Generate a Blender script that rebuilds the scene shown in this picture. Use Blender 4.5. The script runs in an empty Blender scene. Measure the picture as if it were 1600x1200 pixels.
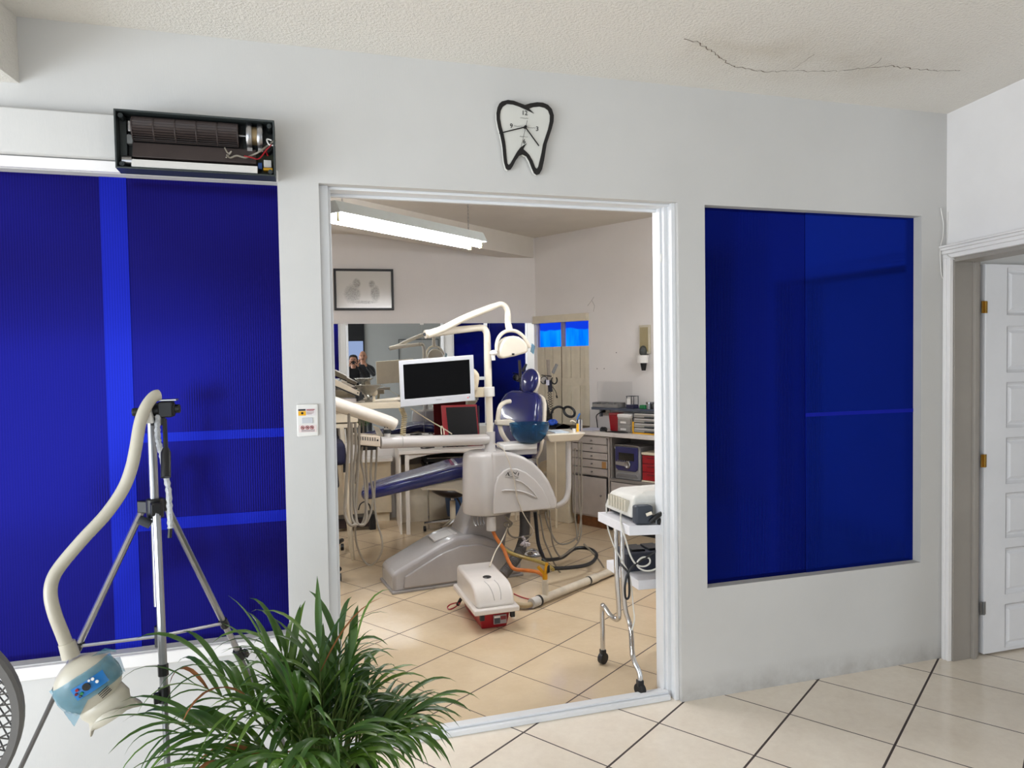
import bpy, bmesh, math, random
from mathutils import Vector, Matrix
from mathutils.geometry import tessellate_polygon

S = bpy.context.scene
COL = S.collection
random.seed(7)
PI = math.pi

# ------------------------------------------------------------------ camera
cam_data = bpy.data.cameras.new('camera')
cam_data.sensor_width = 36.0
cam_data.lens = 25.0571
cam_data.clip_start = 0.05
cam = bpy.data.objects.new('camera', cam_data)
COL.objects.link(cam)
cam.matrix_world = Matrix([[0.9586, 0.0252, -0.2837, 0], [-0.2844, 0.0278, -0.9583, -2.8184], [-0.0163, 0.9993, 0.0339, 1.5534], [0, 0, 0, 1]])
S.camera = cam

# ------------------------------------------------------------------ colour management
S.view_settings.view_transform = 'Standard'
S.view_settings.look = 'None'
S.view_settings.gamma = 1.0
S.view_settings.use_curve_mapping = False
S.view_settings.exposure = 0.0
S.cycles.max_bounces = 10
S.cycles.diffuse_bounces = 5
S.cycles.glossy_bounces = 5
S.cycles.transmission_bounces = 8
S.cycles.transparent_max_bounces = 12
S.cycles.sample_clamp_indirect = 6.0
S.cycles.caustics_reflective = False
S.cycles.caustics_refractive = False

# ------------------------------------------------------------------ world and daylight
world = bpy.data.worlds.new('sky')
S.world = world
world.use_nodes = True
bg = world.node_tree.nodes['Background']
bg.inputs[0].default_value = (0.75, 0.87, 1.0, 1)
bg.inputs[1].default_value = 1.5

def area(name, loc, aim, sx, sy, power, color):
    l = bpy.data.lights.new(name, 'AREA')
    l.shape = 'RECTANGLE'; l.size = sx; l.size_y = sy
    l.energy = power; l.color = color
    o = bpy.data.objects.new(name, l)
    COL.objects.link(o)
    o.location = loc
    d = Vector(aim) - Vector(loc)
    o.rotation_euler = d.to_track_quat('-Z', 'Y').to_euler()
    return o
# daylight that comes in through the glazed shop front on the left and at the back left
area('daylight_left', (-3.98, -2.75, .85), (3, -2.2, .85), 3.2, 1.6, 162, (0.88, 0.94, 1.0))
area('daylight_back', (-2.15, -4.55, .95), (-2.15, 3, .95), 3.3, 1.8, 36, (0.88, 0.95, 1.0))
area('fill_back_right', (2.95, -4.55, 1.1), (2.2, 0, 1.0), .85, 2.0, 20, (0.92, 0.96, 1.0))  # added fill light for the right side, no window known there

# ------------------------------------------------------------------ mesh helpers
def spl(pts, n=6, closed=False):
    P = [Vector(p) for p in pts]
    out = []
    m = len(P)
    rng = range(m if closed else m - 1)
    for i in rng:
        if closed:
            a, b, c, d = P[(i-1) % m], P[i], P[(i+1) % m], P[(i+2) % m]
        else:
            a, b, c, d = P[max(i-1, 0)], P[i], P[i+1], P[min(i+2, m-1)]
        for k in range(n):
            t = k / n
            out.append(0.5*((2*b) + (c-a)*t + (2*a-5*b+4*c-d)*t*t + (3*b-a-3*c+d)*t**3))
    if not closed:
        out.append(P[-1])
    return out

class MB:
    def __init__(self):
        self.v = []; self.f = []
    def add(self, vs, fs):
        o = len(self.v)
        self.v += [Vector(p) for p in vs]
        self.f += [tuple(i+o for i in f) for f in fs]
        return self
    def box(self, lo, hi):
        x0, y0, z0 = lo; x1, y1, z1 = hi
        return self.hexa([(x0,y0,z0),(x1,y0,z0),(x1,y1,z0),(x0,y1,z0),(x0,y0,z1),(x1,y0,z1),(x1,y1,z1),(x0,y1,z1)])
    def hexa(self, p):
        return self.add(p, [(0,3,2,1),(4,5,6,7),(0,1,5,4),(1,2,6,5),(2,3,7,6),(3,0,4,7)])
    def obox(self, o, ax, ay, az):
        # oriented box from corner o and three edge vectors
        o, ax, ay, az = Vector(o), Vector(ax), Vector(ay), Vector(az)
        if ax.cross(ay).dot(az) < 0: ax, ay = ay, ax
        return self.hexa([o, o+ax, o+ax+ay, o+ay, o+az, o+ax+az, o+ax+ay+az, o+ay+az])
    def prism(self, pts, vec):
        P = [Vector(p) for p in pts]; vec = Vector(vec); n = len(P)
        nrm = Vector((0,0,0))
        for i in range(n): nrm += P[i].cross(P[(i+1) % n])
        if nrm.dot(vec) > 0: P.reverse()
        self.add(P + [p+vec for p in P], [tuple(range(n)), tuple(range(2*n-1, n-1, -1))] +
                 [((i+1) % n, i, n+i, n+(i+1) % n) for i in range(n)])
        return self
    def plate(self, outer, holes, vec):
        # flat plate with holes, given thickness vec
        loops = [[Vector(p) for p in outer]] + [[Vector(p) for p in h] for h in holes]
        tris = tessellate_polygon(loops)
        flat = [p for l in loops for p in l]
        vec = Vector(vec); n = len(flat)
        fs = []
        for t in tris:
            a, b, c = (flat[i] for i in t)
            if (b-a).cross(c-a).dot(vec) > 0: t = (t[0], t[2], t[1])
            fs.append(tuple(t)); fs.append((t[2]+n, t[1]+n, t[0]+n))
        o = 0
        for l in loops:
            m = len(l)
            for i in range(m):
                fs.append((o+i, o+(i+1) % m, n+o+(i+1) % m, n+o+i))
            o += m
        return self.add(flat + [p+vec for p in flat], fs)
    def tube(self, pts, r, n=8, closed=False, caps=True, flat=1.0):
        P = [Vector(p) for p in pts]; m = len(P)
        R = r if isinstance(r, (list, tuple)) else [r]*m
        tang = []
        for i in range(m):
            a = P[(i-1) % m] if (closed or i > 0) else P[i]
            b = P[(i+1) % m] if (closed or i < m-1) else P[i]
            t = (b-a)
            tang.append(t.normalized() if t.length > 1e-9 else Vector((0,0,1)))
        up = Vector((0,0,1)) if abs(tang[0].z) < .9 else Vector((0,1,0))
        nx = tang[0].cross(up).normalized()
        vs = []
        for i in range(m):
            nx = (nx - tang[i]*nx.dot(tang[i])).normalized()
            ny = tang[i].cross(nx)
            for k in range(n):
                a = 2*PI*k/n
                vs.append(P[i] + nx*math.cos(a)*R[i] + ny*math.sin(a)*R[i]*flat)
        fs = []
        for i in range(m if closed else m-1):
            j = (i+1) % m
            for k in range(n):
                k2 = (k+1) % n
                fs.append((i*n+k, i*n+k2, j*n+k2, j*n+k))
        if caps and not closed:
            fs.append(tuple(range(n-1, -1, -1))); fs.append(tuple(range((m-1)*n, m*n)))
        return self.add(vs, fs)
    def cyl(self, p, q, r, r2=None, n=20):
        return self.tube([p, q], [r, r if r2 is None else r2], n)
    def lathe(self, prof, org, n=24, axis=(0,0,1)):
        org = Vector(org); ax = Vector(axis).normalized()
        u = ax.orthogonal().normalized(); w = ax.cross(u)
        vs = []
        for (r, h) in prof:
            for k in range(n):
                a = 2*PI*k/n
                vs.append(org + ax*h + (u*math.cos(a)+w*math.sin(a))*max(r, 1e-4))
        fs = []
        for i in range(len(prof)-1):
            for k in range(n):
                k2 = (k+1) % n
                fs.append((i*n+k, i*n+k2, (i+1)*n+k2, (i+1)*n+k))
        fs.append(tuple(range(n-1, -1, -1))); m = len(prof)
        fs.append(tuple(range((m-1)*n, m*n)))
        return self.add(vs, fs)
    def ell(self, c, r, rot=None, nu=20, nv=12):
        c = Vector(c); vs = []; fs = []
        for j in range(nv+1):
            t = PI*j/nv
            for i in range(nu):
                a = 2*PI*i/nu
                p = Vector((math.sin(t)*math.cos(a)*r[0], math.sin(t)*math.sin(a)*r[1], -math.cos(t)*r[2]))
                if rot: p = rot @ p
                vs.append(c+p)
        for j in range(nv):
            for i in range(nu):
                i2 = (i+1) % nu
                fs.append((j*nu+i, j*nu+i2, (j+1)*nu+i2, (j+1)*nu+i))
        return self.add(vs, fs)
    def loft(self, rings, caps=True):
        n = len(rings[0]); vs = [p for r in rings for p in r]; fs = []
        for i in range(len(rings)-1):
            for k in range(n):
                k2 = (k+1) % n
                fs.append((i*n+k, i*n+k2, (i+1)*n+k2, (i+1)*n+k))
        if caps:
            fs.append(tuple(range(n-1, -1, -1))); m = len(rings)
            fs.append(tuple(range((m-1)*n, m*n)))
        return self.add(vs, fs)
    def build(self, name, mat, parent=None, bevel=0, smooth=35, sub=0, segs=2):
        me = bpy.data.meshes.new(name)
        me.from_pydata([tuple(p) for p in self.v], [], self.f)
        bm = bmesh.new(); bm.from_mesh(me)
        bmesh.ops.remove_doubles(bm, verts=bm.verts, dist=1e-6)
        bmesh.ops.dissolve_degenerate(bm, edges=bm.edges, dist=1e-7)
        bmesh.ops.recalc_face_normals(bm, faces=bm.faces)
        bm.to_mesh(me); bm.free()
        me.materials.append(mat)
        if smooth:
            me.polygons.foreach_set('use_smooth', [True]*len(me.polygons))
            me.set_sharp_from_angle(angle=math.radians(smooth))
        o = bpy.data.objects.new(name, me)
        COL.objects.link(o)
        if bevel:
            b = o.modifiers.new('bevel', 'BEVEL'); b.width = bevel; b.segments = segs
            b.limit_method = 'ANGLE'; b.angle_limit = math.radians(40)
        if sub:
            s = o.modifiers.new('subdivision', 'SUBSURF'); s.levels = sub; s.render_levels = sub
            me.polygons.foreach_set('use_smooth', [True]*len(me.polygons))
        if parent is not None:
            par(o, parent)
        return o

WORLD = {}
def wloc(o):
    return WORLD.get(o.name, Vector((0,0,0)))
def par(o, p):
    # parts keep their vertices in room coordinates; only a top-level Empty carries an offset
    o.parent = p
    o.matrix_parent_inverse = Matrix.Translation(-wloc(p))

def tag(o, label=None, cat=None, group=None, kind=None):
    if label: o['label'] = label
    if cat: o['category'] = cat
    if group: o['group'] = group
    if kind: o['kind'] = kind
    return o
def thing(name, label, cat, loc=(0,0,0), group=None):
    o = bpy.data.objects.new(name, None)
    o.empty_display_size = .05
    COL.objects.link(o)
    o.location = loc
    WORLD[o.name] = Vector(loc)
    return tag(o, label, cat, group)
def struct(name, mb, mat, bevel=0, smooth=35, parent=None):
    o = mb.build(name, mat, parent, bevel, smooth)
    if parent is None: o['kind'] = 'structure'
    return o
def text(name, body, org, ux, uy, size, mat, parent, depth=0.0008, align='CENTER'):
    cu = bpy.data.curves.new(name, 'FONT')
    cu.body = body; cu.size = size; cu.align_x = align; cu.align_y = 'CENTER'; cu.extrude = depth
    tmp = bpy.data.objects.new(name+'_tmp', cu)
    COL.objects.link(tmp)
    dg = bpy.context.evaluated_depsgraph_get()
    me = bpy.data.meshes.new_from_object(tmp.evaluated_get(dg))
    bpy.data.objects.remove(tmp)
    ux = Vector(ux).normalized(); uy = Vector(uy); uy = (uy-ux*uy.dot(ux)).normalized(); uz = ux.cross(uy)
    M = Matrix((ux, uy, uz)).transposed().to_4x4(); M.translation = Vector(org)
    me.transform(M)
    me.materials.clear(); me.materials.append(mat)
    o = bpy.data.objects.new(name, me); COL.objects.link(o)
    par(o, parent)
    return o

# ------------------------------------------------------------------ materials
def lin(c):
    c = c/255.0
    return c/12.92 if c <= .04045 else ((c+.055)/1.055)**2.4
def rgb(r, g, b): return (lin(r), lin(g), lin(b), 1)
class NT:
    def __init__(self, name):
        m = bpy.data.materials.new(name); m.use_nodes = True
        self.m = m; self.t = m.node_tree; self.t.nodes.clear()
        self.out = self.n('ShaderNodeOutputMaterial')
    def n(self, typ, **kw):
        nd = self.t.nodes.new(typ)
        for k, v in kw.items():
            if k.startswith('i_'):
                key = k[2:]
                nd.inputs[int(key) if key.isdigit() else key.replace('_', ' ')].default_value = v
            else: setattr(nd, k, v)
        return nd
    def l(self, a, b): self.t.links.new(a, b)
    def math(self, op, a, b=None, c=None):
        nd = self.n('ShaderNodeMath', operation=op)
        for i, x in enumerate((a, b, c)):
            if x is None: continue
            if isinstance(x, (int, float)): nd.inputs[i].default_value = x
            else: self.l(x, nd.inputs[i])
        return nd.outputs[0]
    def mix(self, fac, a, b):
        nd = self.n('ShaderNodeMix', data_type='RGBA')
        for k, x in ((0, fac), (6, a), (7, b)):
            if isinstance(x, (int, float, tuple)): nd.inputs[k].default_value = x
            else: self.l(x, nd.inputs[k])
        return nd.outputs[2]
    def ramp(self, fac, p0, p1):
        nd = self.n('ShaderNodeMapRange')
        self.l(fac, nd.inputs[0]); nd.inputs[1].default_value = p0; nd.inputs[2].default_value = p1
        return nd.outputs[0]
    def pos(self):
        return self.n('ShaderNodeNewGeometry').outputs['Position']
    def xyz(self):
        s = self.n('ShaderNodeSeparateXYZ'); self.l(self.pos(), s.inputs[0]); return s.outputs
    def noise(self, scale, detail=3, rough=.5, vec=None):
        nd = self.n('ShaderNodeTexNoise'); nd.inputs['Scale'].default_value = scale
        nd.inputs['Detail'].default_value = detail; nd.inputs['Roughness'].default_value = rough
        self.l(vec if vec is not None else self.pos(), nd.inputs['Vector'])
        return nd.outputs[0]
    def bump(self, h, strength=.3, dist=.01):
        nd = self.n('ShaderNodeBump'); nd.inputs['Strength'].default_value = strength
        nd.inputs['Distance'].default_value = dist
        self.l(h, nd.inputs['Height']); return nd.outputs[0]

def mat(name, col, rough=.5, metal=0, var=.06, scale=12, spec=.5, bump=0, bscale=80, coat=0, trans=0, alpha=1, sheen=0, ior=1.45):
    k = NT(name)
    p = k.n('ShaderNodeBsdfPrincipled')
    c = rgb(*col)
    if var:
        d = tuple(x*(1-var*2) for x in c[:3])+(1,)
        k.l(k.mix(k.ramp(k.noise(scale, 4, .6), .35, .7), c, d), p.inputs['Base Color'])
    else: p.inputs['Base Color'].default_value = c
    p.inputs['Roughness'].default_value = rough
    p.inputs['Metallic'].default_value = metal
    p.inputs['Specular IOR Level'].default_value = spec
    p.inputs['Coat Weight'].default_value = coat
    p.inputs['Transmission Weight'].default_value = trans
    p.inputs['Alpha'].default_value = alpha
    p.inputs['IOR'].default_value = ior
    p.inputs['Sheen Weight'].default_value = sheen
    if bump: k.l(k.bump(k.noise(bscale, 3), bump, .01), p.inputs['Normal'])
    k.l(p.outputs[0], k.out.inputs[0])
    return k.m
def emit(name, col, strength):
    k = NT(name)
    e = k.n('ShaderNodeEmission'); e.inputs[0].default_value = rgb(*col); e.inputs[1].default_value = strength
    k.l(e.outputs[0], k.out.inputs[0]); return k.m

# painted plaster walls: faint roller texture, patchy tint
def wall_mat(name, col, dirt=0.0, bs=.12):
    k = NT(name); p = k.n('ShaderNodeBsdfPrincipled')
    c = rgb(*col); d = tuple(x*.93 for x in c[:3])+(1,)
    base = k.mix(k.ramp(k.noise(1.3, 4, .6), .35, .75), c, d)
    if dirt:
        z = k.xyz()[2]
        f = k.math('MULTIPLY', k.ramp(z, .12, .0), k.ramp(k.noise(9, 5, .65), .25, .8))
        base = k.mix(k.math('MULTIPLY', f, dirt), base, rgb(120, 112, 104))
    k.l(base, p.inputs['Base Color'])
    p.inputs['Roughness'].default_value = .55
    p.inputs['Specular IOR Level'].default_value = .3
    mp = k.n('ShaderNodeVectorMath', operation='MULTIPLY'); k.l(k.pos(), mp.inputs[0]); mp.inputs[1].default_value = (1, 1, .25)
    h = k.math('ADD', k.math('MULTIPLY', k.noise(140, 3, .6, mp.outputs[0]), .5), k.noise(6, 3))
    k.l(k.bump(h, bs, .01), p.inputs['Normal'])
    k.l(p.outputs[0], k.out.inputs[0]); return k.m

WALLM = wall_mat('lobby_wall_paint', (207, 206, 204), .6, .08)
WALLC = wall_mat('clinic_wall_paint', (226, 222, 219), .3)
WALLG = wall_mat('back_wall_paint', (170, 172, 172))
TRIMM = mat('white_gloss_paint', (244, 242, 242), .4, var=.02, scale=4, bump=.03, bscale=25)
JAMBM = mat('jamb_paint_shaded', (160, 154, 147), .45, var=.04, scale=5)  # grey darkened for the shade on a face turned from the light
DOORM = mat('door_paint', (230, 230, 233), .38, var=.03, scale=4, bump=.03, bscale=30)
ALU = mat('white_aluminium', (226, 228, 231), .35, var=.012, scale=2)

def tile_mat(name, th, u0, v0, size, groutw, c1, c2, grout):
    # diagonal ceramic tiles with dark grout, softly clouded glaze
    k = NT(name); p = k.n('ShaderNodeBsdfPrincipled')
    x, y, z = k.xyz()
    c, s = math.cos(th), math.sin(th)
    u = k.math('SUBTRACT', k.math('ADD', k.math('MULTIPLY', x, c/size), k.math('MULTIPLY', y, s/size)), u0)
    v = k.math('SUBTRACT', k.math('ADD', k.math('MULTIPLY', x, -s/size), k.math('MULTIPLY', y, c/size)), v0)
    def edge(a, w):
        fr = k.math('ABSOLUTE', k.math('SUBTRACT', k.math('FRACT', k.math('ADD', a, .5)), .5))
        return k.math('LESS_THAN', fr, w/size/2)
    g = k.math('MAXIMUM', edge(u, groutw*1.2), edge(v, groutw*.8))
    cid = k.n('ShaderNodeCombineXYZ')
    k.l(k.math('FLOOR', u), cid.inputs[0]); k.l(k.math('FLOOR', v), cid.inputs[1])
    wn = k.n('ShaderNodeTexWhiteNoise'); k.l(cid.outputs[0], wn.inputs[0])
    cl = k.math('ADD', k.math('MULTIPLY', k.ramp(k.noise(4.5, 5, .6), .3, .75), .75), k.math('MULTIPLY', wn.outputs[0], .25))
    fine = k.ramp(k.noise(30, 5, .7), .35, .75)
    base = k.mix(cl, rgb(*c1), rgb(*c2))
    base = k.mix(k.math('MULTIPLY', fine, .12), base, rgb(168, 145, 118))
    k.l(k.mix(g, base, rgb(*grout)), p.inputs['Base Color'])
    ro = k.math('ADD', k.math('MULTIPLY', g, .5), k.math('ADD', .10, k.math('MULTIPLY', k.noise(7, 3), .08)))
    k.l(ro, p.inputs['Roughness'])
    p.inputs['Specular IOR Level'].default_value = .5
    hh = k.math('SUBTRACT', k.math('MULTIPLY', k.noise(9, 2), .25), k.math('MULTIPLY', g, .6))
    k.l(k.bump(hh, .12, .004), p.inputs['Normal'])
    k.l(p.outputs[0], k.out.inputs[0]); return k.m
TILE_A = tile_mat('lobby_tiles', -0.9725, 1.2207, 2.6862, .41, .0075, (247, 237, 222), (234, 221, 204), (62, 50, 46))
TILE_B = tile_mat('clinic_tiles', -0.9725, 0.2129, 1.6966, .41, .0060, (216, 196, 166), (203, 181, 150), (66, 52, 46))

def ceil_mat():
    # sprayed popcorn ceiling with a water stain and a crack near the right hand corner
    k = NT('textured_ceiling'); p = k.n('ShaderNodeBsdfPrincipled')
    x, y, z = k.xyz()
    wob = k.math('MULTIPLY', k.math('SUBTRACT', k.noise(7, 5, .65), .5), .09)
    wob2 = k.math('MULTIPLY', k.math('SUBTRACT', k.noise(1.7, 2), .5), .30)
    yy = k.math('ADD', k.math('ADD', y, wob), wob2)
    dist = k.math('ABSOLUTE', k.math('SUBTRACT', yy, k.math('ADD', k.math('MULTIPLY', k.math('SUBTRACT', x, 1.4043), -0.0178), -0.4096)))
    inx = k.math('MULTIPLY', k.ramp(x, 1.4043-.02, 1.4043+.12), k.ramp(x, 2.7039+.05, 2.7039-.3))
    stain = k.math('MULTIPLY', k.math('MULTIPLY', k.ramp(dist, .30, .02), inx), k.ramp(k.noise(4, 5, .6), .3, .7))
    base = k.mix(k.math('MULTIPLY', stain, .40), rgb(234, 230, 223), rgb(192, 180, 160))
    k.l(base, p.inputs['Base Color'])
    p.inputs['Roughness'].default_value = .9
    p.inputs['Specular IOR Level'].default_value = .15
    k.l(k.bump(k.ramp(k.noise(85, 4, .65), .3, .7), .50, .010), p.inputs['Normal'])
    k.l(p.outputs[0], k.out.inputs[0]); return k.m
CEILM = ceil_mat()
CEILB = mat('clinic_ceiling_paint', (218, 212, 202), .8, var=.04, scale=2, bump=.15, bscale=60)

def poly_mat(name, dcol, gcol, fac, rough):
    # blue twin-wall sheet: close vertical flutes, tinted sheen
    k = NT(name)
    x, y, z = k.xyz()
    fl = k.math('ABSOLUTE', k.math('SUBTRACT', k.math('FRACT', k.math('MULTIPLY', x, 1/.0085)), .5))
    web = k.ramp(fl, .36, .47)
    var = k.math('MULTIPLY', k.noise(2.2, 3), .5)
    d = rgb(*dcol)
    d2 = tuple(min(1, v*1.9+.004) for v in d[:3])+(1,)
    df = k.n('ShaderNodeBsdfDiffuse'); k.l(k.mix(k.math('ADD', k.math('MULTIPLY', web, .55), var), d, d2), df.inputs[0])
    gl = k.n('ShaderNodeBsdfAnisotropic'); gl.inputs['Color'].default_value = rgb(*gcol); gl.inputs['Roughness'].default_value = rough
    sm = k.n('ShaderNodeBsdfAnisotropic'); sm.inputs['Color'].default_value = (.8, .85, 1, 1); sm.inputs['Roughness'].default_value = .25
    bn = k.bump(fl, .10, .003)
    k.l(bn, gl.inputs['Normal'])
    fr = k.n('ShaderNodeFresnel'); fr.inputs[0].default_value = 1.3
    m1 = k.n('ShaderNodeMixShader'); m1.inputs[0].default_value = fac
    k.l(df.outputs[0], m1.inputs[1]); k.l(gl.outputs[0], m1.inputs[2])
    m2 = k.n('ShaderNodeMixShader'); k.l(k.math('MULTIPLY', fr.outputs[0], .22), m2.inputs[0])
    k.l(m1.outputs[0], m2.inputs[1]); k.l(sm.outputs[0], m2.inputs[2])
    k.l(m2.outputs[0], k.out.inputs[0]); return k.m
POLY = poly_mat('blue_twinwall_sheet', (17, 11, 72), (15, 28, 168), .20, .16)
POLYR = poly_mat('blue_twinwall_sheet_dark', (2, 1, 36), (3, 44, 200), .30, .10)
POLYSHEEN = poly_mat('blue_twinwall_sheen', (3, 8, 60), (6, 60, 225), .30, .10)  # lighter copy of the dark sheet, with a reflection put into the colour
POLYGLOW = poly_mat('blue_bar_glow', (20, 26, 140), (24, 48, 190), .25, .2)  # lighter blue for frame bars shining through the sheets

BLACK = mat('black_plastic', (22, 22, 24), .42, var=.1)
BLACKG = mat('black_gloss', (8, 8, 9), .12, var=0)
DGREY = mat('dark_grey_plastic', (58, 62, 68), .45, var=.08)
CHASSIS = mat('graphite_housing', (52, 58, 58), .45, var=.08)
SILVER = mat('satin_aluminium', (168, 168, 170), .32, 1, var=.04)
CHROME = mat('chrome', (205, 205, 206), .12, 1, var=0)
STEEL = mat('brushed_steel', (150, 150, 150), .35, 1, var=.08)
WHITEP = mat('white_plastic', (232, 230, 226), .3, var=.03)
IVORY = mat('ivory_enamel', (232, 224, 208), .22, var=.02, coat=.3)
UNITM = mat('unit_shell_enamel', (190, 186, 183), .25, var=.02, coat=.3)
BASEM = mat('grey_base_shell', (164, 161, 161), .22, var=.03, coat=.4)
CREAM = mat('cream_laminate', (222, 210, 186), .4, var=.04)
GREYLAM = mat('grey_laminate', (176, 168, 163), .45, var=.05)
COUNTERM = mat('pale_worktop', (214, 208, 204), .35, var=.03)
NAVY = mat('navy_vinyl', (19, 27, 92), .2, var=.08, scale=6, coat=.55, bump=.05, bscale=120)
NAVYD = mat('dark_navy_fabric', (20, 22, 52), .7, var=.1)
RED = mat('red_plastic', (150, 18, 30), .32, var=.06)
MAROON = mat('maroon_plastic', (112, 14, 26), .4, var=.08)
YELLOW = mat('yellow_plastic', (236, 176, 24), .4, var=.05)
GREEN = mat('green_plastic', (24, 120, 66), .4)
ORANGE = mat('orange_rubber', (186, 104, 40), .4, var=.12, scale=30)
OLIVE = mat('yellowed_pvc_hose', (150, 128, 66), .35, var=.12, scale=30)
HOSEG = mat('grey_silicone_hose', (132, 124, 112), .45, var=.05)
DUCTM = mat('grey_corrugated_duct', (92, 88, 86), .5, var=.1)
PVC = mat('dusty_pvc_pipe', (206, 196, 178), .4, var=.1)
BRASS = mat('aged_brass', (168, 130, 60), .35, 1, var=.15)
WOODB = mat('brown_wood', (132, 82, 44), .45, var=.2, scale=20)
PAPER = mat('paper', (206, 208, 226), .8, var=.02)
BEIGE = mat('beige_slats', (214, 204, 182), .5, var=.05)
TAPE = mat('blue_film', (84, 164, 196), .14, var=.15, scale=40, trans=.3, alpha=.62)
GLASSB = mat('blue_tinted_glass', (70, 150, 200), .03, var=0, trans=.9, ior=1.3)
CLEAR = mat('clear_acrylic', (235, 238, 240), .06, var=0, trans=.85, alpha=.14, ior=1.2)
SKIN = mat('skin', (190, 138, 112), .5, var=.08)
HAIR = mat('black_hair', (20, 16, 15), .5, var=.2, scale=60)
CLOTHD = mat('charcoal_sweater', (46, 48, 52), .9, var=.1, sheen=.2)
CLOTHB = mat('black_jacket', (24, 24, 27), .85, var=.1)
DENIM = mat('dark_trousers', (30, 34, 48), .9, var=.1)

# =================================================================== SETTING
ZC = 2.74      # lobby ceiling
ZK = 2.804     # clinic ceiling
T = .13        # partition thickness
CP = Vector((2.344, 4.2, 0))                       # far corner of the clinic
UW = Vector((.4805, -.877, 0)).normalized()       # along the clinic's right wall, towards the lobby
NW = Vector((UW.y, -UW.x, 0))                     # into the clinic
UM = Vector((math.cos(math.radians(4)), -math.sin(math.radians(4)), 0))   # along the mirror wall
NM = Vector((-math.sin(math.radians(4)), -math.cos(math.radians(4)), 0))
def W(s, o, z): return CP + UW*s + NW*o + Vector((0,0,z))
def K(x, o, z):    # point at room x, o in front of the mirror wall
    t = (x - CP.x - NM.x*o)/UM.x
    return CP + UM*t + NM*o + Vector((0,0,z))
RD = Vector((-.1469, -.9891, 0)); RN = Vector((-.9891, .1469, 0)); RC = Vector((3.113, 0, 0))
def RW(s, o, z): return RC + RD*s + RN*o + Vector((0,0,z))

struct('floor', MB().box((-4.6, -5.2, -.1), (5.2, .055, 0)), TILE_A, smooth=0)
struct('floor_clinic', MB().box((-3.2, .055, -.1), (5.2, 5.2, 0)), TILE_B, smooth=0)
struct('ceiling', MB().box((-4.6, -5.2, ZC), (5.2, .05, ZC+.1)), CEILM, smooth=0)
struct('ceiling_clinic', MB().box((-3.2, .05, ZK), (5.2, 5.2, ZK+.1)), CEILB, smooth=0)

def rect(x0, z0, x1, z1, y=0): return [(x0,y,z0),(x1,y,z0),(x1,y,z1),(x0,y,z1)]
# partition wall with the two sheet openings and the doorway
PLX0, PLX1, PLZ0, PLZ1 = -2.3, -.066, .524, 2.229
PRX0, PRX1, PRZ0, PRZ1 = 1.742, 2.956, .505, 2.229
struct('wall_front', MB().plate([(-4.0,0,0),(.083,0,0),(.083,0,2.235),(1.608,0,2.235),(1.608,0,0),(4.7,0,0),(4.7,0,ZK+.02),(-4.0,0,ZK+.02)],
       [rect(PLX0,PLZ0,PLX1,PLZ1), rect(PRX0,PRZ0,PRX1,PRZ1)], (0,T,0)), WALLM, smooth=0)
# the other walls
struct('wall_back', MB().plate([(-4.1,-4.6,0),(-3.85,-4.6,0),(-3.85,-4.6,2.35),(-.45,-4.6,2.35),(-.45,-4.6,0),(2.5,-4.6,0),(2.5,-4.6,2.35),(3.4,-4.6,2.35),(3.4,-4.6,0),(4.7,-4.6,0),(4.7,-4.6,ZC+.02),(-4.1,-4.6,ZC+.02)], [], (0,-.12,0)), WALLG, smooth=0)  # rightmost opening is unseen, added to go with the fill light
struct('wall_left', MB().plate([(-3.9,-4.6,0),(-3.9,-4.25,0),(-3.9,-4.25,2.35),(-3.9,-.35,2.35),(-3.9,-.35,0),(-3.9,T,0),(-3.9,T,ZC+.02),(-3.9,-4.6,ZC+.02)], [], (-.12,0,0)), WALLM, smooth=0)
struct('wall_hall', MB().box((4.6,-4.6,0),(4.72,T,ZC+.02)), WALLM, smooth=0)
struct('wall_mirror', MB().obox(K(-2.65,0,0), K(2.36,0,0)-K(-2.65,0,0), -NM*.12, (0,0,ZK+.02)), WALLC, smooth=0)
struct('wall_clinic_left', MB().box((-2.62,T,0),(-2.5,4.7,ZK+.02)), WALLC, smooth=0)
# clinic right wall with its window opening
WX0, WX1, WZ0, WZ1 = .012, .695, .87, 1.955
wl = [W(-.02,0,0),W(4.75,0,0),W(4.75,0,ZK+.02),W(-.02,0,ZK+.02)]
struct('wall_clinic_right', MB().plate(wl, [[W(WX0,0,WZ0),W(WX1,0,WZ0),W(WX1,0,WZ1),W(WX0,0,WZ1)]], -NW*.12), WALLC, smooth=0)
# ceiling beams
bdir = Vector((-.805,-.593,0)); bn = Vector((.593,-.805,0))
b0 = Vector((2.344,4.2,2.6)) + bdir*.02
struct('beam_clinic', MB().obox(b0, bdir*5.2, -bn*.24, (0,0,.22)), CEILB, smooth=0)
BX = -0.8904
struct('beam_lobby', MB().obox((BX,0,2.5176), (-.5,0,0), (-.52,-4.4,0), (0,0,.3)), CEILM, smooth=0)

# lobby right wall: lintel over the doorway, then the pier on the near side
DS0, DS1, DZ = .05, .93, 2.0211
struct('wall_right', MB().plate([RW(0,0,0),RW(.018,0,0),RW(.018,0,DZ),RW(DS1,0,DZ),RW(DS1,0,0),RW(1.25,0,0),RW(1.25,0,ZC+.02),RW(0,0,ZC+.02)], [], -RN*.16), TRIMM, smooth=0)

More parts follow.
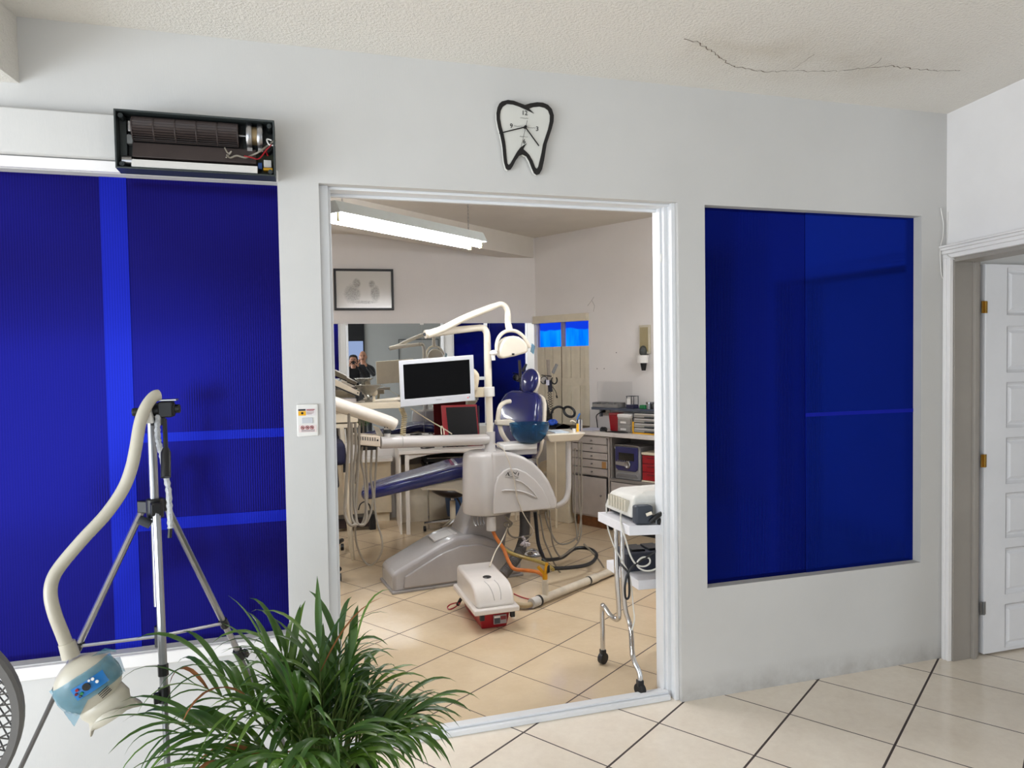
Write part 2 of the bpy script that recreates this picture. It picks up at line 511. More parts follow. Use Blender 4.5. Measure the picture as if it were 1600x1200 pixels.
# ------------------------------------------------------------------- blue sheet windows
def sheet(name, x0, z0, x1, z1, m, joints, bars):
    o = MB().box((x0-.01, .05, z0-.01), (x1+.01, .058, z1+.01))
    w = struct(name, o, m, smooth=0)
    for (a, b, c, d) in joints:  # paler blue painted where the bars behind shine through, no real joints
        MB().box((a, .0475, b), (c, .050, d)).build('bar_glow_strip', POLYGLOW, w, smooth=0)
    for (a, b, c, d) in bars:
        MB().box((a, .0585, b), (c, .095, d)).build('frame_bar', ALU, w, bevel=.003)
    return w
xa, xb = -0.6708, -0.5838
za, zb = 1.2734, 1.307
zc, zd = 0.9486, 0.992
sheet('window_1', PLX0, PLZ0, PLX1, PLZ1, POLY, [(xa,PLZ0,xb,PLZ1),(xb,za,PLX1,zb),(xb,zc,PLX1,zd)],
      [(PLX0,PLZ0-.02,PLX1,PLZ0+.03),(PLX0,PLZ1-.03,PLX1,PLZ1+.02),(PLX1-.03,PLZ0,PLX1+.02,PLZ1),(xa,PLZ0,xb,PLZ1),(xb,za,PLX1,zb),(xb,zc,PLX1,zd)])
xm = 2.3114
zm = 1.2658
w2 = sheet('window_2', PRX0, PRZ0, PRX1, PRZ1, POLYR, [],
      [(PRX0-.02,PRZ0,PRX0+.03,PRZ1),(PRX1-.03,PRZ0,PRX1+.02,PRZ1),(xm-.06,PRZ0,xm+.0,PRZ1),(PRX0,zm-.025,xm-.06,zm+.025),(PRX0,PRZ1-.04,PRX1,PRZ1+.02),(PRX0,PRZ0-.02,PRX1,PRZ0+.04)])
MB().box((xm,.0478,PRZ0),(PRX1,.0498,PRZ1)).build('sheen_sheet', POLYSHEEN, w2, smooth=0)  # lighter half painted in for the reflected white wall and door
MB().box((xm,.0468,zm-.008),(PRX1,.0478,zm+.010)).build('bar_glow_strip', POLYGLOW, w2, smooth=0)  # pale streak painted for the bar glimpsed behind the sheet
# crack running over the lobby ceiling
rc0 = random.Random(4)
ck_ = MB()
def crackline(pts, w):
    P = []
    for a, b in zip(pts[:-1], pts[1:]):
        n = max(2, int((Vector(b)-Vector(a)).length/.012))
        for i in range(n): P.append(Vector(a).lerp(Vector(b), i/n) + Vector(((rc0.random()-.5)*.006, (rc0.random()-.5)*.016, 0)))
    P.append(Vector(pts[-1]))
    ck_.tube([(p.x, p.y, ZC-.0005) for p in P], [w*(.35+rc0.random()) for p in P], 4, flat=.3)
crackline([(1.4043, -0.4096, 2.74), (1.4598, -0.4073, 2.74), (1.5632, -0.3475, 2.74), (1.7179, -0.2436, 2.74), (1.7926, -0.2361, 2.74), (1.9046, -0.2307, 2.74), (2.0057, -0.2631, 2.74), (2.1907, -0.3099, 2.74), (2.2715, -0.3641, 2.74), (2.3611, -0.4067, 2.74), (2.4934, -0.4068, 2.74), (2.6307, -0.4211, 2.74), (2.6917, -0.4434, 2.74)], .0022)
crackline([(1.9872, -0.2787, 2.74), (1.9836, -0.3499, 2.74), (1.9761, -0.4229, 2.74)], .0012)
crackline([(2.2768, -0.3654, 2.74), (2.2838, -0.4197, 2.74), (2.2651, -0.4658, 2.74)], .0012)
ck_.build('crack', mat('crack_brown', (120, 106, 92), .9), bpy.data.objects['ceiling'], smooth=0)
# raised ledge trim around the left sheet and the boxed board above it
struct('trim_1', MB().box((-2.4,-.018,PLZ0-.05),(PLX1+.004,.0,PLZ0-.004)).box((-2.4,-.022,PLZ1+.002),(PLX1+.004,.0,PLZ1+.04)), TRIMM, bevel=.004)
struct('trim_2', MB().box((-2.4,-.045,PLZ1+.043),(-.085,0,2.4228)), WALLM, bevel=.005)

# ------------------------------------------------------------------- sliding door frame
SZ = 2.235
fr = MB()
fr.box((.083,.03,0),(.118,.13,SZ)).box((.118,.05,0),(.128,.10,SZ))
fr.box((1.572,.062,0),(1.608,.17,SZ)).box((1.563,.085,0),(1.572,.15,SZ)).box((1.588,.022,0),(1.608,.062,SZ))
fr.box((.083,.045,2.224),(1.608,.15,SZ)).box((.083,.115,2.212),(1.608,.135,2.224))
struct('door_1', fr, ALU, bevel=.002)
struct('trim_3', MB().box((.128,.03,0),(1.57,.115,.022)).box((.128,.05,.022),(1.57,.075,.034)), ALU, bevel=.003)
screws = MB()
for z in (.07, 1.05, 1.70, 2.0, 2.15):
    screws.cyl((1.5715,.1,z),(1.5695,.1,z),.006,n=10)
ss = screws.build('screw', BLACK, bpy.data.objects['door_1'])
MB().lathe([(.0,0),(.034,0),(.034,.004),(.030,.006),(.0,.006)], (1.5715,.112,2.0), 24, (-1,0,0)).build('cover_cap', WHITEP, bpy.data.objects['door_1'])

# ------------------------------------------------------------------- room door on the right
cas = MB()
cas.obox(RW(.0,.0,0), RD*.048, RN*.022, (0,0,DZ+.002))
cas.obox(RW(.010,.022,0), RD*.020, RN*.006, (0,0,DZ+.002))
hz = 2.0844
struct('trim_4', cas, TRIMM, bevel=.003)
head = MB()
for (a, b, d) in ((0, .35, .022), (.35, .62, .030), (.62, .84, .040), (.84, 1, .048)):
    head.obox(RW(0,0,DZ+(hz-DZ)*a), RD*1.05, RN*d, (0,0,(hz-DZ)*(b-a)))
struct('trim_5', head, TRIMM, bevel=.003)
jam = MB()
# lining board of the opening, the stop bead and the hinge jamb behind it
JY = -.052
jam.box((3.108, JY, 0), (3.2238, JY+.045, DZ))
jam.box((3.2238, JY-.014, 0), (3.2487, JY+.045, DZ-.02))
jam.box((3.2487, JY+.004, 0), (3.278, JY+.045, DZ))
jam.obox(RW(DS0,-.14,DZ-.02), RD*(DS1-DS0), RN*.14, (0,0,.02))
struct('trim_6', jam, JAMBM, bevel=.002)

dx0 = 3.3031; dx1 = dx0+.80
DYF = -.055     # face of the open leaf, turned towards the lobby
leaf = MB()
dz0, dz1 = .012, DZ-.025
px0 = 3.4477; px1 = dx1-(px0-dx0)
zs = [0.027,0.2529,0.3067,0.5447,0.5982,0.8283,0.8781,1.1135,1.1664,1.3971,1.4497,1.6824,1.7412,1.979]
pan = [(zs[i], zs[i+1]) for i in range(0, 14, 2)]
leaf.plate(rect(dx0,dz0,dx1,dz1,DYF), [rect(px0,a,px1,b,DYF) for a, b in pan], (0,.04,0))
d2 = struct('door_2', leaf, DOORM, bevel=.003)
for a, b in pan:
    p = MB()
    for (i0, y0, i1, y1) in ((0,.0,.012,.012),(.012,.012,.020,.014),(.020,.014,.034,.004)):
        o0 = rect(px0+i0,a+i0,px1-i0,b-i0,DYF+y0); o1 = rect(px0+i1,a+i1,px1-i1,b-i1,DYF+y1)
        p.add(o0+o1, [(0,1,5,4),(1,2,6,5),(2,3,7,6),(3,0,4,7)])
    p.add(rect(px0+.034,a+.034,px1-.034,b-.034,DYF+.004), [(0,1,2,3)])
    p.build('panel', DOORM, d2, smooth=0)
for zz, w in ((1.7791,.06), (1.0044,.065), (0.2506,.065)):
    h = MB().cyl((dx0-.004,DYF-.004,zz-w/2),(dx0-.004,DYF-.004,zz+w/2),.0055,n=10)
    h.box((dx0-.024,DYF-.001,zz-w/2),(dx0-.006,DYF+.003,zz+w/2)).box((dx0-.004,DYF-.0015,zz-w/2),(dx0+.012,DYF+.001,zz+w/2))
    h.build('hinge', BRASS if zz > .3 else STEEL, d2)
# back of the side room the door opens into
struct('wall_side', MB().box((3.3,-.012,0),(4.6,-.002,ZC)), WALLM, smooth=0)

# loose bell wire in the corner
c = MB()
c.tube(spl([(3.0696, -0.006, 2.2727), (3.0737, -0.006, 2.2508), (3.0861, -0.006, 2.1944), (3.0824, -0.006, 2.131), (3.0666, -0.006, 2.0671), (3.0753, -0.006, 1.9404), (3.1039, -0.006, 1.9154)], 5), .0022, 6)
c.tube(spl([(3.1071, -0.0124, 2.2573), (3.1076, -0.0088, 2.1472), (3.1059, -0.0071, 2.068), (3.0766, -0.0411, 2.0306), (3.0704, -0.0827, 2.009)], 4), .002, 6)
tag(c.build('bell_wire', WHITEP), 'thin white loose wire hanging in the wall corner above the door casing', 'wire')

# =================================================================== LOBBY THINGS
# ------------------------------------------------------------------- opened air curtain
HY = -.046       # back of the housing, resting on the boxed board
hf = -.125       # front rim
TL, TR, BR, BL = (-0.5836, -0.125, 2.4088), (-0.0684, -0.125, 2.4266), (-0.0671, -0.125, 2.2285), (-0.5764, -0.125, 2.2118)
hx0, hx1 = (TL[0]+BL[0])/2, (TR[0]+BR[0])/2
hz1, hz0 = (TL[2]+TR[2])/2, (BL[2]+BR[2])/2
ac = thing('air_curtain', 'opened black air curtain above the left blue panel with drum fan and wiring showing', 'heater', (hx0, -.05, hz0))

t_ = .006
MB().box((hx0,HY-.004,hz0),(hx1,HY,hz1)).build('back_plate', CHASSIS, ac)
rim = MB().plate(rect(hx0,hz0,hx1,hz1,hf), [rect(hx0+t_,hz0+t_,hx1-t_,hz1-t_,hf)], (0,-hf+HY-.004,0))
rim.box((hx0+t_,HY-.03,hz0+.012),(hx0+.028*1,HY-.004,hz1-.012))
rim.build('rim', CHASSIS, ac, bevel=.0015)
for (cx, cz) in ((hx0+.018,hz1-.018),(hx0+.018,hz0+.018),(hx1-.018,hz1-.018),(hx1-.018,hz0+.018)):
    MB().cyl((cx,HY-.004,cz),(cx,hf+.01,cz),.011,.008,14).cyl((cx,hf+.01,cz),(cx,hf+.008,cz),.004,n=8).build('screw_post', CHASSIS, ac)
dxa, dxb = -0.5283, -0.1923
dzt, dzb = 2.4014, 2.3307
dr = (dzt-dzb)/2+.004; dcz = (dzt+dzb)/2
DB = mat('drum_brown', (58, 48, 46), .5, var=.08)
drum = MB()
nb = 26
for i in range(nb):
    a = 2*PI*i/nb
    p = Vector((0, math.cos(a)*dr, math.sin(a)*dr)); q2 = Vector((0, math.cos(a+.22)*dr*.86, math.sin(a+.22)*dr*.86))
    th_ = (q2-p).normalized().cross(Vector((1,0,0)))*.0016
    o = Vector((dxa,-.086,dcz))
    drum.obox(o+p, Vector((dxb-dxa,0,0)), q2-p, th_)
dm = drum.build('drum_fan', DB, ac, smooth=0)
for i in range(6):
    x = dxa+(dxb-dxa)*i/5
    MB().cyl((x-.002,-.086,dcz),(x+.002,-.086,dcz),dr+.001,n=32).build('drum_ring', DB, dm)
MB().cyl((dxb,-.086,dcz),(-0.1671,-.086,dcz),.005,n=10).build('shaft', STEEL, ac)
MB().box((dxa-.008,HY-.012,dzb-.012),(dxb+.012,HY-.004,dzt+.016)).build('drum_well', BLACK, ac)
fxa, fxb = -0.5326, -0.1332
fz1, fz0 = 2.3204, 2.2674
MB().hexa([(fxa,-.10,fz0),(fxb,-.10,fz0),(fxb,HY-.004,fz0),(fxa,HY-.004,fz0),(fxa,-.088,fz1),(fxb,-.088,fz1),(fxb,HY-.004,fz1),(fxa,HY-.004,fz1)]).build('baffle', DB, ac, bevel=.002)
sz1, sz0 = 2.2581, 2.2295
MB().hexa([(fxa,-.118,sz0),(fxb+.004,-.118,sz0),(fxb+.004,-.09,sz0),(fxa+.006,-.09,sz0),(fxa-.002,-.104,sz1),(fxb+.004,-.104,sz1),(fxb+.004,-.09,sz1),(fxa,-.09,sz1)]).build('outlet_flap', WHITEP, ac, bevel=.001)
mx0 = -0.1657; mx1 = -0.1074
MB().cyl((mx0+.012,-.082,dcz+.004),(mx1-.012,-.082,dcz+.004),.032,n=28).build('motor', mat('motor_winding', (150,130,96), .4, .6), ac)
for xx in (mx0, mx1-.022):
    MB().tube([(xx+.011,-.082+math.cos(a)*.038,dcz+.004+math.sin(a)*.044) for a in [2*PI*i/20 for i in range(20)]], .009, 6, closed=True, flat=.35).box((xx+.003,-.09,dcz+.044),(xx+.02,HY-.004,dcz+.056)).box((xx+.003,-.09,dcz-.052),(xx+.02,HY-.004,dcz-.04)).build('motor_strap', SILVER, ac)
lb = -0.5476
MB().box((lb,-.09,dcz-.012),(dxa-.004,HY-.004,dcz+.028)).build('bearing_bracket', SILVER, ac, bevel=.004)
MB().box((lb-.004,-.08,dcz-.05),(dxa-.004,HY-.004,dcz-.018)).build('terminal_block', mat('light_grey_plastic',(140,142,142),.5), ac, bevel=.002)
lz = 2.254
MB().cyl((lb-.016,-.09,lz),(lb+.014,-.09,lz),.017,n=20).build('swing_motor', SILVER, ac)
px_a, px_b = -0.1326, hx1-.008
pz_b, pz_a = 2.311, hz0+.012
MB().box((px_a,HY-.012,pz_a),(px_b,HY-.008,pz_b)).build('circuit_board', mat('board_green',(52,56,34),.5), ac)
MB().box((px_a+.004,-.085,pz_a+.022),(px_a+.018,HY-.012,pz_a+.044)).build('relay', mat('relay_blue',(30,70,130),.4), ac, bevel=.001)
MB().box((px_a+.024,-.09,pz_a+.028),(px_b-.006,HY-.012,pz_a+.054)).build('transformer', mat('transformer_white',(196,194,190),.5), ac, bevel=.002)
MB().box((px_a+.022,-.084,pz_a+.018),(px_b-.004,HY-.012,pz_a+.027)).build('transformer_coil', YELLOW, ac)
MB().cyl((px_b-.022,-.088,pz_b+.02),(px_b-.022,HY-.006,pz_b+.02),.019,n=20).build('capacitor', BLACK, ac)
for k, (cw, pts) in enumerate([(RED, [(424,222),(414,232),(402,244),(390,243),(378,241)]), (HOSEG, [(430,214),(418,222),(405,233),(392,238),(380,243),(366,240),(355,243),(350,240)]),
                    (WHITEP, [(424,214),(416,212),(420,222),(430,223)]), (HOSEG, [(347,228),(352,236),(358,234),(352,240),(349,244)]), (RED, [(414,226),(415,234),(417,240)])]):
    pp = []
    for (a, b) in pts:
        pp.append((hx0+(hx1-hx0)*(a-178.5)/(429.5-178.5), -.108-.006*math.sin(a*.7+k), hz1+(hz0-hz1)*(b-(173+(a-175)*.0435))/(91)))
    MB().tube(spl(pp, 5), .0025 if k != 1 else .0035, 6).build('wire', cw, ac)

# ------------------------------------------------------------------- tooth clock
CY = -.022
ck = thing('tooth_clock', 'white tooth-shaped wall clock with thick black outline over the doorway', 'clock', (0.9034, -0.01, 2.4693))
out_ = [(0.8043, -0.022, 2.5945), (0.8295, -0.022, 2.6024), (0.8547, -0.022, 2.6012), (0.8799, -0.022, 2.5941), (0.9016, -0.022, 2.5884), (0.9236, -0.022, 2.5968), (0.9531, -0.022, 2.6038), (0.9789, -0.022, 2.6043), (1.001, -0.022, 2.5976), (1.0175, -0.022, 2.5816), (1.0257, -0.022, 2.5563), (1.0242, -0.022, 2.5318), (1.0163, -0.022, 2.5034), (1.0047, -0.022, 2.4713), (0.993, -0.022, 2.4392), (0.987, -0.022, 2.4075), (0.9808, -0.022, 2.3724), (0.971, -0.022, 2.3335), (0.9596, -0.022, 2.3138), (0.9465, -0.022, 2.3085), (0.9356, -0.022, 2.3159), (0.9267, -0.022, 2.3344), (0.9162, -0.022, 2.3614), (0.9037, -0.022, 2.3813), (0.8874, -0.022, 2.3878), (0.8727, -0.022, 2.381), (0.8579, -0.022, 2.3611), (0.8448, -0.022, 2.3363), (0.8355, -0.022, 2.3238), (0.8247, -0.022, 2.3207), (0.8158, -0.022, 2.3277), (0.809, -0.022, 2.3512), (0.8059, -0.022, 2.3784), (0.8039, -0.022, 2.4089), (0.7998, -0.022, 2.4359), (0.7931, -0.022, 2.4661), (0.7864, -0.022, 2.4894), (0.7809, -0.022, 2.5195), (0.7803, -0.022, 2.5466), (0.7861, -0.022, 2.5709), (0.7934, -0.022, 2.5851)]
inn_ = [(0.7955, -0.022, 2.5411), (0.7986, -0.022, 2.5566), (0.8075, -0.022, 2.5733), (0.8256, -0.022, 2.5861), (0.8508, -0.022, 2.5859), (0.876, -0.022, 2.5801), (0.8941, -0.022, 2.5738), (0.9122, -0.022, 2.5677), (0.926, -0.022, 2.5627), (0.9395, -0.022, 2.5572), (0.9276, -0.022, 2.5676), (0.9189, -0.022, 2.5751), (0.9381, -0.022, 2.5829), (0.9639, -0.022, 2.5875), (0.986, -0.022, 2.5842), (1.0007, -0.022, 2.575), (1.0086, -0.022, 2.5549), (1.0074, -0.022, 2.5305), (0.9995, -0.022, 2.4987), (0.9879, -0.022, 2.4666), (0.9763, -0.022, 2.4345), (0.9702, -0.022, 2.4029), (0.9623, -0.022, 2.3712), (0.9545, -0.022, 2.343), (0.9481, -0.022, 2.3339), (0.9415, -0.022, 2.3387), (0.9309, -0.022, 2.3657), (0.9166, -0.022, 2.389), (0.9022, -0.022, 2.4018), (0.8914, -0.022, 2.4097), (0.8981, -0.022, 2.4222), (0.9071, -0.022, 2.4349), (0.8935, -0.022, 2.426), (0.8787, -0.022, 2.4157), (0.8658, -0.022, 2.3994), (0.8508, -0.022, 2.3744), (0.836, -0.022, 2.3495), (0.8286, -0.022, 2.3422), (0.8233, -0.022, 2.347), (0.8202, -0.022, 2.3724), (0.8182, -0.022, 2.4031), (0.8151, -0.022, 2.4336), (0.8092, -0.022, 2.4639), (0.8008, -0.022, 2.4939), (0.7952, -0.022, 2.5241)]
MB().plate(out_, [], (0,.016,0)).build('face', mat('clock_face_white', (214,214,208), .35, var=.02), ck, smooth=0)
MB().plate([(p[0],CY-.003,p[2]) for p in out_], [[(p[0],CY-.003,p[2]) for p in inn_]], (0,.003,0)).build('outline', mat('clock_outline_black', (26,24,24), .4), ck, smooth=0)

hub = Vector((0.9, -0.028, 2.4979))
def hand(name, tip, w, y, tail=None):
    a = Vector((hub.x, y, hub.z)); b = Vector((tip[0], y, tip[2])); d = (b-a).normalized(); n = Vector((d.z,0,-d.x))*w
    s = a if tail is None else Vector((tail[0], y, tail[2]))
    MB().prism([s-n, s+n, b+n, b-n], (0,-.0015,0)).build(name, BLACK, ck, smooth=0)
hand('hour_hand', (0.9575, -0.028, 2.4263), .0024, CY-.006)
hand('minute_hand', (0.7889, -0.028, 2.464), .0022, CY-.008)
hand('second_hand', (0.8787, -0.028, 2.414), .0007, CY-.010, (0.9077, -0.028, 2.5242))
MB().cyl((hub.x,CY,hub.z),(hub.x,CY-.013,hub.z),.006,n=16).build('hub', BLACK, ck)
for s_, pt, sz_ in (('12',(0.8995, -0.0235, 2.5559),.026),('3',(0.9527, -0.0235, 2.496),.026),('6',(0.8958, -0.0235, 2.4412),.026),('9',(0.8424, -0.0235, 2.4993),.026)):
    text('numeral', s_, (pt[0],CY-.001,pt[2]), (1,0,0), (0,0,1), sz_, BLACK, ck)
# tiny illegible lettering beside the hands: fine strokes
DULL = mat('faded_ink', (120,118,114), .6, var=0)
for (pa, pb) in (((0.8803, -0.0235, 2.5365),(0.9149, -0.0235, 2.5358)),((0.8532, -0.0235, 2.4998),(0.8881, -0.0235, 2.5018)),((0.9099, -0.0235, 2.499),(0.9443, -0.0235, 2.4982)),((0.8772, -0.0235, 2.4609),(0.9121, -0.0235, 2.4593))):
    n_ = 16
    pts = [Vector(pa).lerp(Vector(pb), i/n_) + Vector((0,0,(random.random()-.5)*.0055)) for i in range(n_+1)]
    MB().tube(pts, .0006, 4).build('fine_print', DULL, ck)

# ------------------------------------------------------------------- light switch
sw = thing('light_switch', 'white light switch with yellow and red warning stickers on the pillar beside the doorway', 'switch', (0.0214, 0, 1.3378))
sa, sb = (-0.019, -0.008, 1.3982), (0.0597, -0.008, 1.2757)
MB().box((sa[0],-.009,sb[2]),(sb[0],0,sa[2])).build('plate', WHITEP, sw, bevel=.004)
def swp(u, v): return (sa[0]+(sb[0]-sa[0])*u, sb[2]+(sa[2]-sb[2])*(1-v))
def swbox(name, u0, v0, u1, v1, m, y0=-.009, y1=-.0105, parent=None, bevel=0):
    a, b = swp(u0, v0), swp(u1, v1)
    return MB().box((a[0],y1,b[1]),(b[0],y0,a[1])).build(name, m, parent or sw, bevel=bevel)
swbox('rocker', .24, .42, .74, .59, mat('rocker_grey', (198,200,206), .35, var=0), y1=-.0125, bevel=.001)
st1 = swbox('sticker', .07, .13, .88, .36, mat('sticker_white',(226,220,220),.5,var=0))
swbox('sticker_band', .08, .15, .42, .20, BLACK, -.0105, -.011, st1)
swbox('sticker_hazard', .08, .21, .43, .35, YELLOW, -.0105, -.011, st1)
a = swp(.26,.275); MB().cyl((a[0],-.011,a[1]),(a[0],-.0114,a[1]),.0045,n=14).build('sticker_symbol', BLACK, st1)
for (u0,v0,u1,v1,mm) in ((.46,.16,.84,.185,RED),(.46,.20,.80,.215,RED),(.46,.245,.82,.255,MAROON),(.46,.275,.78,.285,MAROON),(.46,.305,.70,.315,MAROON)):
    swbox('sticker_line', u0, v0, u1, v1, mm, -.0105, -.011, st1)
st2 = swbox('sticker', .09, .65, .9, .87, mat('sticker_pink_white',(230,214,212),.5,var=0))
for u in (.26, .48, .69):
    a = swp(u,.725)
    MB().tube([(a[0]+math.cos(t)*.0062,-.0112,a[1]+math.sin(t)*.0062) for t in [2*PI*i/18 for i in range(18)]], .0011, 5, closed=True).tube([(a[0]-.0045,-.0114,a[1]+.0045),(a[0]+.0045,-.0114,a[1]-.0045)], .0009, 5).build('prohibition_sign', RED, st2)
    MB().box((a[0]-.0025,-.0113,a[1]-.002),(a[0]+.003,-.0105,a[1]+.0025)).build('pictogram', BLACK, st2)
for v_ in (.80, .835):
    swbox('sticker_line', .2, v_, .82, v_+.012, DGREY, -.0105, -.011, st2)

# ------------------------------------------------------------------- camera tripod holding the lamp
TY = -.5
top = Vector((-0.4264, -0.5, 1.3709)); col = Vector((-0.4249, -0.5, 1.1384))
foot_l = Vector((-1.0273, -0.0927, 0)); foot_f = Vector((-0.378, -0.6829, 0)); foot_r = Vector((-0.0739, 0.0431, 0))
tp = thing('camera_tripod', 'silver camera tripod with black joints standing before the left blue panel', 'tripod', (col.x, col.y, 0))
MB().cyl(top+Vector((0,0,.02)), col+Vector((0,0,-.30)), .0125, n=16).build('centre_column', SILVER, tp)
cm = MB().cyl(col+Vector((0,0,.022)), col+Vector((0,0,-.035)), .024, n=18)
for f in (foot_l, foot_f, foot_r):
    d = Vector((f.x-col.x, f.y-col.y, 0)).normalized()
    cm.obox(col+d*.012-d.cross(Vector((0,0,1)))*.014+Vector((0,0,-.022)), d*.042, d.cross(Vector((0,0,1)))*.028, (0,0,.036))
cm.build('collar', BLACK, tp, bevel=.003)
kb = Vector((-0.4479, -0.53, 1.0989))
MB().cyl(kb+Vector((-.016,0,.008)), kb+Vector((.016,0,-.010)), .013, n=14).build('locking_knob', DGREY, tp, bevel=.002)
DARKAL = mat('grey_leg_tube', (112,112,114), .38, .8, var=.05)
for f, cl in ((foot_l, .52), (foot_f, .46), (foot_r, .52)):
    d = Vector((f.x-col.x, f.y-col.y, 0)).normalized()
    a = col + d*.045 + Vector((0,0,-.012)); b = f + Vector((0,0,.015))
    side = d.cross(Vector((0,0,1)))
    mid = a.lerp(b, cl)
    lg = MB().tube([a, mid], .0115, 8, flat=.8)
    leg = lg.build('leg', SILVER, tp)
    MB().tube([mid, b], .0085, 8, flat=.8).build('lower_leg', DARKAL, leg)
    up = (a-b).normalized()
    MB().tube([mid+up*.02, mid-up*.024], .0165, 8).obox(mid+side*.012-up*.02, side*.016, up.cross(side)*.016, up*.03).build('leg_clamp', BLACK, leg, bevel=.002)
    MB().tube([b+up*.03, f], [.012, .014], 10).build('foot', BLACK, leg)
    br = a.lerp(b, .40); hubp = Vector((col.x, col.y, 0.7464))
    MB().tube([hubp, br], .0055, 6).build('brace', SILVER, leg)
    MB().tube([br+up*.016, br-up*.016], .0145, 8).build('brace_joint', BLACK, leg)
MB().cyl((col.x,col.y,0.7155),(col.x,col.y,0.7772),.013,n=14).build('brace_hub', BLACK, tp)
hd = MB()
h0 = Vector((-0.3921, -0.5, 1.4227))
hd.cyl(h0+Vector((-.085,0,-.005)), h0+Vector((-.045,0,-.003)), .012, n=12).cyl(h0+Vector((-.05,0,0)), h0+Vector((.03,0,0)), .021, n=18).cyl(h0+Vector((.0,0,0)), h0+Vector((.045,0,.002)), .013, n=12)
hd.box((h0.x-.012,h0.y-.026,h0.z-.022),(h0.x+.026,h0.y+.026,h0.z+.024)).box((h0.x-.034,h0.y-.022,h0.z-.045),(h0.x-.0,h0.y+.022,h0.z-.02))
hd.build('pan_head', BLACK, tp, bevel=.003)
MB().box((h0.x-.018,h0.y-.022,h0.z+.026),(h0.x+.038,h0.y+.022,h0.z+.031)).build('mount_plate', SILVER, tp, bevel=.001)
ha, hb_, hc = Vector((-0.3845, -0.54, 1.3969)), Vector((-0.3769, -0.58, 1.3167)), Vector((-0.3743, -0.61, 1.2362))
MB().tube([ha, hb_], .0062, 10).tube([hb_, hb_.lerp(hc,.15), hc], [.008,.0135,.0135], 12).build('pan_handle', BLACK, tp)
wrap = spl([(-0.4046, -0.52, 1.4093), (-0.4059, -0.53, 1.3651), (-0.4001, -0.55, 1.3294), (-0.3928, -0.55, 1.2917), (-0.384, -0.56, 1.244), (-0.3771, -0.56, 1.1932), (-0.3754, -0.56, 1.1369), (-0.3753, -0.56, 1.0807)], 6)
wr = [.006+.003*abs(math.sin(i*1.3)) for i in range(len(wrap))]
MB().tube(wrap, wr, 8).build('wrapped_cable', mat('clear_wrap', (210,212,216), .2, var=.15, scale=60, bump=.5, bscale=150), tp)
MB().tube([(-0.3752, -0.56, 1.0844), (-0.3779, -0.56, 1.0528)], .006, 8).build('cable_plug', BLACK, tp)

# ------------------------------------------------------------------- whitening lamp hanging from the tripod
wl_ = thing('whitening_lamp', 'ivory tooth whitening lamp on a curved arm with blue protective film', 'lamp', (-0.566, -0.68, 0.6895))
arm = spl([(-0.4011, -0.52, 1.4676), (-0.4131, -0.53, 1.4627), (-0.4287, -0.55, 1.4382), (-0.4429, -0.57, 1.3923), (-0.4526, -0.59, 1.3217), (-0.4637, -0.6, 1.2656), (-0.4844, -0.61, 1.209), (-0.5231, -0.63, 1.1477), (-0.5761, -0.65, 1.0878), (-0.6271, -0.66, 1.0255), (-0.6464, -0.67, 0.9889), (-0.6492, -0.68, 0.9511), (-0.6389, -0.69, 0.9054), (-0.6216, -0.69, 0.845), (-0.6082, -0.69, 0.7986)], 6)
LAMPW = mat('lamp_ivory', (190,184,168), .35, var=.03)
MB().tube(arm, .0165, 14).build('curved_arm', LAMPW, wl_)
MB().prism([(-0.4227, -0.51, 1.4357), (-0.4139, -0.51, 1.3863), (-0.4395, -0.51, 1.3855), (-0.4475, -0.51, 1.4027)], (0,-.035,0)).build('arm_bracket', WHITEP, wl_, bevel=.003)
MB().tube([(-0.6134, -0.69, 0.8234), (-0.6042, -0.69, 0.7842)], [.020,.022], 16).build('arm_collar', LAMPW, wl_)
hcn = Vector((-0.5645, -0.69, 0.7059))
tilt = Matrix.Rotation(math.radians(-28), 3, 'Y') @ Matrix.Scale(.84, 3)
def lampring(w, h, cx_, cz_, yo, n=28):
    r_ = []
    for i in range(n):
        a = 2*PI*i/n
        r_.append(hcn + tilt @ Vector((cx_+math.cos(a)*w, yo, cz_+math.sin(a)*h)))
    return r_
rings = []
for yo, s_ in [(sg*.062*max(0, 1-t*t)**.4, t) for sg, t in ((-1,.05),(-1,.25),(-1,.45),(-1,.62),(-1,.76),(-1,.86),(-1,.93),(-1,.975),(-1,.995),(0,1),(1,.975),(1,.9),(1,.7),(1,.4),(1,.1))]:
    rings.append(lampring(.098*s_, .090*s_, 0, .004, yo))
MB().loft(rings).build('lamp_body', LAMPW, wl_, smooth=60)
# flared light shield, its rim cut in a curve for the mouth
rings = []
nsh = 32
for j, (f_, wx_) in enumerate(((0, .072), (.35, .078), (.60, .068), (.8, .076), (1, .086))):
    r_ = []
    for i in range(nsh):
        a = 2*PI*i/nsh
        drop = -.052 - .095*f_
        if j == 4: drop += .056*(math.cos(a*2)*-.5+.5) * 1.0 - .004
        r_.append(hcn + tilt @ Vector((math.cos(a)*wx_ + .006, math.sin(a)*wx_*.62, drop)))
    rings.append(r_)
MB().loft(rings, caps=False).build('light_shield', LAMPW, wl_, smooth=60).modifiers.new('thickness', 'SOLIDIFY').thickness = .003
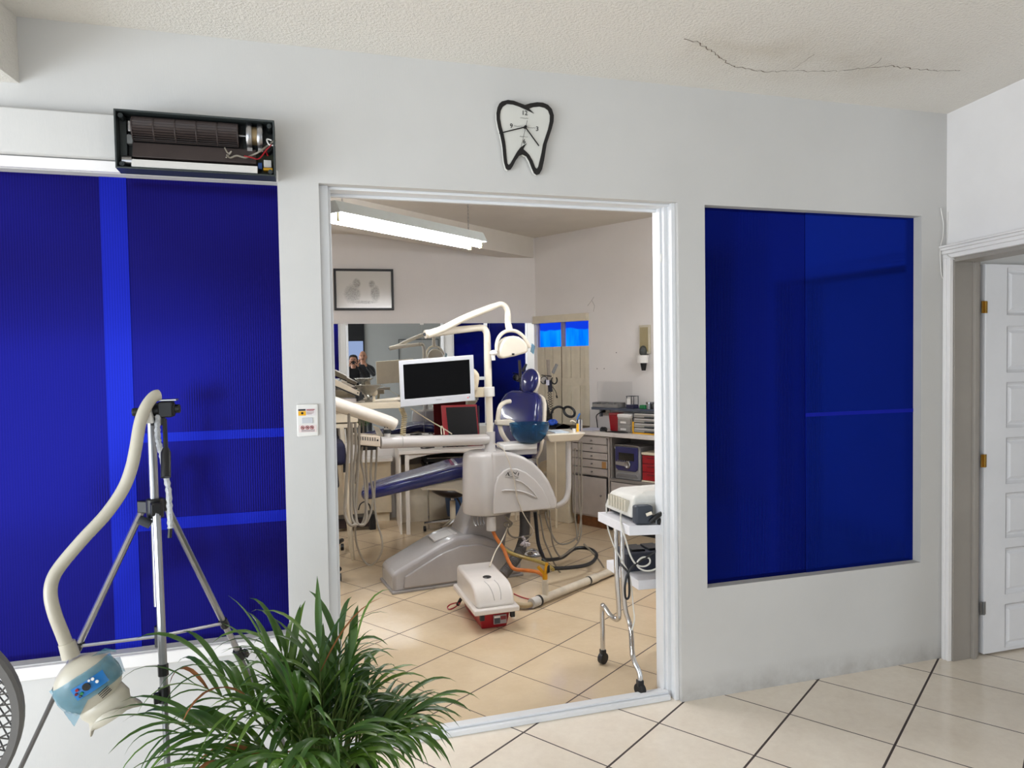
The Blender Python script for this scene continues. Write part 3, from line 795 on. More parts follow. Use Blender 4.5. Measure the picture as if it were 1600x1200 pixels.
# film: a shell just outside the body front, wrapped on the lower left
film = MB()
fv = []; nx_, nz_ = 18, 14
random.seed(3)
for j in range(nz_+1):
    for i in range(nx_+1):
        u = -1+2*i/nx_; w = -1+2*j/nz_
        x_ = u*.100; z_ = .012 + w*(.040+.030*(u<-.1)*(-u)) - .036*(u<-.1)*(-u)
        e = 1-(x_/.099)**2-((z_-.004)/.091)**2
        y_ = -.062*max(e, .0)**.4 - .005 - random.random()*.003
        fv.append(hcn + tilt @ Vector((x_, y_, z_)))
ff = []
for j in range(nz_):
    for i in range(nx_):
        a = j*(nx_+1)+i; ff.append((a, a+1, a+nx_+2, a+nx_+1))
film.add(fv, ff).build('protective_film', TAPE, wl_, smooth=25)
MB().add([hcn+tilt@Vector(p) for p in [(.060,-.030,.078),(.098,-.012,.075),(.118,-.004,.050),(.112,.004,.040),(.100,.006,.05)]], [(0,1,2,3,4)]).add([hcn+tilt@Vector(p) for p in [(.098,.0,.030),(.112,.01,.020),(.098,.015,-.032),(.090,.005,-.02)]], [(0,1,2,3)]).build('loose_film', TAPE, wl_, smooth=0)
pn = MB(); PB = mat('lamp_panel_blue', (36,118,190), .3, var=.03)
def onb(x_, z_, d=.0): 
    e = max(0, 1-(x_/.098)**2-((z_-.004)/.090)**2)
    return hcn + tilt @ Vector((x_, -.062*e**.4-.0095-d, z_))
gx = [-.022+.012*i for i in range(9)]
pv = []; 
for z_ in (-.012, .0, .014, .028):
    pv += [onb(x_, z_+ .0, .0015) for x_ in gx]
pn.add(pv, [(j*9+i, j*9+i+1, j*9+i+10, j*9+i+9) for j in range(3) for i in range(8)])
pnl = pn.build('control_panel', PB, wl_)
for (x_, z_, r_, mm) in ((.020,.012,.010,BLACKG),(-.006,.018,.004,RED),(-.014,.008,.0035,MAROON),(.0,.002,.004,GREEN),(.044,.022,.004,WHITEP),(.050,.008,.004,WHITEP),(.034,.024,.003,WHITEP),(-.008,-.004,.0035,DGREY)):
    p = onb(x_, z_, .002); nn = tilt @ Vector((0,-1,0))
    MB().cyl(p, p+nn*.0035, r_, n=14).build('button', mm, pnl)
vn = MB()
for i in range(4):
    a = onb(.030, -.030-.0065*i, -.0015); b = onb(.062, -.024-.0065*i, -.0015)
    vn.tube([a, a.lerp(b,.5)+tilt@Vector((0,-.001,0)), b], .0011, 6)
vn.build('vent_slots', BLACK, wl_)

# ------------------------------------------------------------------- fan at the left edge
FC = Vector((-0.757, -1.25, 0.8809)); FR = .22
fn = thing('pedestal_fan', 'grey pedestal fan with round wire guard at the left edge of the photo', 'fan', (FC.x, FC.y+.12, 0))
FANM = mat('fan_grey', (104,102,100), .45, var=.04)
fdir = Vector((.15,-.985,-.05)).normalized(); fu = Vector((.985,.15,0)).normalized(); fw = fdir.cross(fu)
def fp(r, a, d): return FC + (fu*math.cos(a)+fw*math.sin(a))*r + fdir*d
ring = [fp(FR-.016, 2*PI*i/64, 0) for i in range(64)]
rm = MB()
vs_ = []; fs_ = []
for i in range(64):
    a = 2*PI*i/64
    vs_ += [fp(FR,a,-.014), fp(FR,a,.006), fp(FR-.006,a,.012), fp(FR-.019,a,.010), fp(FR-.019,a,-.014)]
for i in range(64):
    j = (i+1) % 64
    for k in range(5):
        k2 = (k+1) % 5
        fs_.append((i*5+k, i*5+k2, j*5+k2, j*5+k))
rm.add(vs_, fs_).build('guard_ring', FANM, fn, smooth=40)
gd = MB()
for i in range(54):
    a = 2*PI*i/54
    gd.tube([fp(.03+(FR-.065)*t, a+t*.35, .012+.03*(1-t*t)) for t in (0,.25,.5,.75,1)]+[fp(FR-.015,a+.40,.006)], .0019, 4)
    gd.tube([fp(FR*.55+(FR*.45-.015)*t, a-.14*t, .03-.022*t) for t in (0,.5,1)], .0017, 4)
gd.build('wire_guard', FANM, fn)
gb = MB()
for i in range(54):
    a = 2*PI*i/54
    gb.tube([fp(.05,a,-.15), fp(FR*.7,a,-.13), fp(FR-.012,a,-.012)], .002, 4)
gb.build('rear_guard', FANM, fn)
bl = MB()
for k in range(4):
    a0 = k*PI/2
    vv = []
    for j in range(7):
        r_ = .03+(FR-.09)*j/6
        for i in range(7):
            a = a0+ (i/6-.5)*1.05
            vv.append(fp(r_, a, -.06+ (i/6-.5)*.05))
    bl.add(vv, [(j*7+i,j*7+i+1,j*7+i+8,j*7+i+7) for j in range(6) for i in range(6)])
bl.build('blades', mat('fan_blade_grey',(150,152,156),.3), fn, smooth=60)
MB().lathe([(.0,.055),(.028,.05),(.034,.03),(.034,-.14),(.055,-.15),(.06,-.24),(.03,-.26),(0,-.26)], FC, 24, fdir).build('motor_housing', FANM, fn)
pb = FC - fdir*.19
MB().cyl((pb.x,pb.y,.03),(pb.x,pb.y,pb.z),.014,n=14).build('pole', FANM, fn)
MB().lathe([(0,0),(.19,0),(.19,.012),(.15,.03),(.03,.05),(0,.05)], (pb.x,pb.y,0), 32).build('base', FANM, fn)

# ------------------------------------------------------------------- potted palm
PC = Vector((0.0308, -0.8, 0.3738)); PC.z = 0
plm = thing('potted_palm', 'bushy green parlour palm with drooping narrow leaves in front of the doorway', 'plant', (PC.x, PC.y, 0))
PH = 0.4665-.06
MB().lathe([(0,0),(.095,0),(.125,PH*.9),(.138,PH*.9),(.140,PH),(.126,PH),(.120,PH-.03),(0,PH-.03)], (PC.x,PC.y,0), 36).build('pot', mat('dark_green_pot',(44,54,44),.5), plm)
MB().lathe([(0,PH-.03),(.121,PH-.03),(.118,PH-.018),(.06,PH-.012),(0,PH-.012)], (PC.x,PC.y,0), 30).build('soil', mat('potting_soil',(62,46,36),.95,bump=.6,bscale=60), plm)
LEAFS = []
def leaf_mat(name, a, b):
    k = NT(name); p = k.n('ShaderNodeBsdfPrincipled')
    k.l(k.mix(k.ramp(k.noise(9,3), .35, .65), rgb(*a), rgb(*b)), p.inputs['Base Color'])
    p.inputs['Roughness'].default_value = .38
    tr = k.n('ShaderNodeBsdfTranslucent'); tr.inputs[0].default_value = rgb(96,140,40)
    mx = k.n('ShaderNodeMixShader'); mx.inputs[0].default_value = .22
    k.l(p.outputs[0], mx.inputs[1]); k.l(tr.outputs[0], mx.inputs[2]); k.l(mx.outputs[0], k.out.inputs[0])
    return k.m
LG = leaf_mat('palm_leaf_green', (46,78,36), (74,106,46))
LY = leaf_mat('palm_leaf_light', (84,120,48), (110,140,60))
LB = mat('dry_leaf_brown', (150,96,52), .7, var=.2, scale=25)
STM = mat('palm_stem_green', (92,112,52), .5, var=.15, scale=30)
rnd = random.Random(21)
def leafstrip(mb, base, d0, length, width, droop, twist):
    n = 8; d = d0.normalized()
    side = d.cross(Vector((0,0,1)))
    if side.length < .05: side = Vector((1,0,0))
    side = (side.normalized() + Vector((0,0,twist))).normalized()
    p = Vector(base); vs = []
    for i in range(n+1):
        t = i/n
        w = width*math.sin(PI*min(1,(.06+.94*t)))**.55*(1-t**3*.6) if t < 1 else .0004
        nrm = side.cross(d).normalized()
        vs += [p - side*w*.5 + nrm*w*.10, p - nrm*w*.06, p + side*w*.5 + nrm*w*.10]
        d = (d + Vector((0,0,-droop*(.25+t*1.5)/n))).normalized()
        p = p + d*(length/n)
    fs = []
    for i in range(n):
        for k in range(2): fs.append((i*3+k, i*3+k+1, i*3+k+4, i*3+k+3))
    mb.add(vs, fs)
green, light, brown, stems = MB(), MB(), MB(), MB()
fronds = []
for i in range(17):
    az = rnd.uniform(0, 2*PI)
    lean = rnd.uniform(.15, 1.25)
    fronds.append((az, lean, rnd.uniform(.20, .36)))
# a few deliberate fronds: left sweep, right sweep, upright centre
for az, lean, L in ((PI*.98,1.2,.38),(PI*1.05,1.0,.42),(PI*.9,.9,.42),(PI*1.1,1.3,.34),(PI*.95,.6,.42),(.05,1.0,.34),(-.2,.9,.34),(.3,.95,.32),(PI*1.2,1.1,.38),(-.5,1.0,.36),(PI*.5,.10,.36),(PI*.75,.30,.36),(.6,.42,.30),(.2,.2,.50),(PI*.30,.16,.50),(PI*1.4,.9,.34),(PI*1.6,.9,.32)):
    fronds.append((az, lean, L))
for (az, lean, L) in fronds:
    d = Vector((math.cos(az)*math.sin(lean*.45), math.sin(az)*math.sin(lean*.45), math.cos(lean*.45)))
    p = PC + Vector((math.cos(az)*rnd.uniform(.01,.07), math.sin(az)*rnd.uniform(.01,.07), PH-.02))
    if math.cos(az) > .3: L *= .74
    n = 12; pts = []; dirs = []
    for i in range(n+1):
        pts.append(p.copy()); dirs.append(d.copy())
        d = (d + Vector((math.cos(az),math.sin(az),0))*lean*.9/n + Vector((0,0,-1))*lean*.75*(i/n)/n).normalized()
        p = p + d*L/n
    stems.tube(pts, [.0042-.0026*i/n for i in range(n+1)], 5)
    nl = 7
    for k in range(nl):
        t = .42+.58*k/(nl-1); fi = min(int(t*n), n-1); f = t*n-fi
        b = pts[fi].lerp(pts[fi+1], f) if fi < n else pts[n]
        dd = dirs[fi]
        sd = dd.cross(Vector((0,0,1)))
        if sd.length < .05: sd = Vector((math.cos(az+PI/2), math.sin(az+PI/2), 0))
        sd.normalize()
        for s_ in (1, -1):
            if k == nl-1 and s_ < 0: continue
            sp = .35+.55*(1-(t-.42)/.58) if k < nl-1 else 0
            ld = (dd*1.0 + sd*s_*sp*1.2 + Vector((0,0,.25))).normalized()
            ln = rnd.uniform(.17,.29)*(.85 if math.cos(az) > .3 else 1)*(1-.25*abs(t-.7))
            r_ = rnd.random()
            tgt = light if r_ < .22 else (brown if r_ > .985 else green)
            leafstrip(tgt, b, ld, ln, rnd.uniform(.012,.025), rnd.uniform(.9,2.4), rnd.uniform(-.3,.3))
for i in range(9):
    az = rnd.uniform(0,2*PI)
    leafstrip(brown, PC+Vector((math.cos(az)*.05,math.sin(az)*.05,PH+rnd.uniform(.02,.12))), Vector((math.cos(az),math.sin(az),.5)), rnd.uniform(.14,.28), .010, 2.6, .2)
for i in range(40):
    az = rnd.uniform(0,2*PI); r_ = rnd.uniform(.02,.09)
    q0 = PC+Vector((math.cos(az)*r_, math.sin(az)*r_, PH-.02))
    stems.tube([q0, q0+Vector((math.cos(az)*.02,math.sin(az)*.02,.18)), q0+Vector((math.cos(az)*.06,math.sin(az)*.06,rnd.uniform(.22,.32)))], [.0045,.0035,.002], 5)
stems.build('stems', STM, plm)
tag(green.build('foliage', LG, plm, smooth=60), 'dark green leaves')
tag(light.build('foliage', LY, plm, smooth=60), 'lighter yellow green leaves')
tag(brown.build('dry_leaves', LB, plm, smooth=60), 'dry brown leaves')

# =================================================================== CLINIC: FIXED THINGS
# ------------------------------------------------------------------- hanging fluorescent fixture
TUBE = emit('fluorescent_tube', (251, 251, 253), 112.0)
FIXM = mat('fixture_enamel', (214, 222, 222), .35, var=.03)
def fixture(A, B, label, top):
    A, B = Vector(A), Vector(B); d = (B-A).normalized(); n = d.cross(Vector((0,0,1))).normalized()
    f = thing('fluorescent_fixture', label, 'light', (A+B)/2)
    h = Vector((0,0,1))
    prof = [(-.085,.012),(-.05,.075),(.05,.075),(.085,.012),(.045,.03),(-.045,.03)]
    MB().prism([A + n*a + h*b for a, b in prof], B-A).build('housing', FIXM, f, bevel=.001)
    for e, s_ in ((A, 1), (B, -1)):
        MB().prism([e - d*s_*.004 + n*a + h*b for a, b in prof[:4]], d*s_*.006).build('end_cap', FIXM, f)
        for k in (-.045, .045):
            MB().obox(e + d*s_*.012 + n*(k-.008) + h*-.028, d*s_*.014, n*.016, h*.06).build('lamp_holder', mat_lh, f, bevel=.002)
    for k in (-.045, .045):
        MB().cyl(A + d*.026 + n*k - h*.008, B - d*.026 + n*k - h*.008, .0145, n=14).build('tube', TUBE, f)
    for t in (.07, .93):
        p = A.lerp(B, t) + h*.075
        c = MB(); nl = int((top-p.z)/.022)
        for i in range(nl):
            z0 = p.z + (top-p.z)*i/nl; z1 = p.z + (top-p.z)*(i+1)/nl
            a = n if i % 2 else d
            c.tube([Vector((p.x,p.y,(z0+z1)/2)) + a*math.cos(w)*.005 + h*math.sin(w)*(z1-z0)*.6 for w in [2*PI*q_/8 for q_ in range(8)]], .0013, 4, closed=True)
        c.build('chain', STEEL, f)
    return f
mat_lh = mat('lamp_holder_cream', (240, 226, 176), .4, var=0)
fixture((0.1613, 0.9531, 2.3), (1.1145, 1.6971, 2.3), 'twin tube fluorescent light hanging on chains inside the clinic', ZK)
fixture((-1.75, 2.6, 2.3), (-.75, 3.3, 2.3), 'added fluorescent fill light, unseen behind the left blue panel', ZK)  # extra lamp placed out of view to brighten the clinic
fixture((2.35, .55, 2.35), (3.25, 1.25, 2.35), 'added fluorescent fill light, unseen behind the right blue panel', ZK)  # another unseen lamp, added as fill for the clinic

# ------------------------------------------------------------------- framed drawing
fa, fb = (0.3301, 4.3408, 2.4655), (0.9005, 4.3009, 2.062)
pf = thing('framed_drawing', 'black framed pale pencil drawing on the wall above the mirror', 'picture', (fa[0], fa[1], fb[2]))
def kr(x0, z0, x1, z1, o): return [K(x0,o,z0), K(x1,o,z0), K(x1,o,z1), K(x0,o,z1)]
MB().plate(kr(fa[0],fb[2],fb[0],fa[2],.0), [kr(fa[0]+.022,fb[2]+.022,fb[0]-.022,fa[2]-.022,.0)], NM*.028).build('frame', BLACK, pf, bevel=.002)
def drawing_mat():
    k = NT('pencil_drawing'); p = k.n('ShaderNodeBsdfPrincipled')
    x, y, z = k.xyz()
    cx, cz = (fa[0]+fb[0])/2, (fa[2]+fb[2])/2
    u = k.math('DIVIDE', k.math('SUBTRACT', x, cx), .25); w = k.math('DIVIDE', k.math('SUBTRACT', z, cz), .17)
    def blob(a, b, ra, rb):
        d = k.math('ADD', k.math('POWER', k.math('DIVIDE', k.math('SUBTRACT', u, a), ra), 2), k.math('POWER', k.math('DIVIDE', k.math('SUBTRACT', w, b), rb), 2))
        return k.ramp(k.math('ADD', d, k.math('MULTIPLY', k.math('SUBTRACT', k.noise(45,4,.7), .5), 1.1)), 1.2, .4)
    m_ = blob(-.45, -.25, .32, .55)
    for b in ((-.28, .35, .16, .30), (.42, -.22, .18, .50), (.30, .32, .13, .22), (0, -.72, .55, .10)):
        m_ = k.math('MAXIMUM', m_, blob(*b))
    hatch = k.ramp(k.noise(120, 4, .7), .3, .65)
    k.l(k.mix(k.math('MULTIPLY', k.math('MULTIPLY', m_, hatch), .75), rgb(206,204,198), rgb(92,88,82)), p.inputs['Base Color'])
    p.inputs['Roughness'].default_value = .16
    k.l(p.outputs[0], k.out.inputs[0]); return k.m
MB().plate(kr(fa[0]+.02,fb[2]+.02,fb[0]-.02,fa[2]-.02,.004), [], NM*.008).build('drawing', drawing_mat(), pf, smooth=0)

# ------------------------------------------------------------------- mirror on the back wall
MIR = NT('mirror_glass'); g_ = MIR.n('ShaderNodeBsdfGlossy'); g_.inputs['Color'].default_value = (.72,.74,.74,1); g_.inputs['Roughness'].default_value = .004
MIR.l(g_.outputs[0], MIR.out.inputs[0]); MIR = MIR.m
mz1 = 1.9306; mz0 = .775
mr = thing('wall_mirror', 'wide frameless wall mirror above the white desk', 'mirror', K(1.2,.0,mz0))
mxs = [-.55, 0.4304, 1.1713, 1.854, 2.325]
for i in range(4):
    a, b = mxs[i]+.001, mxs[i+1]-.001
    da = .0085 if i == 0 else 0      # the left pane hangs a little proud at its right edge
    MB().obox(K(a,.0,mz0), K(b,da,mz0)-K(a,0,mz0), NM*.006, (0,0,mz1-mz0)).build('mirror_pane', MIR, mr, smooth=0)
for x in (mxs[2], mxs[1]):
    MB().obox(K(x-.018,.006,mz1-.012), UM*.036, NM*.003, (0,0,.016)).build('mirror_clip', WHITEP, mr)

# ------------------------------------------------------------------- window in the right wall with blue film and folding shutters
def wr(s0, z0, s1, z1, o): return [W(s0,o,z0), W(s1,o,z0), W(s1,o,z1), W(s0,o,z1)]
win = MB()
win.plate(wr(WX0,WZ0,WX1,WZ1,-.05), [wr(WX0+.012,WZ0+.03,.325,WZ1-.025,-.05), wr(.375,WZ0+.03,WX1-.012,WZ1-.025,-.05)], NW*.03)
w3 = struct('window_3', win, mat('window_frame_lilac', (150,140,170), .5), bevel=.002)
def film_mat():
    # daylight through creased blue film: a lit window
    k = NT('lit_blue_film'); e = k.n('ShaderNodeEmission')
    mp = k.n('ShaderNodeVectorMath', operation='MULTIPLY'); k.l(k.pos(), mp.inputs[0]); mp.inputs[1].default_value = (9, 9, 1.6)
    n1 = k.ramp(k.noise(1.4, 3, .5, mp.outputs[0]), .38, .66)
    c = k.mix(n1, rgb(0, 92, 232), rgb(8, 136, 255))
    z = k.xyz()[2]
    wv = k.math('ADD', z, k.math('MULTIPLY', k.math('SUBTRACT', k.noise(4, 2), .5), .07))
    top_ = k.ramp(wv, 1.848, 1.86)
    c = k.mix(top_, c, rgb(12, 50, 190))
    k.l(c, e.inputs[0]); e.inputs[1].default_value = 1.5
    k.l(e.outputs[0], k.out.inputs[0]); return k.m
MB().add(wr(WX0,WZ0,WX1,WZ1,-.04), [(0,1,2,3)]).build('lit_pane', film_mat(), w3, smooth=0)
MB().obox(W(.338,-.045,WZ0), UW*.028, NW*.02, (0,0,WZ1-WZ0)).build('mullion', mat('mullion_grey',(120,128,150),.5), w3)
MB().obox(W(-.0,-.004,WZ1-.035), UW*.70, NW*.05, (0,0,.075)).build('valance', BEIGE, w3, bevel=.003)
fz_ = 1.6785      # lower edge of the lit strip
sh = thing('folding_shutter', 'beige folding slatted shutter under the lit blue window strip', 'shutter', W(.35,.01,.87))
SEAM = mat('shutter_seam', (112, 100, 82), .6)
zmid = 1.3649
def slats(s0, s1, z0, z1, n, o):
    for i in range(n):
        a = s0+(s1-s0)*i/n; b = s0+(s1-s0)*(i+1)/n
        MB().obox(W(a+.002,o+(.006 if i%2 else 0),z0), UW*(b-a-.004), NW*.012, (0,0,z1-z0)).build('slat', BEIGE, sh, bevel=.001)
slats(.0, .335, .90, fz_, 6, -.02)
slats(.345, .70, zmid, fz_, 6, -.018)
slats(.345, .70, .90, zmid-.075, 6, -.012)
MB().obox(W(.345,-.016,zmid-.075), UW*.355, NW*.012, (0,0,.075)).build('middle_rail', BEIGE, sh, bevel=.002)
MB().obox(W(-.0,-.03,.86), UW*.70, NW*.02, (0,0,fz_-.86)).build('backing', SEAM, sh)

# ------------------------------------------------------------------- cabinets along the right wall
FO = .30
cz = .845
cb = thing('drawer_cabinet', 'grey cabinet with five small drawers and a lower door under the worktop', 'cabinet', W(.93,.15,0))
s0, s1 = .72, 1.155
bz0 = .10
MB().obox(W(s0,.0,bz0), UW*.016, NW*FO, (0,0,cz-bz0)).obox(W(s1-.016,.0,bz0), UW*.016, NW*FO, (0,0,cz-bz0)).obox(W(s0,.0,bz0), UW*(s1-s0), NW*FO, (0,0,.016)).obox(W(s0,0,cz-.016), UW*(s1-s0), NW*FO, (0,0,.016)).obox(W(s0,.0,bz0), UW*(s1-s0), NW*.01, (0,0,cz-bz0)).obox(W(s0,0,.473), UW*(s1-s0), NW*(FO-.02), (0,0,.016)).build('body', GREYLAM, cb, bevel=.001)
dz_ = [.84, .772, .698, .632, .555, .485]
for i in range(5):
    d_ = MB().obox(W(s0+.006,FO-.004,dz_[i+1]+.004), UW*(s1-s0-.03), NW*.018, (0,0,dz_[i]-dz_[i+1]-.008)).build('drawer', GREYLAM, cb, bevel=.002)
    c_ = W((s0+s1)/2+.03, FO+.014, (dz_[i]+dz_[i+1])/2)
    MB().lathe([(0,0),(.005,0),(.005,.01),(.009,.014),(.008,.02),(0,.021)], c_, 14, NW).build('knob', STEEL, d_)
    if i == 3:
        MB().obox(W(s1-.075,FO+.0145,dz_[i+1]+.006), UW*.046, NW*.001, (0,0,.06)).build('label_patch', mat('tan_tape',(170,126,72),.6), d_)
dr_ = MB().obox(W(s0+.006,FO-.004,.115), UW*(s1-s0-.045), NW*.018, (0,0,.352)).build('door', GREYLAM, cb, bevel=.002)
MB().lathe([(0,0),(.005,0),(.005,.01),(.010,.014),(.008,.02),(0,.021)], W(s1-.085,FO+.014,.31), 14, NW).build('knob', STEEL, dr_)
MB().obox(W(s0+.03,.02,0), UW*(s1-s0-.09), NW*(FO-.05), (0,0,bz0)).build('plinth', WOODB, cb)

ob = thing('open_cabinet', 'grey open cabinet with shelf niche holding the boombox and red drawers', 'cabinet', W(1.5,.15,0))
s2, s3 = 1.165, 1.95
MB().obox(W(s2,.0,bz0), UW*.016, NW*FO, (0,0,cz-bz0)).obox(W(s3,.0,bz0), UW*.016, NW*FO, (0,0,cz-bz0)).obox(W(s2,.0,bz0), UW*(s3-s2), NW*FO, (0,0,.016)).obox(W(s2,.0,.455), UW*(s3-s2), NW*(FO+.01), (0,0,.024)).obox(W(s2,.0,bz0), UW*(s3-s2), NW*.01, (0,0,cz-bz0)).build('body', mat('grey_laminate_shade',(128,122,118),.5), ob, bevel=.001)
MB().obox(W(s2+.012,FO-.004,.118), UW*(.37), NW*.016, (0,0,.33)).build('door', GREYLAM, ob, bevel=.002)
MB().obox(W(s2+.386,FO-.004,.118), UW*(s3-s2-.38), NW*.016, (0,0,.33)).build('door', mat('beige_laminate',(150,140,128),.5), ob, bevel=.002)
MB().obox(W(s2-.06,.02,0), UW*.8, NW*(FO-.06), (0,0,bz0)).build('plinth', BLACK, ob)

wk = MB().obox(W(.705,.0,.852), UW*1.35, NW*(FO+.03), (0,0,.036)).build('worktop', COUNTERM, None, bevel=.004)
tag(wk, 'pale grey worktop running over the grey cabinets at the right', 'worktop')

# boombox in the niche
sa_, sb_ = 1.205, 1.475
bxo = FO-.10
bb = thing('boombox', 'blue and silver upright stereo with rounded front in the cabinet niche', 'stereo', W(1.34,.2,.479))
MB().obox(W(sa_,.06,.479), UW*(sb_-sa_), NW*(bxo+.03), (0,0,.30)).build('case', mat('stereo_silver',(150,150,152),.4,.3), bb, bevel=.012)
BLUEP = mat('stereo_blue', (30,32,92), .3, coat=.3)
fo = .06+bxo+.03
def sw_(u, v, o=.0): return W(sa_+(sb_-sa_)*u, fo+o, .479+.30*v)
fp_ = [sw_(.06,.97),sw_(.94,.97),sw_(.94,.42),sw_(.92,.33),sw_(.84,.27),sw_(.16,.27),sw_(.08,.33),sw_(.06,.42)]
fr_ = MB().prism(fp_, NW*.012).build('front_panel', BLUEP, bb, bevel=.003)
MB().prism([sw_(.20,.80,.012),sw_(.80,.80,.012),sw_(.80,.58,.012),sw_(.20,.58,.012)], NW*.002).build('cassette_window', BLACKG, fr_)
MB().prism([sw_(.08,.53,.012),sw_(.50,.53,.012),sw_(.50,.40,.012),sw_(.08,.43,.012)], NW*.006).build('control_strip', SILVER, fr_, bevel=.002)
MB().lathe([(0,0),(.032,0),(.032,.012),(.026,.016),(.02,.012),(0,.012)], sw_(.56,.46,.012), 24, NW).build('volume_dial', SILVER, fr_)
for i in range(6):
    MB().cyl(sw_(.18+.085*i,.56,.012), sw_(.18+.085*i,.56,.02), .006, n=10).build('key', STEEL, fr_)
MB().tube(spl([sw_(.02,.9,.0),sw_(.03,1.0,.004),sw_(.25,1.02,.01),sw_(.75,1.02,.01),sw_(.97,1.0,.004),sw_(.98,.9,.0)],4), .006, 8).build('handle', SILVER, bb)
MB().prism([sw_(.12,.17),sw_(.84,.17),sw_(.92,.08),sw_(.08,.08)], NW*.006).build('foot_grille', mat('stereo_grey',(112,110,112),.5), bb, bevel=.002)
# red drawer unit
rd_ = thing('red_drawer_unit', 'small red plastic drawer unit beside the boombox', 'drawers', W(1.62,.17,.479))
MB().obox(W(1.485,.05,.479), UW*.3, NW*.22, (0,0,.245)).build('shell', MAROON, rd_, bevel=.004)
MB().obox(W(1.482,.045,.715), UW*.306, NW*.235, (0,0,.022)).build('top_panel', CREAM, rd_, bevel=.003)
MB().obox(W(1.482,.045,.479), UW*.306, NW*.235, (0,0,.014)).build('base_panel', CREAM, rd_, bevel=.003)
for i in range(3):
    z_ = .496+.073*i
    q_ = MB().obox(W(1.492,.268,z_), UW*.286, NW*.012, (0,0,.066)).build('drawer', RED, rd_, bevel=.003)
    MB().obox(W(1.54,.279,z_+.042), UW*.19, NW*.006, (0,0,.012)).build('grip', MAROON, q_, bevel=.002)

# ------------------------------------------------------------------- things on the worktop
CT = .888
sb1 = thing('sharps_bin', 'red tapered sharps bin beside the wall outlet on the worktop', 'bin', W(1.120,.13,CT))
def taper(s, o, z, w0, d0, w1, d1, h):
    r = []
    for (w, d, zz) in ((w0,d0,z),(w1,d1,z+h)):
        r.append([W(s-w/2,o-d/2,zz),W(s+w/2,o-d/2,zz),W(s+w/2,o+d/2,zz),W(s-w/2,o+d/2,zz)])
    return MB().loft(r)
taper(1.115,.13,CT,.085,.085,.11,.10,.145).build('body', RED, sb1, bevel=.006)
taper(1.115,.13,CT+.145,.116,.106,.10,.09,.022).build('lid', mat('translucent_red',(150,60,60),.3,alpha=.8), sb1, bevel=.004)
md = thing('mini_drawers', 'small clear two-drawer box with white top beside the red bin', 'drawers', W(1.270,.16,CT))
MB().obox(W(1.190,.07,CT), UW*.155, NW*.15, (0,0,.16)).build('shell', mat('frosted_plastic',(190,188,184),.35), md, bevel=.006)
MB().obox(W(1.185,.065,CT+.13), UW*.165, NW*.16, (0,0,.034)).build('top', WHITEP, md, bevel=.01)
for i in range(2):
    q_ = MB().obox(W(1.200,.218,CT+.008+.062*i), UW*.135, NW*.012, (0,0,.054)).build('drawer', mat('clear_drawer',(150,146,142),.25), md, bevel=.003)
    MB().obox(W(1.230,.229,CT+.022+.062*i), UW*.06, NW*.005, (0,0,.016)).build('paper_tag', WHITEP, q_)
og = thing('drawer_organiser', 'yellow framed organiser with four clear parts drawers at the worktop end', 'organiser', W(1.550,.15,CT))
MB().obox(W(1.370,.05,CT), UW*.36, NW*.2, (0,0,.012)).obox(W(1.370,.05,CT), UW*.014, NW*.2, (0,0,.105)).obox(W(1.720,.05,CT), UW*.014, NW*.2, (0,0,.105)).build('frame', YELLOW, og, bevel=.002)
MB().obox(W(1.375,.05,CT+.105), UW*.012, NW*.2, (0,0,.085)).obox(W(1.720,.05,CT+.105), UW*.012, NW*.2, (0,0,.085)).obox(W(1.375,.05,CT+.183), UW*.357, NW*.2, (0,0,.012)).obox(W(1.380,.05,CT+.012), UW*.34, NW*.02, (0,0,.17)).build('cabinet_body', DGREY, og, bevel=.002)
for i in range(4):
    q_ = MB().obox(W(1.387,.07,CT+.014+.0425*i), UW*.33, NW*.182, (0,0,.038)).build('drawer', mat('grey_clear_drawer',(150,146,140),.3), og, bevel=.004)
    MB().obox(W(1.500,.252,CT+.016+.0425*i), UW*.10, NW*.006, (0,0,.012)).build('grip', DGREY, q_, bevel=.002)
    MB().obox(W(1.400,.252,CT+.044+.0425*i), UW*.30, NW*.004, (0,0,.005)).build('rim', WHITEP, q_)
gp = thing('game_clip', 'small black plastic clip on the worktop near the paper', 'clip', W(1.040,.24,CT))
MB().tube(spl([W(1.010,.24,CT+.012),W(1.025,.235,CT+.03),W(1.045,.24,CT+.03),W(1.065,.235,CT+.03),W(1.080,.24,CT+.012)],4), .010, 8).obox(W(1.015,.225,CT), UW*.06, NW*.03, (0,0,.02)).build('clip_body', BLACK, gp, bevel=.004)
tl = thing('black_pliers', 'long black hand tool lying in front of the clear drawers', 'tool', W(1.210,.30,CT))
MB().tube([W(1.120,.305,CT+.007),W(1.220,.295,CT+.010),W(1.300,.29,CT+.012),W(1.345,.285,CT+.010)], [.006,.010,.013,.006], 8, flat=.6).tube([W(1.160,.27,CT+.009),W(1.240,.275,CT+.012),W(1.340,.275,CT+.008)], [.006,.009,.005], 8, flat=.6).build('tool_body', BLACK, tl)
pp_ = MB().obox(W(.73,.02,CT), UW*.20, NW*.24, (0,0,.003)).build('paper_sheets', PAPER, None)
tag(pp_, 'pale lilac paper sheets lying at the left end of the worktop', 'paper')
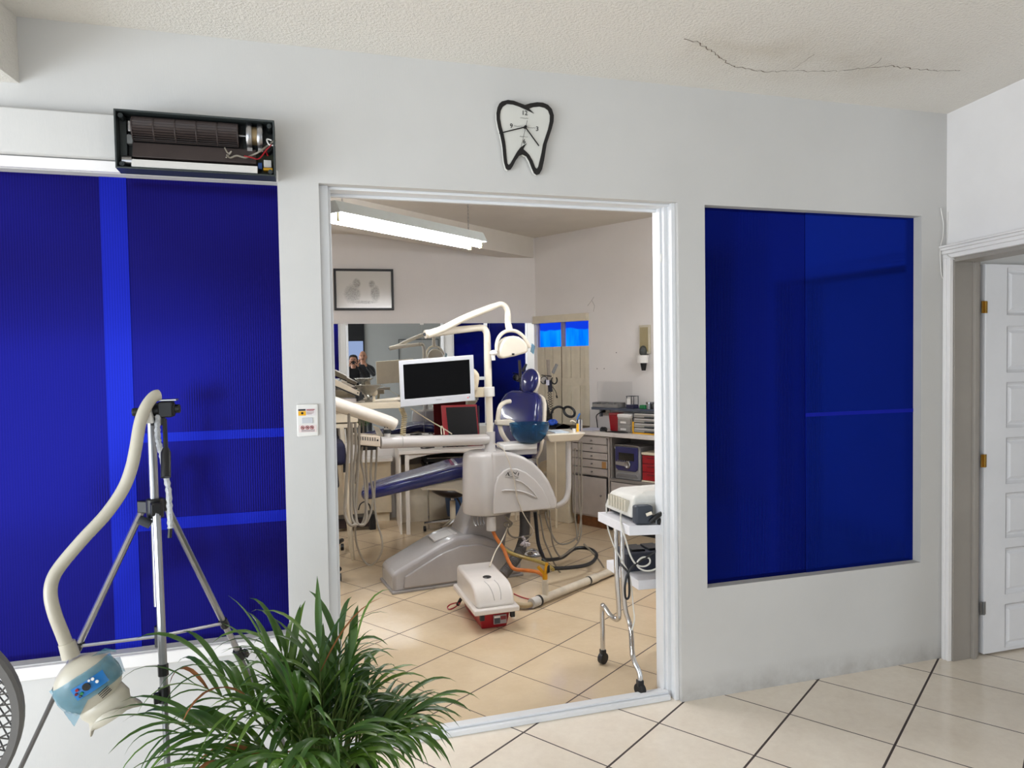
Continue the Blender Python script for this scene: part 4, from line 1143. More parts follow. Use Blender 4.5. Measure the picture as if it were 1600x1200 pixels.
# outlet and cord
oz = 1.065
ot = thing('wall_outlet', 'square wall outlet with a black plug under the grey shelf', 'outlet', W(.90,0,oz))
MB().obox(W(.865,0,oz-.055), UW*.085, NW*.012, (0,0,.11)).build('cover_plate', mat('outlet_cream',(176,166,152),.5), ot, bevel=.003)
for i in range(2):
    for j in range(2): MB().obox(W(.885+.04*i,.012,oz-.03+.05*j), UW*.006, NW*.001, (0,0,.012)).build('slot', BLACK, ot)
pc = thing('outlet_lead', 'black plug and cord hanging from the wall outlet to the worktop', 'cord', W(.88,.02,CT))
MB().tube([W(.885,.013,oz-.012),W(.885,.045,oz-.018)], [.014,.010], 10).build('plug', BLACK, pc)
MB().tube(spl([W(.885,.045,oz-.018),W(.85,.06,oz-.035),W(.825,.06,oz-.06),W(.825,.055,oz-.10),W(.83,.05,CT+.006)],5), .0045, 6).build('cord', BLACK, pc)

# ------------------------------------------------------------------- wall shelf and what stands on it
SZ_ = 1.075
sf = thing('wall_shelf', 'slate grey wall shelf on a bracket above the outlet', 'shelf', W(1.275,.08,SZ_))
SLATE = mat('slate_laminate', (70,76,90), .5)
MB().obox(W(0.835,.0,SZ_), UW*.95, NW*.15, (0,0,.022)).build('board', SLATE, sf, bevel=.002)
MB().obox(W(0.840,.0,SZ_-.075), UW*.018, NW*.035, (0,0,.075)).build('bracket', mat('bracket_grey',(150,152,158),.4), sf, bevel=.002)
MB().obox(W(1.675,.0,SZ_-.075), UW*.018, NW*.035, (0,0,.075)).build('bracket', mat('bracket_grey2',(150,152,158),.4), sf, bevel=.002)
ST = SZ_+.022
ty = thing('divided_tray', 'grey three-compartment tray of burs at the left end of the shelf', 'tray', W(0.975,.08,ST))
tb = MB().obox(W(0.840,.02,ST), UW*.29, NW*.12, (0,0,.004))
for s_ in (.84,.938,1.035,1.126): tb.obox(W(s_,.02,ST), UW*.004, NW*.12, (0,0,.045))
tb.obox(W(0.840,.02,ST), UW*.29, NW*.004, (0,0,.045)).obox(W(0.840,.136,ST), UW*.29, NW*.004, (0,0,.030))
tb.build('tray_body', mat('grey_tray',(138,136,134),.5), ty)
rn2 = random.Random(5)
for i in range(3):
    c_ = MB()
    for j in range(14):
        p = W(0.857+.098*i+rn2.random()*.07, .04+rn2.random()*.08, ST+.012+rn2.random()*.02); d_ = Vector((rn2.random()-.5, rn2.random()-.5, rn2.random()*.4)).normalized()*.03
        c_.cyl(p-d_*.5, p+d_*.5, .004, n=6)
    tag(c_.build('small_parts', [DGREY, SILVER, STEEL][i], ty), kind='stuff')
cbx = thing('clear_display_box', 'large clear acrylic cover box standing on the shelf against the wall', 'box', W(1.075,.06,ST))
MB().obox(W(0.875,.008,ST+.048), UW*.33, NW*.10, (0,0,.19)).build('cover', CLEAR, cbx, bevel=.004)
hb2 = thing('black_label_box', 'small dark blue box with clear lid and white label on the shelf', 'box', W(1.275,.09,ST))
MB().obox(W(1.220,.05,ST), UW*.082, NW*.08, (0,0,.035)).build('base', mat('dark_blue_plastic',(30,30,62),.4), hb2, bevel=.003)
lid = MB()
for (a, b) in ((1.222,.052),(1.297,.052),(1.222,.122),(1.297,.122)): lid.obox(W(a,b,ST+.035), UW*.005, NW*.005, (0,0,.075))
lid.obox(W(1.220,.05,ST+.108), UW*.082, NW*.08, (0,0,.005)).build('lid_frame', DGREY, hb2)
MB().obox(W(1.228,.128,ST+.036), UW*.04, NW*.002, (0,0,.055)).build('label_card', WHITEP, hb2)
gc = MB().obox(W(1.350,.06,ST), UW*.058, NW*.05, (0,0,.034)).build('green_box', GREEN, None, bevel=.004)
tag(gc, 'small green plastic box on the shelf left of the steel tins', 'box')
for i, (s_, r_, h_, lb_) in enumerate(((1.435,.028,.062,'smaller round steel tin on the shelf beside the green box'),(1.53,.050,.066,'larger round steel tin on the shelf by the door frame'))):
    t_o = thing('steel_tin', lb_, 'tin', W(s_,.08,ST), 'steel tins on the shelf')
    MB().lathe([(0,0),(r_,0),(r_,h_*.78),(0,h_*.78)], W(s_,.08,ST), 24).build('tin_body', STEEL, t_o)
    MB().lathe([(0,h_*.78),(r_+.002,h_*.76),(r_+.002,h_),(r_*.9,h_+.003),(0,h_+.003)], W(s_,.08,ST), 24).build('lid', CHROME, t_o)
# wall dispenser
wd = thing('wall_dispenser', 'narrow mirrored wall dispenser with white cup holder and black nozzle', 'dispenser', W(1.34,0,1.4311))
dsp0, dsp1 = 1.2975, 1.4071
z_t, z_m, z_c0, z_c1, z_n = 1.8468, 1.5873, 1.5757, 1.5063, 1.4485
MB().obox(W(dsp0,0,z_m), UW*(dsp1-dsp0), NW*.03, (0,0,z_t-z_m)).build('tube_case', mat('dispenser_beige',(196,188,168),.4), wd, bevel=.004)
MB().obox(W(dsp0+.012,.03,z_m+.02), UW*(dsp1-dsp0-.024), NW*.002, (0,0,z_t-z_m-.04)).build('mirror_strip', mat('dispenser_olive',(150,136,96),.2), wd)
MB().ell(W((dsp0+dsp1)/2,.045,z_m+.025), (.035,.03,.05)).build('cup_bundle', mat('dark_cup',(70,72,68),.7,bump=.5), wd)
MB().lathe([(0,z_c1),(.05,z_c1),(.056,z_c0),(0,z_c0)], W((dsp0+dsp1)/2,.055,0), 24).build('cup_holder', WHITEP, wd)
MB().lathe([(0,z_n-.01),(.018,z_n-.01),(.03,z_c1),(0,z_c1)], W((dsp0+dsp1)/2+.01,.055,0), 18).build('nozzle', BLACK, wd)
# poster
po = thing('wall_poster', 'dark poster with orange and pink fish shapes, partly hidden by the door frame', 'poster', W(1.7,0,2.0))
ps0 = 1.4625; pz1, pz0 = 2.4933, 1.9839
MB().obox(W(ps0,0,pz0), UW*.62, NW*.012, (0,0,pz1-pz0)).build('mount', mat('poster_mount',(176,164,142),.6), po)
MB().obox(W(ps0+.004,.012,pz0+(pz1-pz0)*.16), UW*.6, NW*.002, (0,0,(pz1-pz0)*.70)).build('print', BLACK, po)
for i, (u, v_, l_, m__) in enumerate(((.05,.78,.10,MAROON),(.06,.68,.09,mat('pink_fish',(170,70,90),.5)),(.03,.55,.07,MAROON),(.07,.45,.07,mat('orange_fish',(210,96,40),.5)),(.08,.38,.09,mat('amber_fish',(232,150,50),.5)),(.3,.6,.12,ORANGE),(.4,.4,.1,MAROON))):
    MB().ell(W(ps0+u,.0145,pz0+(pz1-pz0)*v_), (l_*.5,.002,.018), Matrix.Rotation(math.radians(-61),3,'Z')).build('fish', m__, po)
# cracks and screw holes in the plaster
cr = MB()
for pts in ([(2.7116, 3.527, 2.1429), (2.6964, 3.5547, 2.1084), (2.6734, 3.5967, 2.0624)], [(2.7001, 3.5479, 2.1079), (2.7147, 3.5214, 2.0569), (2.7068, 3.5357, 2.0028)]):
    cr.tube(pts, .0014, 4)
for c_ in ((2.8349, 3.302, 1.6049), (2.7251, 3.5024, 1.4559), (2.7656, 3.4285, 1.4557)): cr.cyl(c_, Vector(c_)+NW*.002, .005, n=8)
struct('trim_7', cr, mat('plaster_hole',(110,102,94),.8))

# ------------------------------------------------------------------- white desk under the mirror
dk = thing('white_desk', 'white desk with thin legs under the wall mirror', 'desk', (1.4, 3.8, 0))
# front edge from the left leg to the right, parallel to the mirror wall
dl = Vector((0.8928, 3.5257, 0)); 
do = .0
dfo = (dl - K(dl.x,0,0)).dot(NM)
DZT = .754
DESKM = mat('desk_white', (226,220,212), .35, var=.03)
def D(x, o, z): return K(x, o, z)
MB().obox(D(dl.x-.02,.006,DZT-.028), D(1.80,.006,0)-D(dl.x-.02,.006,0), NM*(dfo), (0,0,.028)).build('top', DESKM, dk, bevel=.003)
for x in (dl.x, 1.62):
    MB().obox(D(x-.018,dfo-.04,0), UM*.036, NM*.036, (0,0,DZT-.028)).build('leg', DESKM, dk, bevel=.003)
MB().obox(D(dl.x-.02,.02,.0), UM*.016, NM*(dfo-.06), (0,0,DZT-.03)).build('side_panel', DESKM, dk)
MB().obox(D(dl.x,.24,.0), UM*1.2, NM*.018, (0,0,.56)).build('back_panel', mat('desk_panel_cream',(230,218,196),.45), dk)
ar_ = [D(dl.x+.02,dfo-.02,DZT-.03)]
MB().prism([D(dl.x,dfo-.015,DZT-.028),D(1.6,dfo-.015,DZT-.028)]+[D(1.6-(1.6-dl.x)*t,dfo-.015,DZT-.028-.05*(2*t-1)**2-.004) for t in (0,.15,.3,.5,.7,.85,1)], -NM*.015).build('apron', DESKM, dk)
# metal drawer case under the desk
mc = thing('metal_case', 'black case with steel edges under the white desk', 'case', (1.25,3.8,.5))
for z_ in (.50,.56,.62):
    MB().obox(D(dl.x+.20,.28,z_), UM*.55, NM*.32, (0,0,.045)).build('tray', BLACK, mc, bevel=.004)
    MB().obox(D(dl.x+.205,.60,z_+.034), UM*.54, NM*.008, (0,0,.008)).build('edge_rail', CHROME, mc)
for x in (dl.x+.21, dl.x+.74): MB().cyl(D(x,.58,.0),D(x,.58,.66),.009,n=10).build('leg', CHROME, mc)

# open red laptop on the desk
lpd = Vector((1.4308, 3.55, 0.8527))
lp = thing('red_laptop', 'open red laptop with dark screen on the white desk behind the chair', 'laptop', D(lpd.x,.35,DZT))
lx0, lx1 = 1.2906, 1.6362
lz1, lz0 = 1.1279, 0.8494
lz0 = DZT+.012
MB().hexa([D(lx0,.42,lz0),D(lx1,.42,lz0),D(lx1,.40,lz0),D(lx0,.40,lz0),D(lx0-.01,.36,lz1),D(lx1-.01,.36,lz1),D(lx1-.01,.345,lz1),D(lx0-.01,.345,lz1)]).build('lid', RED, lp, bevel=.003)
MB().hexa([D(lx0+.05,.424,lz0+.03),D(lx1-.015,.424,lz0+.03),D(lx1-.015,.42,lz0+.03),D(lx0+.05,.42,lz0+.03),D(lx0+.035,.366,lz1-.02),D(lx1-.025,.366,lz1-.02),D(lx1-.025,.362,lz1-.02),D(lx0+.035,.362,lz1-.02)]).build('screen', mat('dark_screen',(20,20,19),.3,spec=.25), lp)
MB().obox(D(lx0,.40,DZT), UM*(lx1-lx0), NM*.20, (0,0,.014)).build('keyboard_base', MAROON, lp, bevel=.003)
# small things lying on the desk
mo = thing('black_cable_coil', 'black cable coil lying on the desk edge below the white arm', 'cable', D(1.15,.62,DZT))
MB().tube([D(1.10+math.cos(a)*.06,.62+math.sin(a)*.035,DZT+.006+.004*math.sin(a*2)) for a in [2*PI*i/20 for i in range(20)]], .006, 6, closed=True).build('coil', BLACK, mo)
gl_ = thing('loop_cable', 'dark looped cable bundle on the desk beside the coil', 'cable', D(1.35,.62,DZT))
MB().tube([D(1.24+.018*i,.63+.02*math.sin(i*1.9),DZT+.008+.006*abs(math.sin(i*1.3))) for i in range(14)], .007, 6).build('bundle', BLACK, gl_)

# ------------------------------------------------------------------- left side: cream cart, blue chair, dark plinth
ct = thing('cream_cart', 'cream side table with slanted legs at the left of the doorway view', 'table', (.45,2.85,0))
c0 = Vector((0.1921, 2.85, 1.193)); c1 = Vector((0.753, 2.85, 1.1731))
cz0, cz1 = 1.1848, 1.2348
MB().box((c0.x-.35,2.85,cz0),(c1.x,3.15,cz1)).build('top', CREAM, ct, bevel=.004)
czz = 1.0837
MB().box((c0.x-.35,2.90,czz),(0.4232,3.12,cz0)).build('drawer_box', CREAM, ct, bevel=.003)
cya = 1.0737
MB().box((c0.x-.35,2.87,cya-.03),(0.4232+.0,3.14,cya)).build('rail', CREAM, ct, bevel=.002)
for (xa_, xb_, yy) in ((0.2912,0.3235,2.88),(0.2912,0.3235,3.12),(c0.x-.30,c0.x-.34,2.88),(c0.x-.30,c0.x-.34,3.12)):
    dx_ = (xb_-xa_)/.25
    MB().tube([(xa_,yy,cya-.03),(xa_+dx_*(cya-.03)*.5,yy,0)], [.022,.014], 6).build('leg', CREAM, ct)
# glass funnel, ivory tube, slanted lid standing on the cart
fz0 = cz1
fcx = Vector((0.5163, 2.98, 1.2505))
fu_ = thing('glass_bowl_stand', 'glass bowl on a short stand on the cream side table', 'bowl', (fcx.x,2.98,fz0))
hgt = 1.3685 - fz0
MB().lathe([(.03,0),(.032,.01),(.012,.02),(.012,hgt*.3),(.04,hgt*.55),(.105,hgt*.95),(.12,hgt),(.114,hgt),(.095,hgt*.92),(.03,hgt*.58),(0,hgt*.5)], (fcx.x,2.98,fz0), 28).build('bowl', mat('smoky_glass',(176,170,154),.08,trans=.6,alpha=.7), fu_)
ivt = thing('ivory_tube', 'ivory tube lying along the back of the cream side table', 'tube', (c1.x,3.1,fz0))
MB().tube([(0.5319, 3.1, 1.2336),(0.8199, 3.1, 1.2483)], [.010,.017], 12).build('tube_body', IVORY, ivt)
ivh = thing('ivory_head_unit', 'small cream scanner head on the cream side table behind the glass bowl', 'device', (fcx.x+.03,3.08,fz0))
MB().ell((0.5659, 3.06, 1.3076), (.032,.03,.034)).cyl((0.5655, 3.06, 1.292), (0.5655,3.06,fz0), .012).build('head', CREAM, ivh)
sl = thing('slanted_viewer', 'slanted pale light-box lid with black edge on the cream side table', 'viewer', (0.331, 2.9, 1.2352))
e0, e1, e2, e3 = Vector((0.167, 2.9, 1.4744)), Vector((0.4413, 2.9, 1.3225)), Vector((0.4356, 2.9, 1.2898)), Vector((0.1656, 2.9, 1.4148))
MB().prism([e0,e1,e2,e3], (0,.20,0)).build('panel', mat('viewer_beige',(196,184,164),.4), sl, bevel=.002)
k1 = Vector((0,0,-.012))
MB().prism([e3,e2,e2+k1,e3+k1], (0,.20,0)).build('black_edge', BLACK, sl)
MB().prism([(0.4173, 2.92, 1.292), (0.4577, 2.92, 1.3212), (0.4712, 2.92, 1.26), (0.4311, 2.92, 1.246), (0.4163, 2.92, 1.2465)], (0,.12,0)).build('hinge_block', BLACK, sl)
MB().cyl((0.4262, 2.9, 1.3128), (0.4258, 2.895, 1.313), .006, n=10).build('hinge_pin', BLACK, sl)
MB().box((0.1618,2.93,fz0),(0.4297,3.1,1.2689)).build('base', GREYLAM, sl, bevel=.003)

bc = thing('blue_office_chair', 'dark blue office chair on black castors behind the left door jamb', 'chair', (.25,2.6,0))
bx1 = 0.302
MB().box((bx1-.46,2.55,0.7954),(bx1,3.17,0.9599)).build('seat', NAVYD, bc, bevel=.03, segs=4)
MB().hexa([(bx1-.44,3.18,.52),(bx1-.02,3.18,.52),(bx1-.02,3.25,.52),(bx1-.44,3.25,.52),(bx1-.42,3.22,1.06),(bx1-.05,3.22,1.06),(bx1-.05,3.28,1.06),(bx1-.42,3.28,1.06)]).build('backrest', NAVYD, bc, bevel=.02, segs=3)
MB().tube([(0.2929, 2.62, 0.9168), (0.3, 2.62, 0.8205), (0.2979, 2.62, 0.7342)], .014, 8, flat=.5).build('side_frame', BLACK, bc)
cx_ = bx1-.22; cy_ = 2.75
MB().cyl((cx_,cy_,.10),(cx_,cy_,.44),.025).build('gas_column', BLACK, bc)
tips = [Vector((0.2281, 2.35, 0.3217)), Vector((0.2935, 3.2, 0.4258)), Vector((cx_-.3,cy_-.1,.1)), Vector((cx_-.2,cy_+.28,.1)), Vector((cx_-.15,cy_-.33,.1))]
for t_p in tips:
    t_p.z = .085
    MB().tube([(cx_,cy_,.11), t_p], [.028,.018], 8).build('foot', BLACK, bc)
    MB().cyl((t_p.x-.012,t_p.y,.028),(t_p.x+.012,t_p.y,.028),.028,n=18).build('castor', BLACK, bc)

dp = thing('dark_floor_case', 'long black and brown case on the floor behind the hanging hoses', 'case', (.5,3.9,0))
ex0, ex1 = 0.2486-.6, 0.6336
MB().box((ex0,3.85,.03),(ex1-.05,4.0,.11)).build('body', mat('dark_brown_case',(44,30,30),.4), dp, bevel=.004)
MB().box((ex0,3.84,.11),(ex1-.05,4.01,.125)).build('lid', BLACK, dp, bevel=.003)
MB().box((ex1-.06,3.835,.0),(ex1,4.015,.15)).build('end_block', BLACK, dp, bevel=.008)
MB().tube(spl([(0.4785, 3.86, 0.1902), (0.4971, 3.86, 0.2423), (0.5383, 3.86, 0.2632), (0.5784, 3.86, 0.2304), (0.5888, 3.86, 0.1758)],5), .006, 6).build('handle', BLACK, dp)
rc = MB().tube(spl([(0.1627, 3.9666, 0.008), (0.2809, 4.0299, 0.008), (0.4043, 4.1227, 0.008), (0.4982, 4.1734, 0.008), (0.6187, 4.1572, 0.008), (0.6984, 4.2157, 0.008)],5), .006, 6).build('red_cable', RED, None)
tag(rc, 'thin red cable along the floor in front of the dark case', 'cable')
lc = thing('low_white_cabinet', 'low cream cabinet against the back wall behind the hoses', 'cabinet', K(.55,.2,0))
MB().obox(K(-.5,.01,.09), UM*1.33, NM*.16, (0,0,.50)).build('body', mat('cabinet_cream',(206,192,166),.45), lc, bevel=.003)
MB().obox(K(-.52,.01,.59), UM*1.37, NM*.19, (0,0,.03)).build('top', WHITEP, lc, bevel=.003)
MB().obox(K(-.48,.02,.0), UM*1.29, NM*.11, (0,0,.09)).build('plinth', CREAM, lc)

# ------------------------------------------------------------------- saddle stool and blue bin under the chair
so = Vector((1.2962, 3.5283, 0))
so = Vector((so.x, so.y, 0))
stl = thing('saddle_stool', 'black saddle stool with chrome column under the dental chair', 'stool', so)
sc_ = Vector((so.x, so.y, 0.385))
rings = []
for (z_, r_) in ((-.055,.03),(-.05,.12),(-.03,.17),(0,.185),(.03,.175),(.05,.12),(.055,.03)):
    rings.append([sc_ + Vector((math.cos(a)*r_*1.1, math.sin(a)*r_, z_ + .035*(math.cos(a)**2)*(r_/.18)**2 - .01)) for a in [2*PI*i/28 for i in range(28)]])
MB().loft(rings).build('seat', mat('brown_black_vinyl',(38,28,24),.3), stl, smooth=60)
MB().cyl((so.x,so.y,.09),(so.x,so.y,sc_.z-.05),.016,n=16).build('column', CHROME, stl)
MB().cyl((so.x,so.y,.09),(so.x,so.y,.28),.026,n=16).build('column_sleeve', CREAM, stl)
MB().tube([(so.x+.02,so.y-.02,sc_.z-.05),(so.x+.06,so.y-.03,sc_.z-.12),(so.x+.075,so.y-.03,sc_.z-.17)], .008, 8).build('lever', BLACK, stl)
for i in range(5):
    a = 2*PI*i/5+.3
    e_ = Vector((so.x+math.cos(a)*.26, so.y+math.sin(a)*.26, .075))
    MB().tube([(so.x,so.y,.10), e_], [.024,.014], 8).build('foot', CHROME, stl)
    MB().cyl((e_.x-.01,e_.y,.025),(e_.x+.01,e_.y,.025),.025,n=16).build('castor', BLACK, stl)
bn_ = Vector((1.3091, 3.7369, 0)); 
bi = thing('blue_bin', 'blue plastic waste bin behind the saddle stool', 'bin', (bn_.x+.06,bn_.y+.5,0))
bcx, bcy = bn_.x+.12, bn_.y+.16
MB().lathe([(0,0),(.105,0),(.135,.30),(.128,.30),(.10,.01),(0,.01)], (bcx,bcy,0), 28).build('body', mat('bin_blue',(78,112,164),.45), bi)
MB().lathe([(.128,.295),(.138,.295),(.14,.315),(.13,.315)], (bcx,bcy,0), 28).build('bag_rim', mat('pink_bag',(170,120,130),.4), bi)

# ------------------------------------------------------------------- cream bin with bag, cream box, trolley of lamps by the window
cb2 = thing('cream_box_cabinet', 'tall cream storage box in the corner beside the grey drawers', 'cabinet', W(.55,.2,0))
MB().obox(W(.42,.03,0), UW*.27, NW*.30, (0,0,.80)).build('body', CREAM, cb2, bevel=.006)
cn = Vector((2.448, 3.9654, 0))
wb = thing('cream_waste_bin', 'cream waste bin with a beige bag pushed over its rim', 'bin', (cn.x,cn.y,0))
MB().loft([[Vector((cn.x+sx*w, cn.y+sy*w*.8, z_)) for sx, sy in ((-1,-1),(1,-1),(1,1),(-1,1))] for (w, z_) in ((.11,0),(.115,.02),(.15,.42),(.155,.44))]).build('body', CREAM, wb, bevel=.02, segs=3)
MB().loft([[Vector((cn.x+math.cos(a)*w, cn.y+math.sin(a)*w*.85, z_+.012*math.sin(a*5))) for a in [2*PI*i/30 for i in range(30)]] for (w, z_) in ((.165,.33),(.175,.40),(.17,.46),(.15,.50),(.10,.52),(.03,.52))]).build('bag', mat('beige_bag',(196,176,146),.5,bump=.5,bscale=25), wb, smooth=60)
# black laptop stand, coil cords and lamps near the window: a slim instrument cart
ic = thing('window_cart', 'slim dark cart by the shutters carrying the black laptop', 'cart', W(.35,.55,0))
lw = Vector((2.2537, 3.5, 0.9101))
cth = lw.z-.012
MB().obox(W(.18,.20,cth-.02), UW*.58, NW*.36, (0,0,.02)).build('top', mat('cart_dark',(52,46,48),.5), ic, bevel=.003)
for (s_, o_) in ((.2,.22),(.72,.22),(.2,.54),(.72,.54)): MB().cyl(W(s_,o_,0),W(s_,o_,cth-.02),.010,n=10).build('leg', CREAM, ic)
bl_ = thing('black_laptop', 'open black laptop seen from its side in front of the shutters', 'laptop', W(.3,.4,cth))
hb0, hb1 = Vector((2.1356, 3.45, 0.9673)), Vector((2.2371, 3.45, 0.9931))
a0, a1, a2, a3 = [(2.1355, 3.45, 0.9613), (2.237, 3.45, 0.9871), (2.1925, 3.45, 1.1772), (2.1105, 3.45, 1.1649)]
MB().prism([a0,a1,a2,a3], Vector((-.01,.014,.0))).build('screen_lid', BLACK, bl_, bevel=.003)
MB().prism([(2.1479, 3.448, 0.9908), (2.224, 3.448, 1.0117), (2.206, 3.448, 1.0783), (2.1301, 3.448, 1.0571)], Vector((-.0,.002,0))).build('lid_detail', BLACKG, bl_)
b0_, b1_ = Vector((2.1417, 3.45, 0.9551)), Vector((2.2433, 3.45, 0.9809))
MB().prism([b0_, b1_, Vector((2.3385, 3.35, 0.9314)), Vector((2.2249, 3.35, 0.9007))], (0,0,-.012)).build('keyboard_base', BLACK, bl_, bevel=.002)
bgp = MB()
rn3 = random.Random(9)
bgc = Vector((2.2251, 3.4, 0.9676))
MB().loft([[bgc+Vector((math.cos(a)*w*(1+.15*math.sin(a*3)), math.sin(a)*w*.7, z_+.006*math.sin(a*4))) for a in [2*PI*i/18 for i in range(18)]] for (w, z_) in ((.02,-.022),(.05,-.018),(.052,.0),(.035,.02),(.01,.026))]).build('tmp', NAVY, None)
o_bag = bpy.data.objects['tmp']; o_bag.name = 'blue_plastic_bag'; o_bag.data.materials.clear(); o_bag.data.materials.append(mat('shiny_blue_bag',(50,100,225),.12,var=.3,scale=60,bump=.8,bscale=60))
tag(o_bag, 'crumpled shiny blue plastic bag on the black laptop keyboard', 'bag')
rf = MB().prism([(2.2195, 3.3, 0.923), (2.2949, 3.3, 0.961), (2.3698, 3.3, 0.9343), (2.2939, 3.3, 0.8963)], (0,0,-.006)).build('maroon_folder', MAROON, None)
tag(rf, 'maroon folder beside the black laptop near the shutters', 'folder')
# ring lamp with gooseneck
rl = thing('magnifier_lamp', 'black gooseneck magnifier ring lamp leaning over the worktop', 'lamp', (2.2545, 3.5, 0.9584))
MB().tube(spl([(2.2492, 3.5, 1.0312), (2.2691, 3.5, 1.0787), (2.3079, 3.5, 1.1016), (2.3465, 3.5, 1.1002), (2.3784, 3.5, 1.0809)],6), .011, 8).build('gooseneck', BLACK, rl)
rc_ = Vector((2.4138, 3.45, 1.0556))
rt = Matrix.Rotation(math.radians(22),3,'Y') @ Matrix.Rotation(math.radians(62),3,'X')
MB().tube([rc_ + rt @ Vector((math.cos(a)*.058, math.sin(a)*.05, 0)) for a in [2*PI*i/28 for i in range(28)]], .0125, 8, closed=True).build('ring', BLACK, rl)
MB().lathe([(0,-.002),(.05,-.002),(.05,.002),(0,.002)], rc_, 24, rt@Vector((0,0,1))).build('lens', CLEAR, rl)
MB().cyl((2.2537, 3.5, 0.9101), (2.2494, 3.5, 1.0432), .012, n=10).build('clamp_post', BLACK, rl)
# phone stand / scanner pole with coil cords
sp = thing('scanner_stand', 'grey stand with black clamp, round mirror and coiled cords by the shutters', 'stand', (2.2635, 3.6, 0.901))
MB().tube([(2.2605, 3.6, 1.5495), (2.2703, 3.6, 1.3478)], [.016,.018], 10).build('upper_pole', mat('stand_grey',(150,140,130),.4), sp)
MB().cyl((2.2769, 3.6, 1.3538), (2.2817, 3.6, 1.2436), .022, n=12).build('clamp', mat('clamp_dark_blue',(22,24,44),.4), sp)
MB().obox((2.2304, 3.58, 1.3067), (.03,0,0), (0,-.01,0), (0,0,.05)).build('tag', PAPER, sp)
for (x_, k) in ((857,0),(861,1)):
    pts = []
    a = Vector((2.2623, 3.6, 1.2441)) if k == 0 else Vector((2.2849, 3.6, 1.2435)); b = Vector((2.2783, 3.6, 1.0231)) if k == 0 else Vector((2.2981, 3.6, 1.0408))
    for i in range(81):
        t = i/80; p = a.lerp(b, t)
        pts.append(p + Vector((math.cos(t*2*PI*9)*.009, math.sin(t*2*PI*9)*.009, 0)))
    MB().tube(pts, .0028, 5).build('coil_cord', BLACK, sp)
mc_ = Vector((2.2188, 3.6, 1.3552))
MB().tube([mc_+Vector((math.cos(a)*.034,0,math.sin(a)*.036)) for a in [2*PI*i/24 for i in range(24)]], .004, 6, closed=True).build('mirror_ring', BLACK, sp)
MB().lathe([(0,-.001),(.033,-.001),(.033,.001),(0,.001)], mc_, 24, (0,1,0)).build('round_mirror', mat('round_mirror_glass',(160,158,154),.1,.9), sp)
MB().tube([(2.187, 3.58, 1.405), (2.2897, 3.58, 1.3905)], .005, 6).build('crossbar', BLACK, sp)
c4 = Vector((2.3151, 3.58, 1.3534))
MB().tube([c4+Vector((math.cos(a)*.028,0,math.sin(a)*.036)) for a in [PI*.75+1.5*PI*i/18 for i in range(19)]], .007, 6).build('clip_ring', BLACK, sp)
MB().prism([(2.2867, 3.57, 1.4273), (2.33, 3.57, 1.5117), (2.3558, 3.57, 1.4991), (2.3123, 3.57, 1.4115)], (0,.012,0)).build('phone_holder', mat('holder_grey',(132,132,132),.35), sp, bevel=.003)
MB().tube(spl([(2.2955, 3.6, 1.2983), (2.321, 3.6, 1.267), (2.34, 3.6, 1.2297), (2.3459, 3.6, 1.1927)],4), .003, 6).tube([(2.3428, 3.6, 1.205), (2.349, 3.6, 1.1803)], .008, 6).build('loose_cord', BLACK, sp)

# =================================================================== DENTAL CHAIR UNIT (one thing)
UY = 1.86       # front face of the cuspidor unit
dc = thing('dental_chair', 'navy dental chair with white cuspidor unit, lamp, monitor and instrument arms', 'dental chair', (1.25, 2.2, 0))
# ---- floor base: long wedge-fronted shell
bA = Vector((0.519, 2.157, 0)); bB = Vector((1.015, 1.9671, 0))
bfl = [Vector((0.5751, 1.936, 0)), Vector((1.0992, 1.9972, 0))]     # near bottom edge
ny = bfl[0].y
fx = (bfl[1]-bfl[0]); fx.z = 0; fx.normalize(); fy = Vector((-fx.y, fx.x, 0))
def bp(a, b, z): return bfl[0] + fx*a + fy*b + Vector((0,0,z))
LB_ = .92; WB = .34
prof = [(-.02,0),(LB_,0),(LB_,.14),(.78,.24),(.66,.305),(.55,.335),(.44,.335),(.33,.30),(.02,.155),(-.02,.13)]
base = MB()
base.prism([bp(a,0,z) for a, z in prof], fy*WB)
bs = base.build('base', BASEM, dc, bevel=.025, segs=4)
MB().prism([bp(a,-.012,z) for a, z in ((.05,.03),(LB_-.03,.03),(LB_-.05,.13),(.72,.225),(.60,.268),(.46,.272),(.33,.24),(.06,.11))], fy*.02).build('side_cover', BASEM, bs, bevel=.008, segs=3)
MB().obox(bp(-.03,-.012,0), fx*(LB_+.04), fy*(WB+.024), (0,0,.018)).build('floor_plate', mat('base_plate_grey',(150,146,144),.4), bs, bevel=.004)
# foot control rocker on the sloping top
tn = Vector((0.8475, 2.15, 0.2784))
MB().obox(bp(.30,.09,.292), fx*.17+Vector((0,0,.035)), fy*.16, Vector((0,0,.014))).build('foot_control', mat('foot_control_grey',(196,192,190),.2,coat=.5), bs, bevel=.006, segs=3)
MB().obox(bp(.66,.13,.30), fx*.10+Vector((0,0,-.03)), fy*.10, (0,0,.02)).build('rubber_pad', BLACK, bs, bevel=.005)
# ---- lifting column
colm = MB()
c_lo = bp(.60,.02,.20); 
rings = []
for (a, z, w, d) in ((.62,.12,.30,.30),(.66,.30,.28,.28),(.72,.45,.26,.26),(.76,.55,.25,.25)):
    cc = bp(a, WB*.5+.03, z)
    rings.append([cc + fx*(sx*w) *.5*2*.62 + fy*sy*d*.5 for sx, sy in ((-1,-1),(-.7,-1.1),(.7,-1.1),(1,-1),(1,1),(.7,1.1),(-.7,1.1),(-1,1))])
colm.loft(rings).build('lift_column', BASEM, dc, bevel=.015, segs=3)
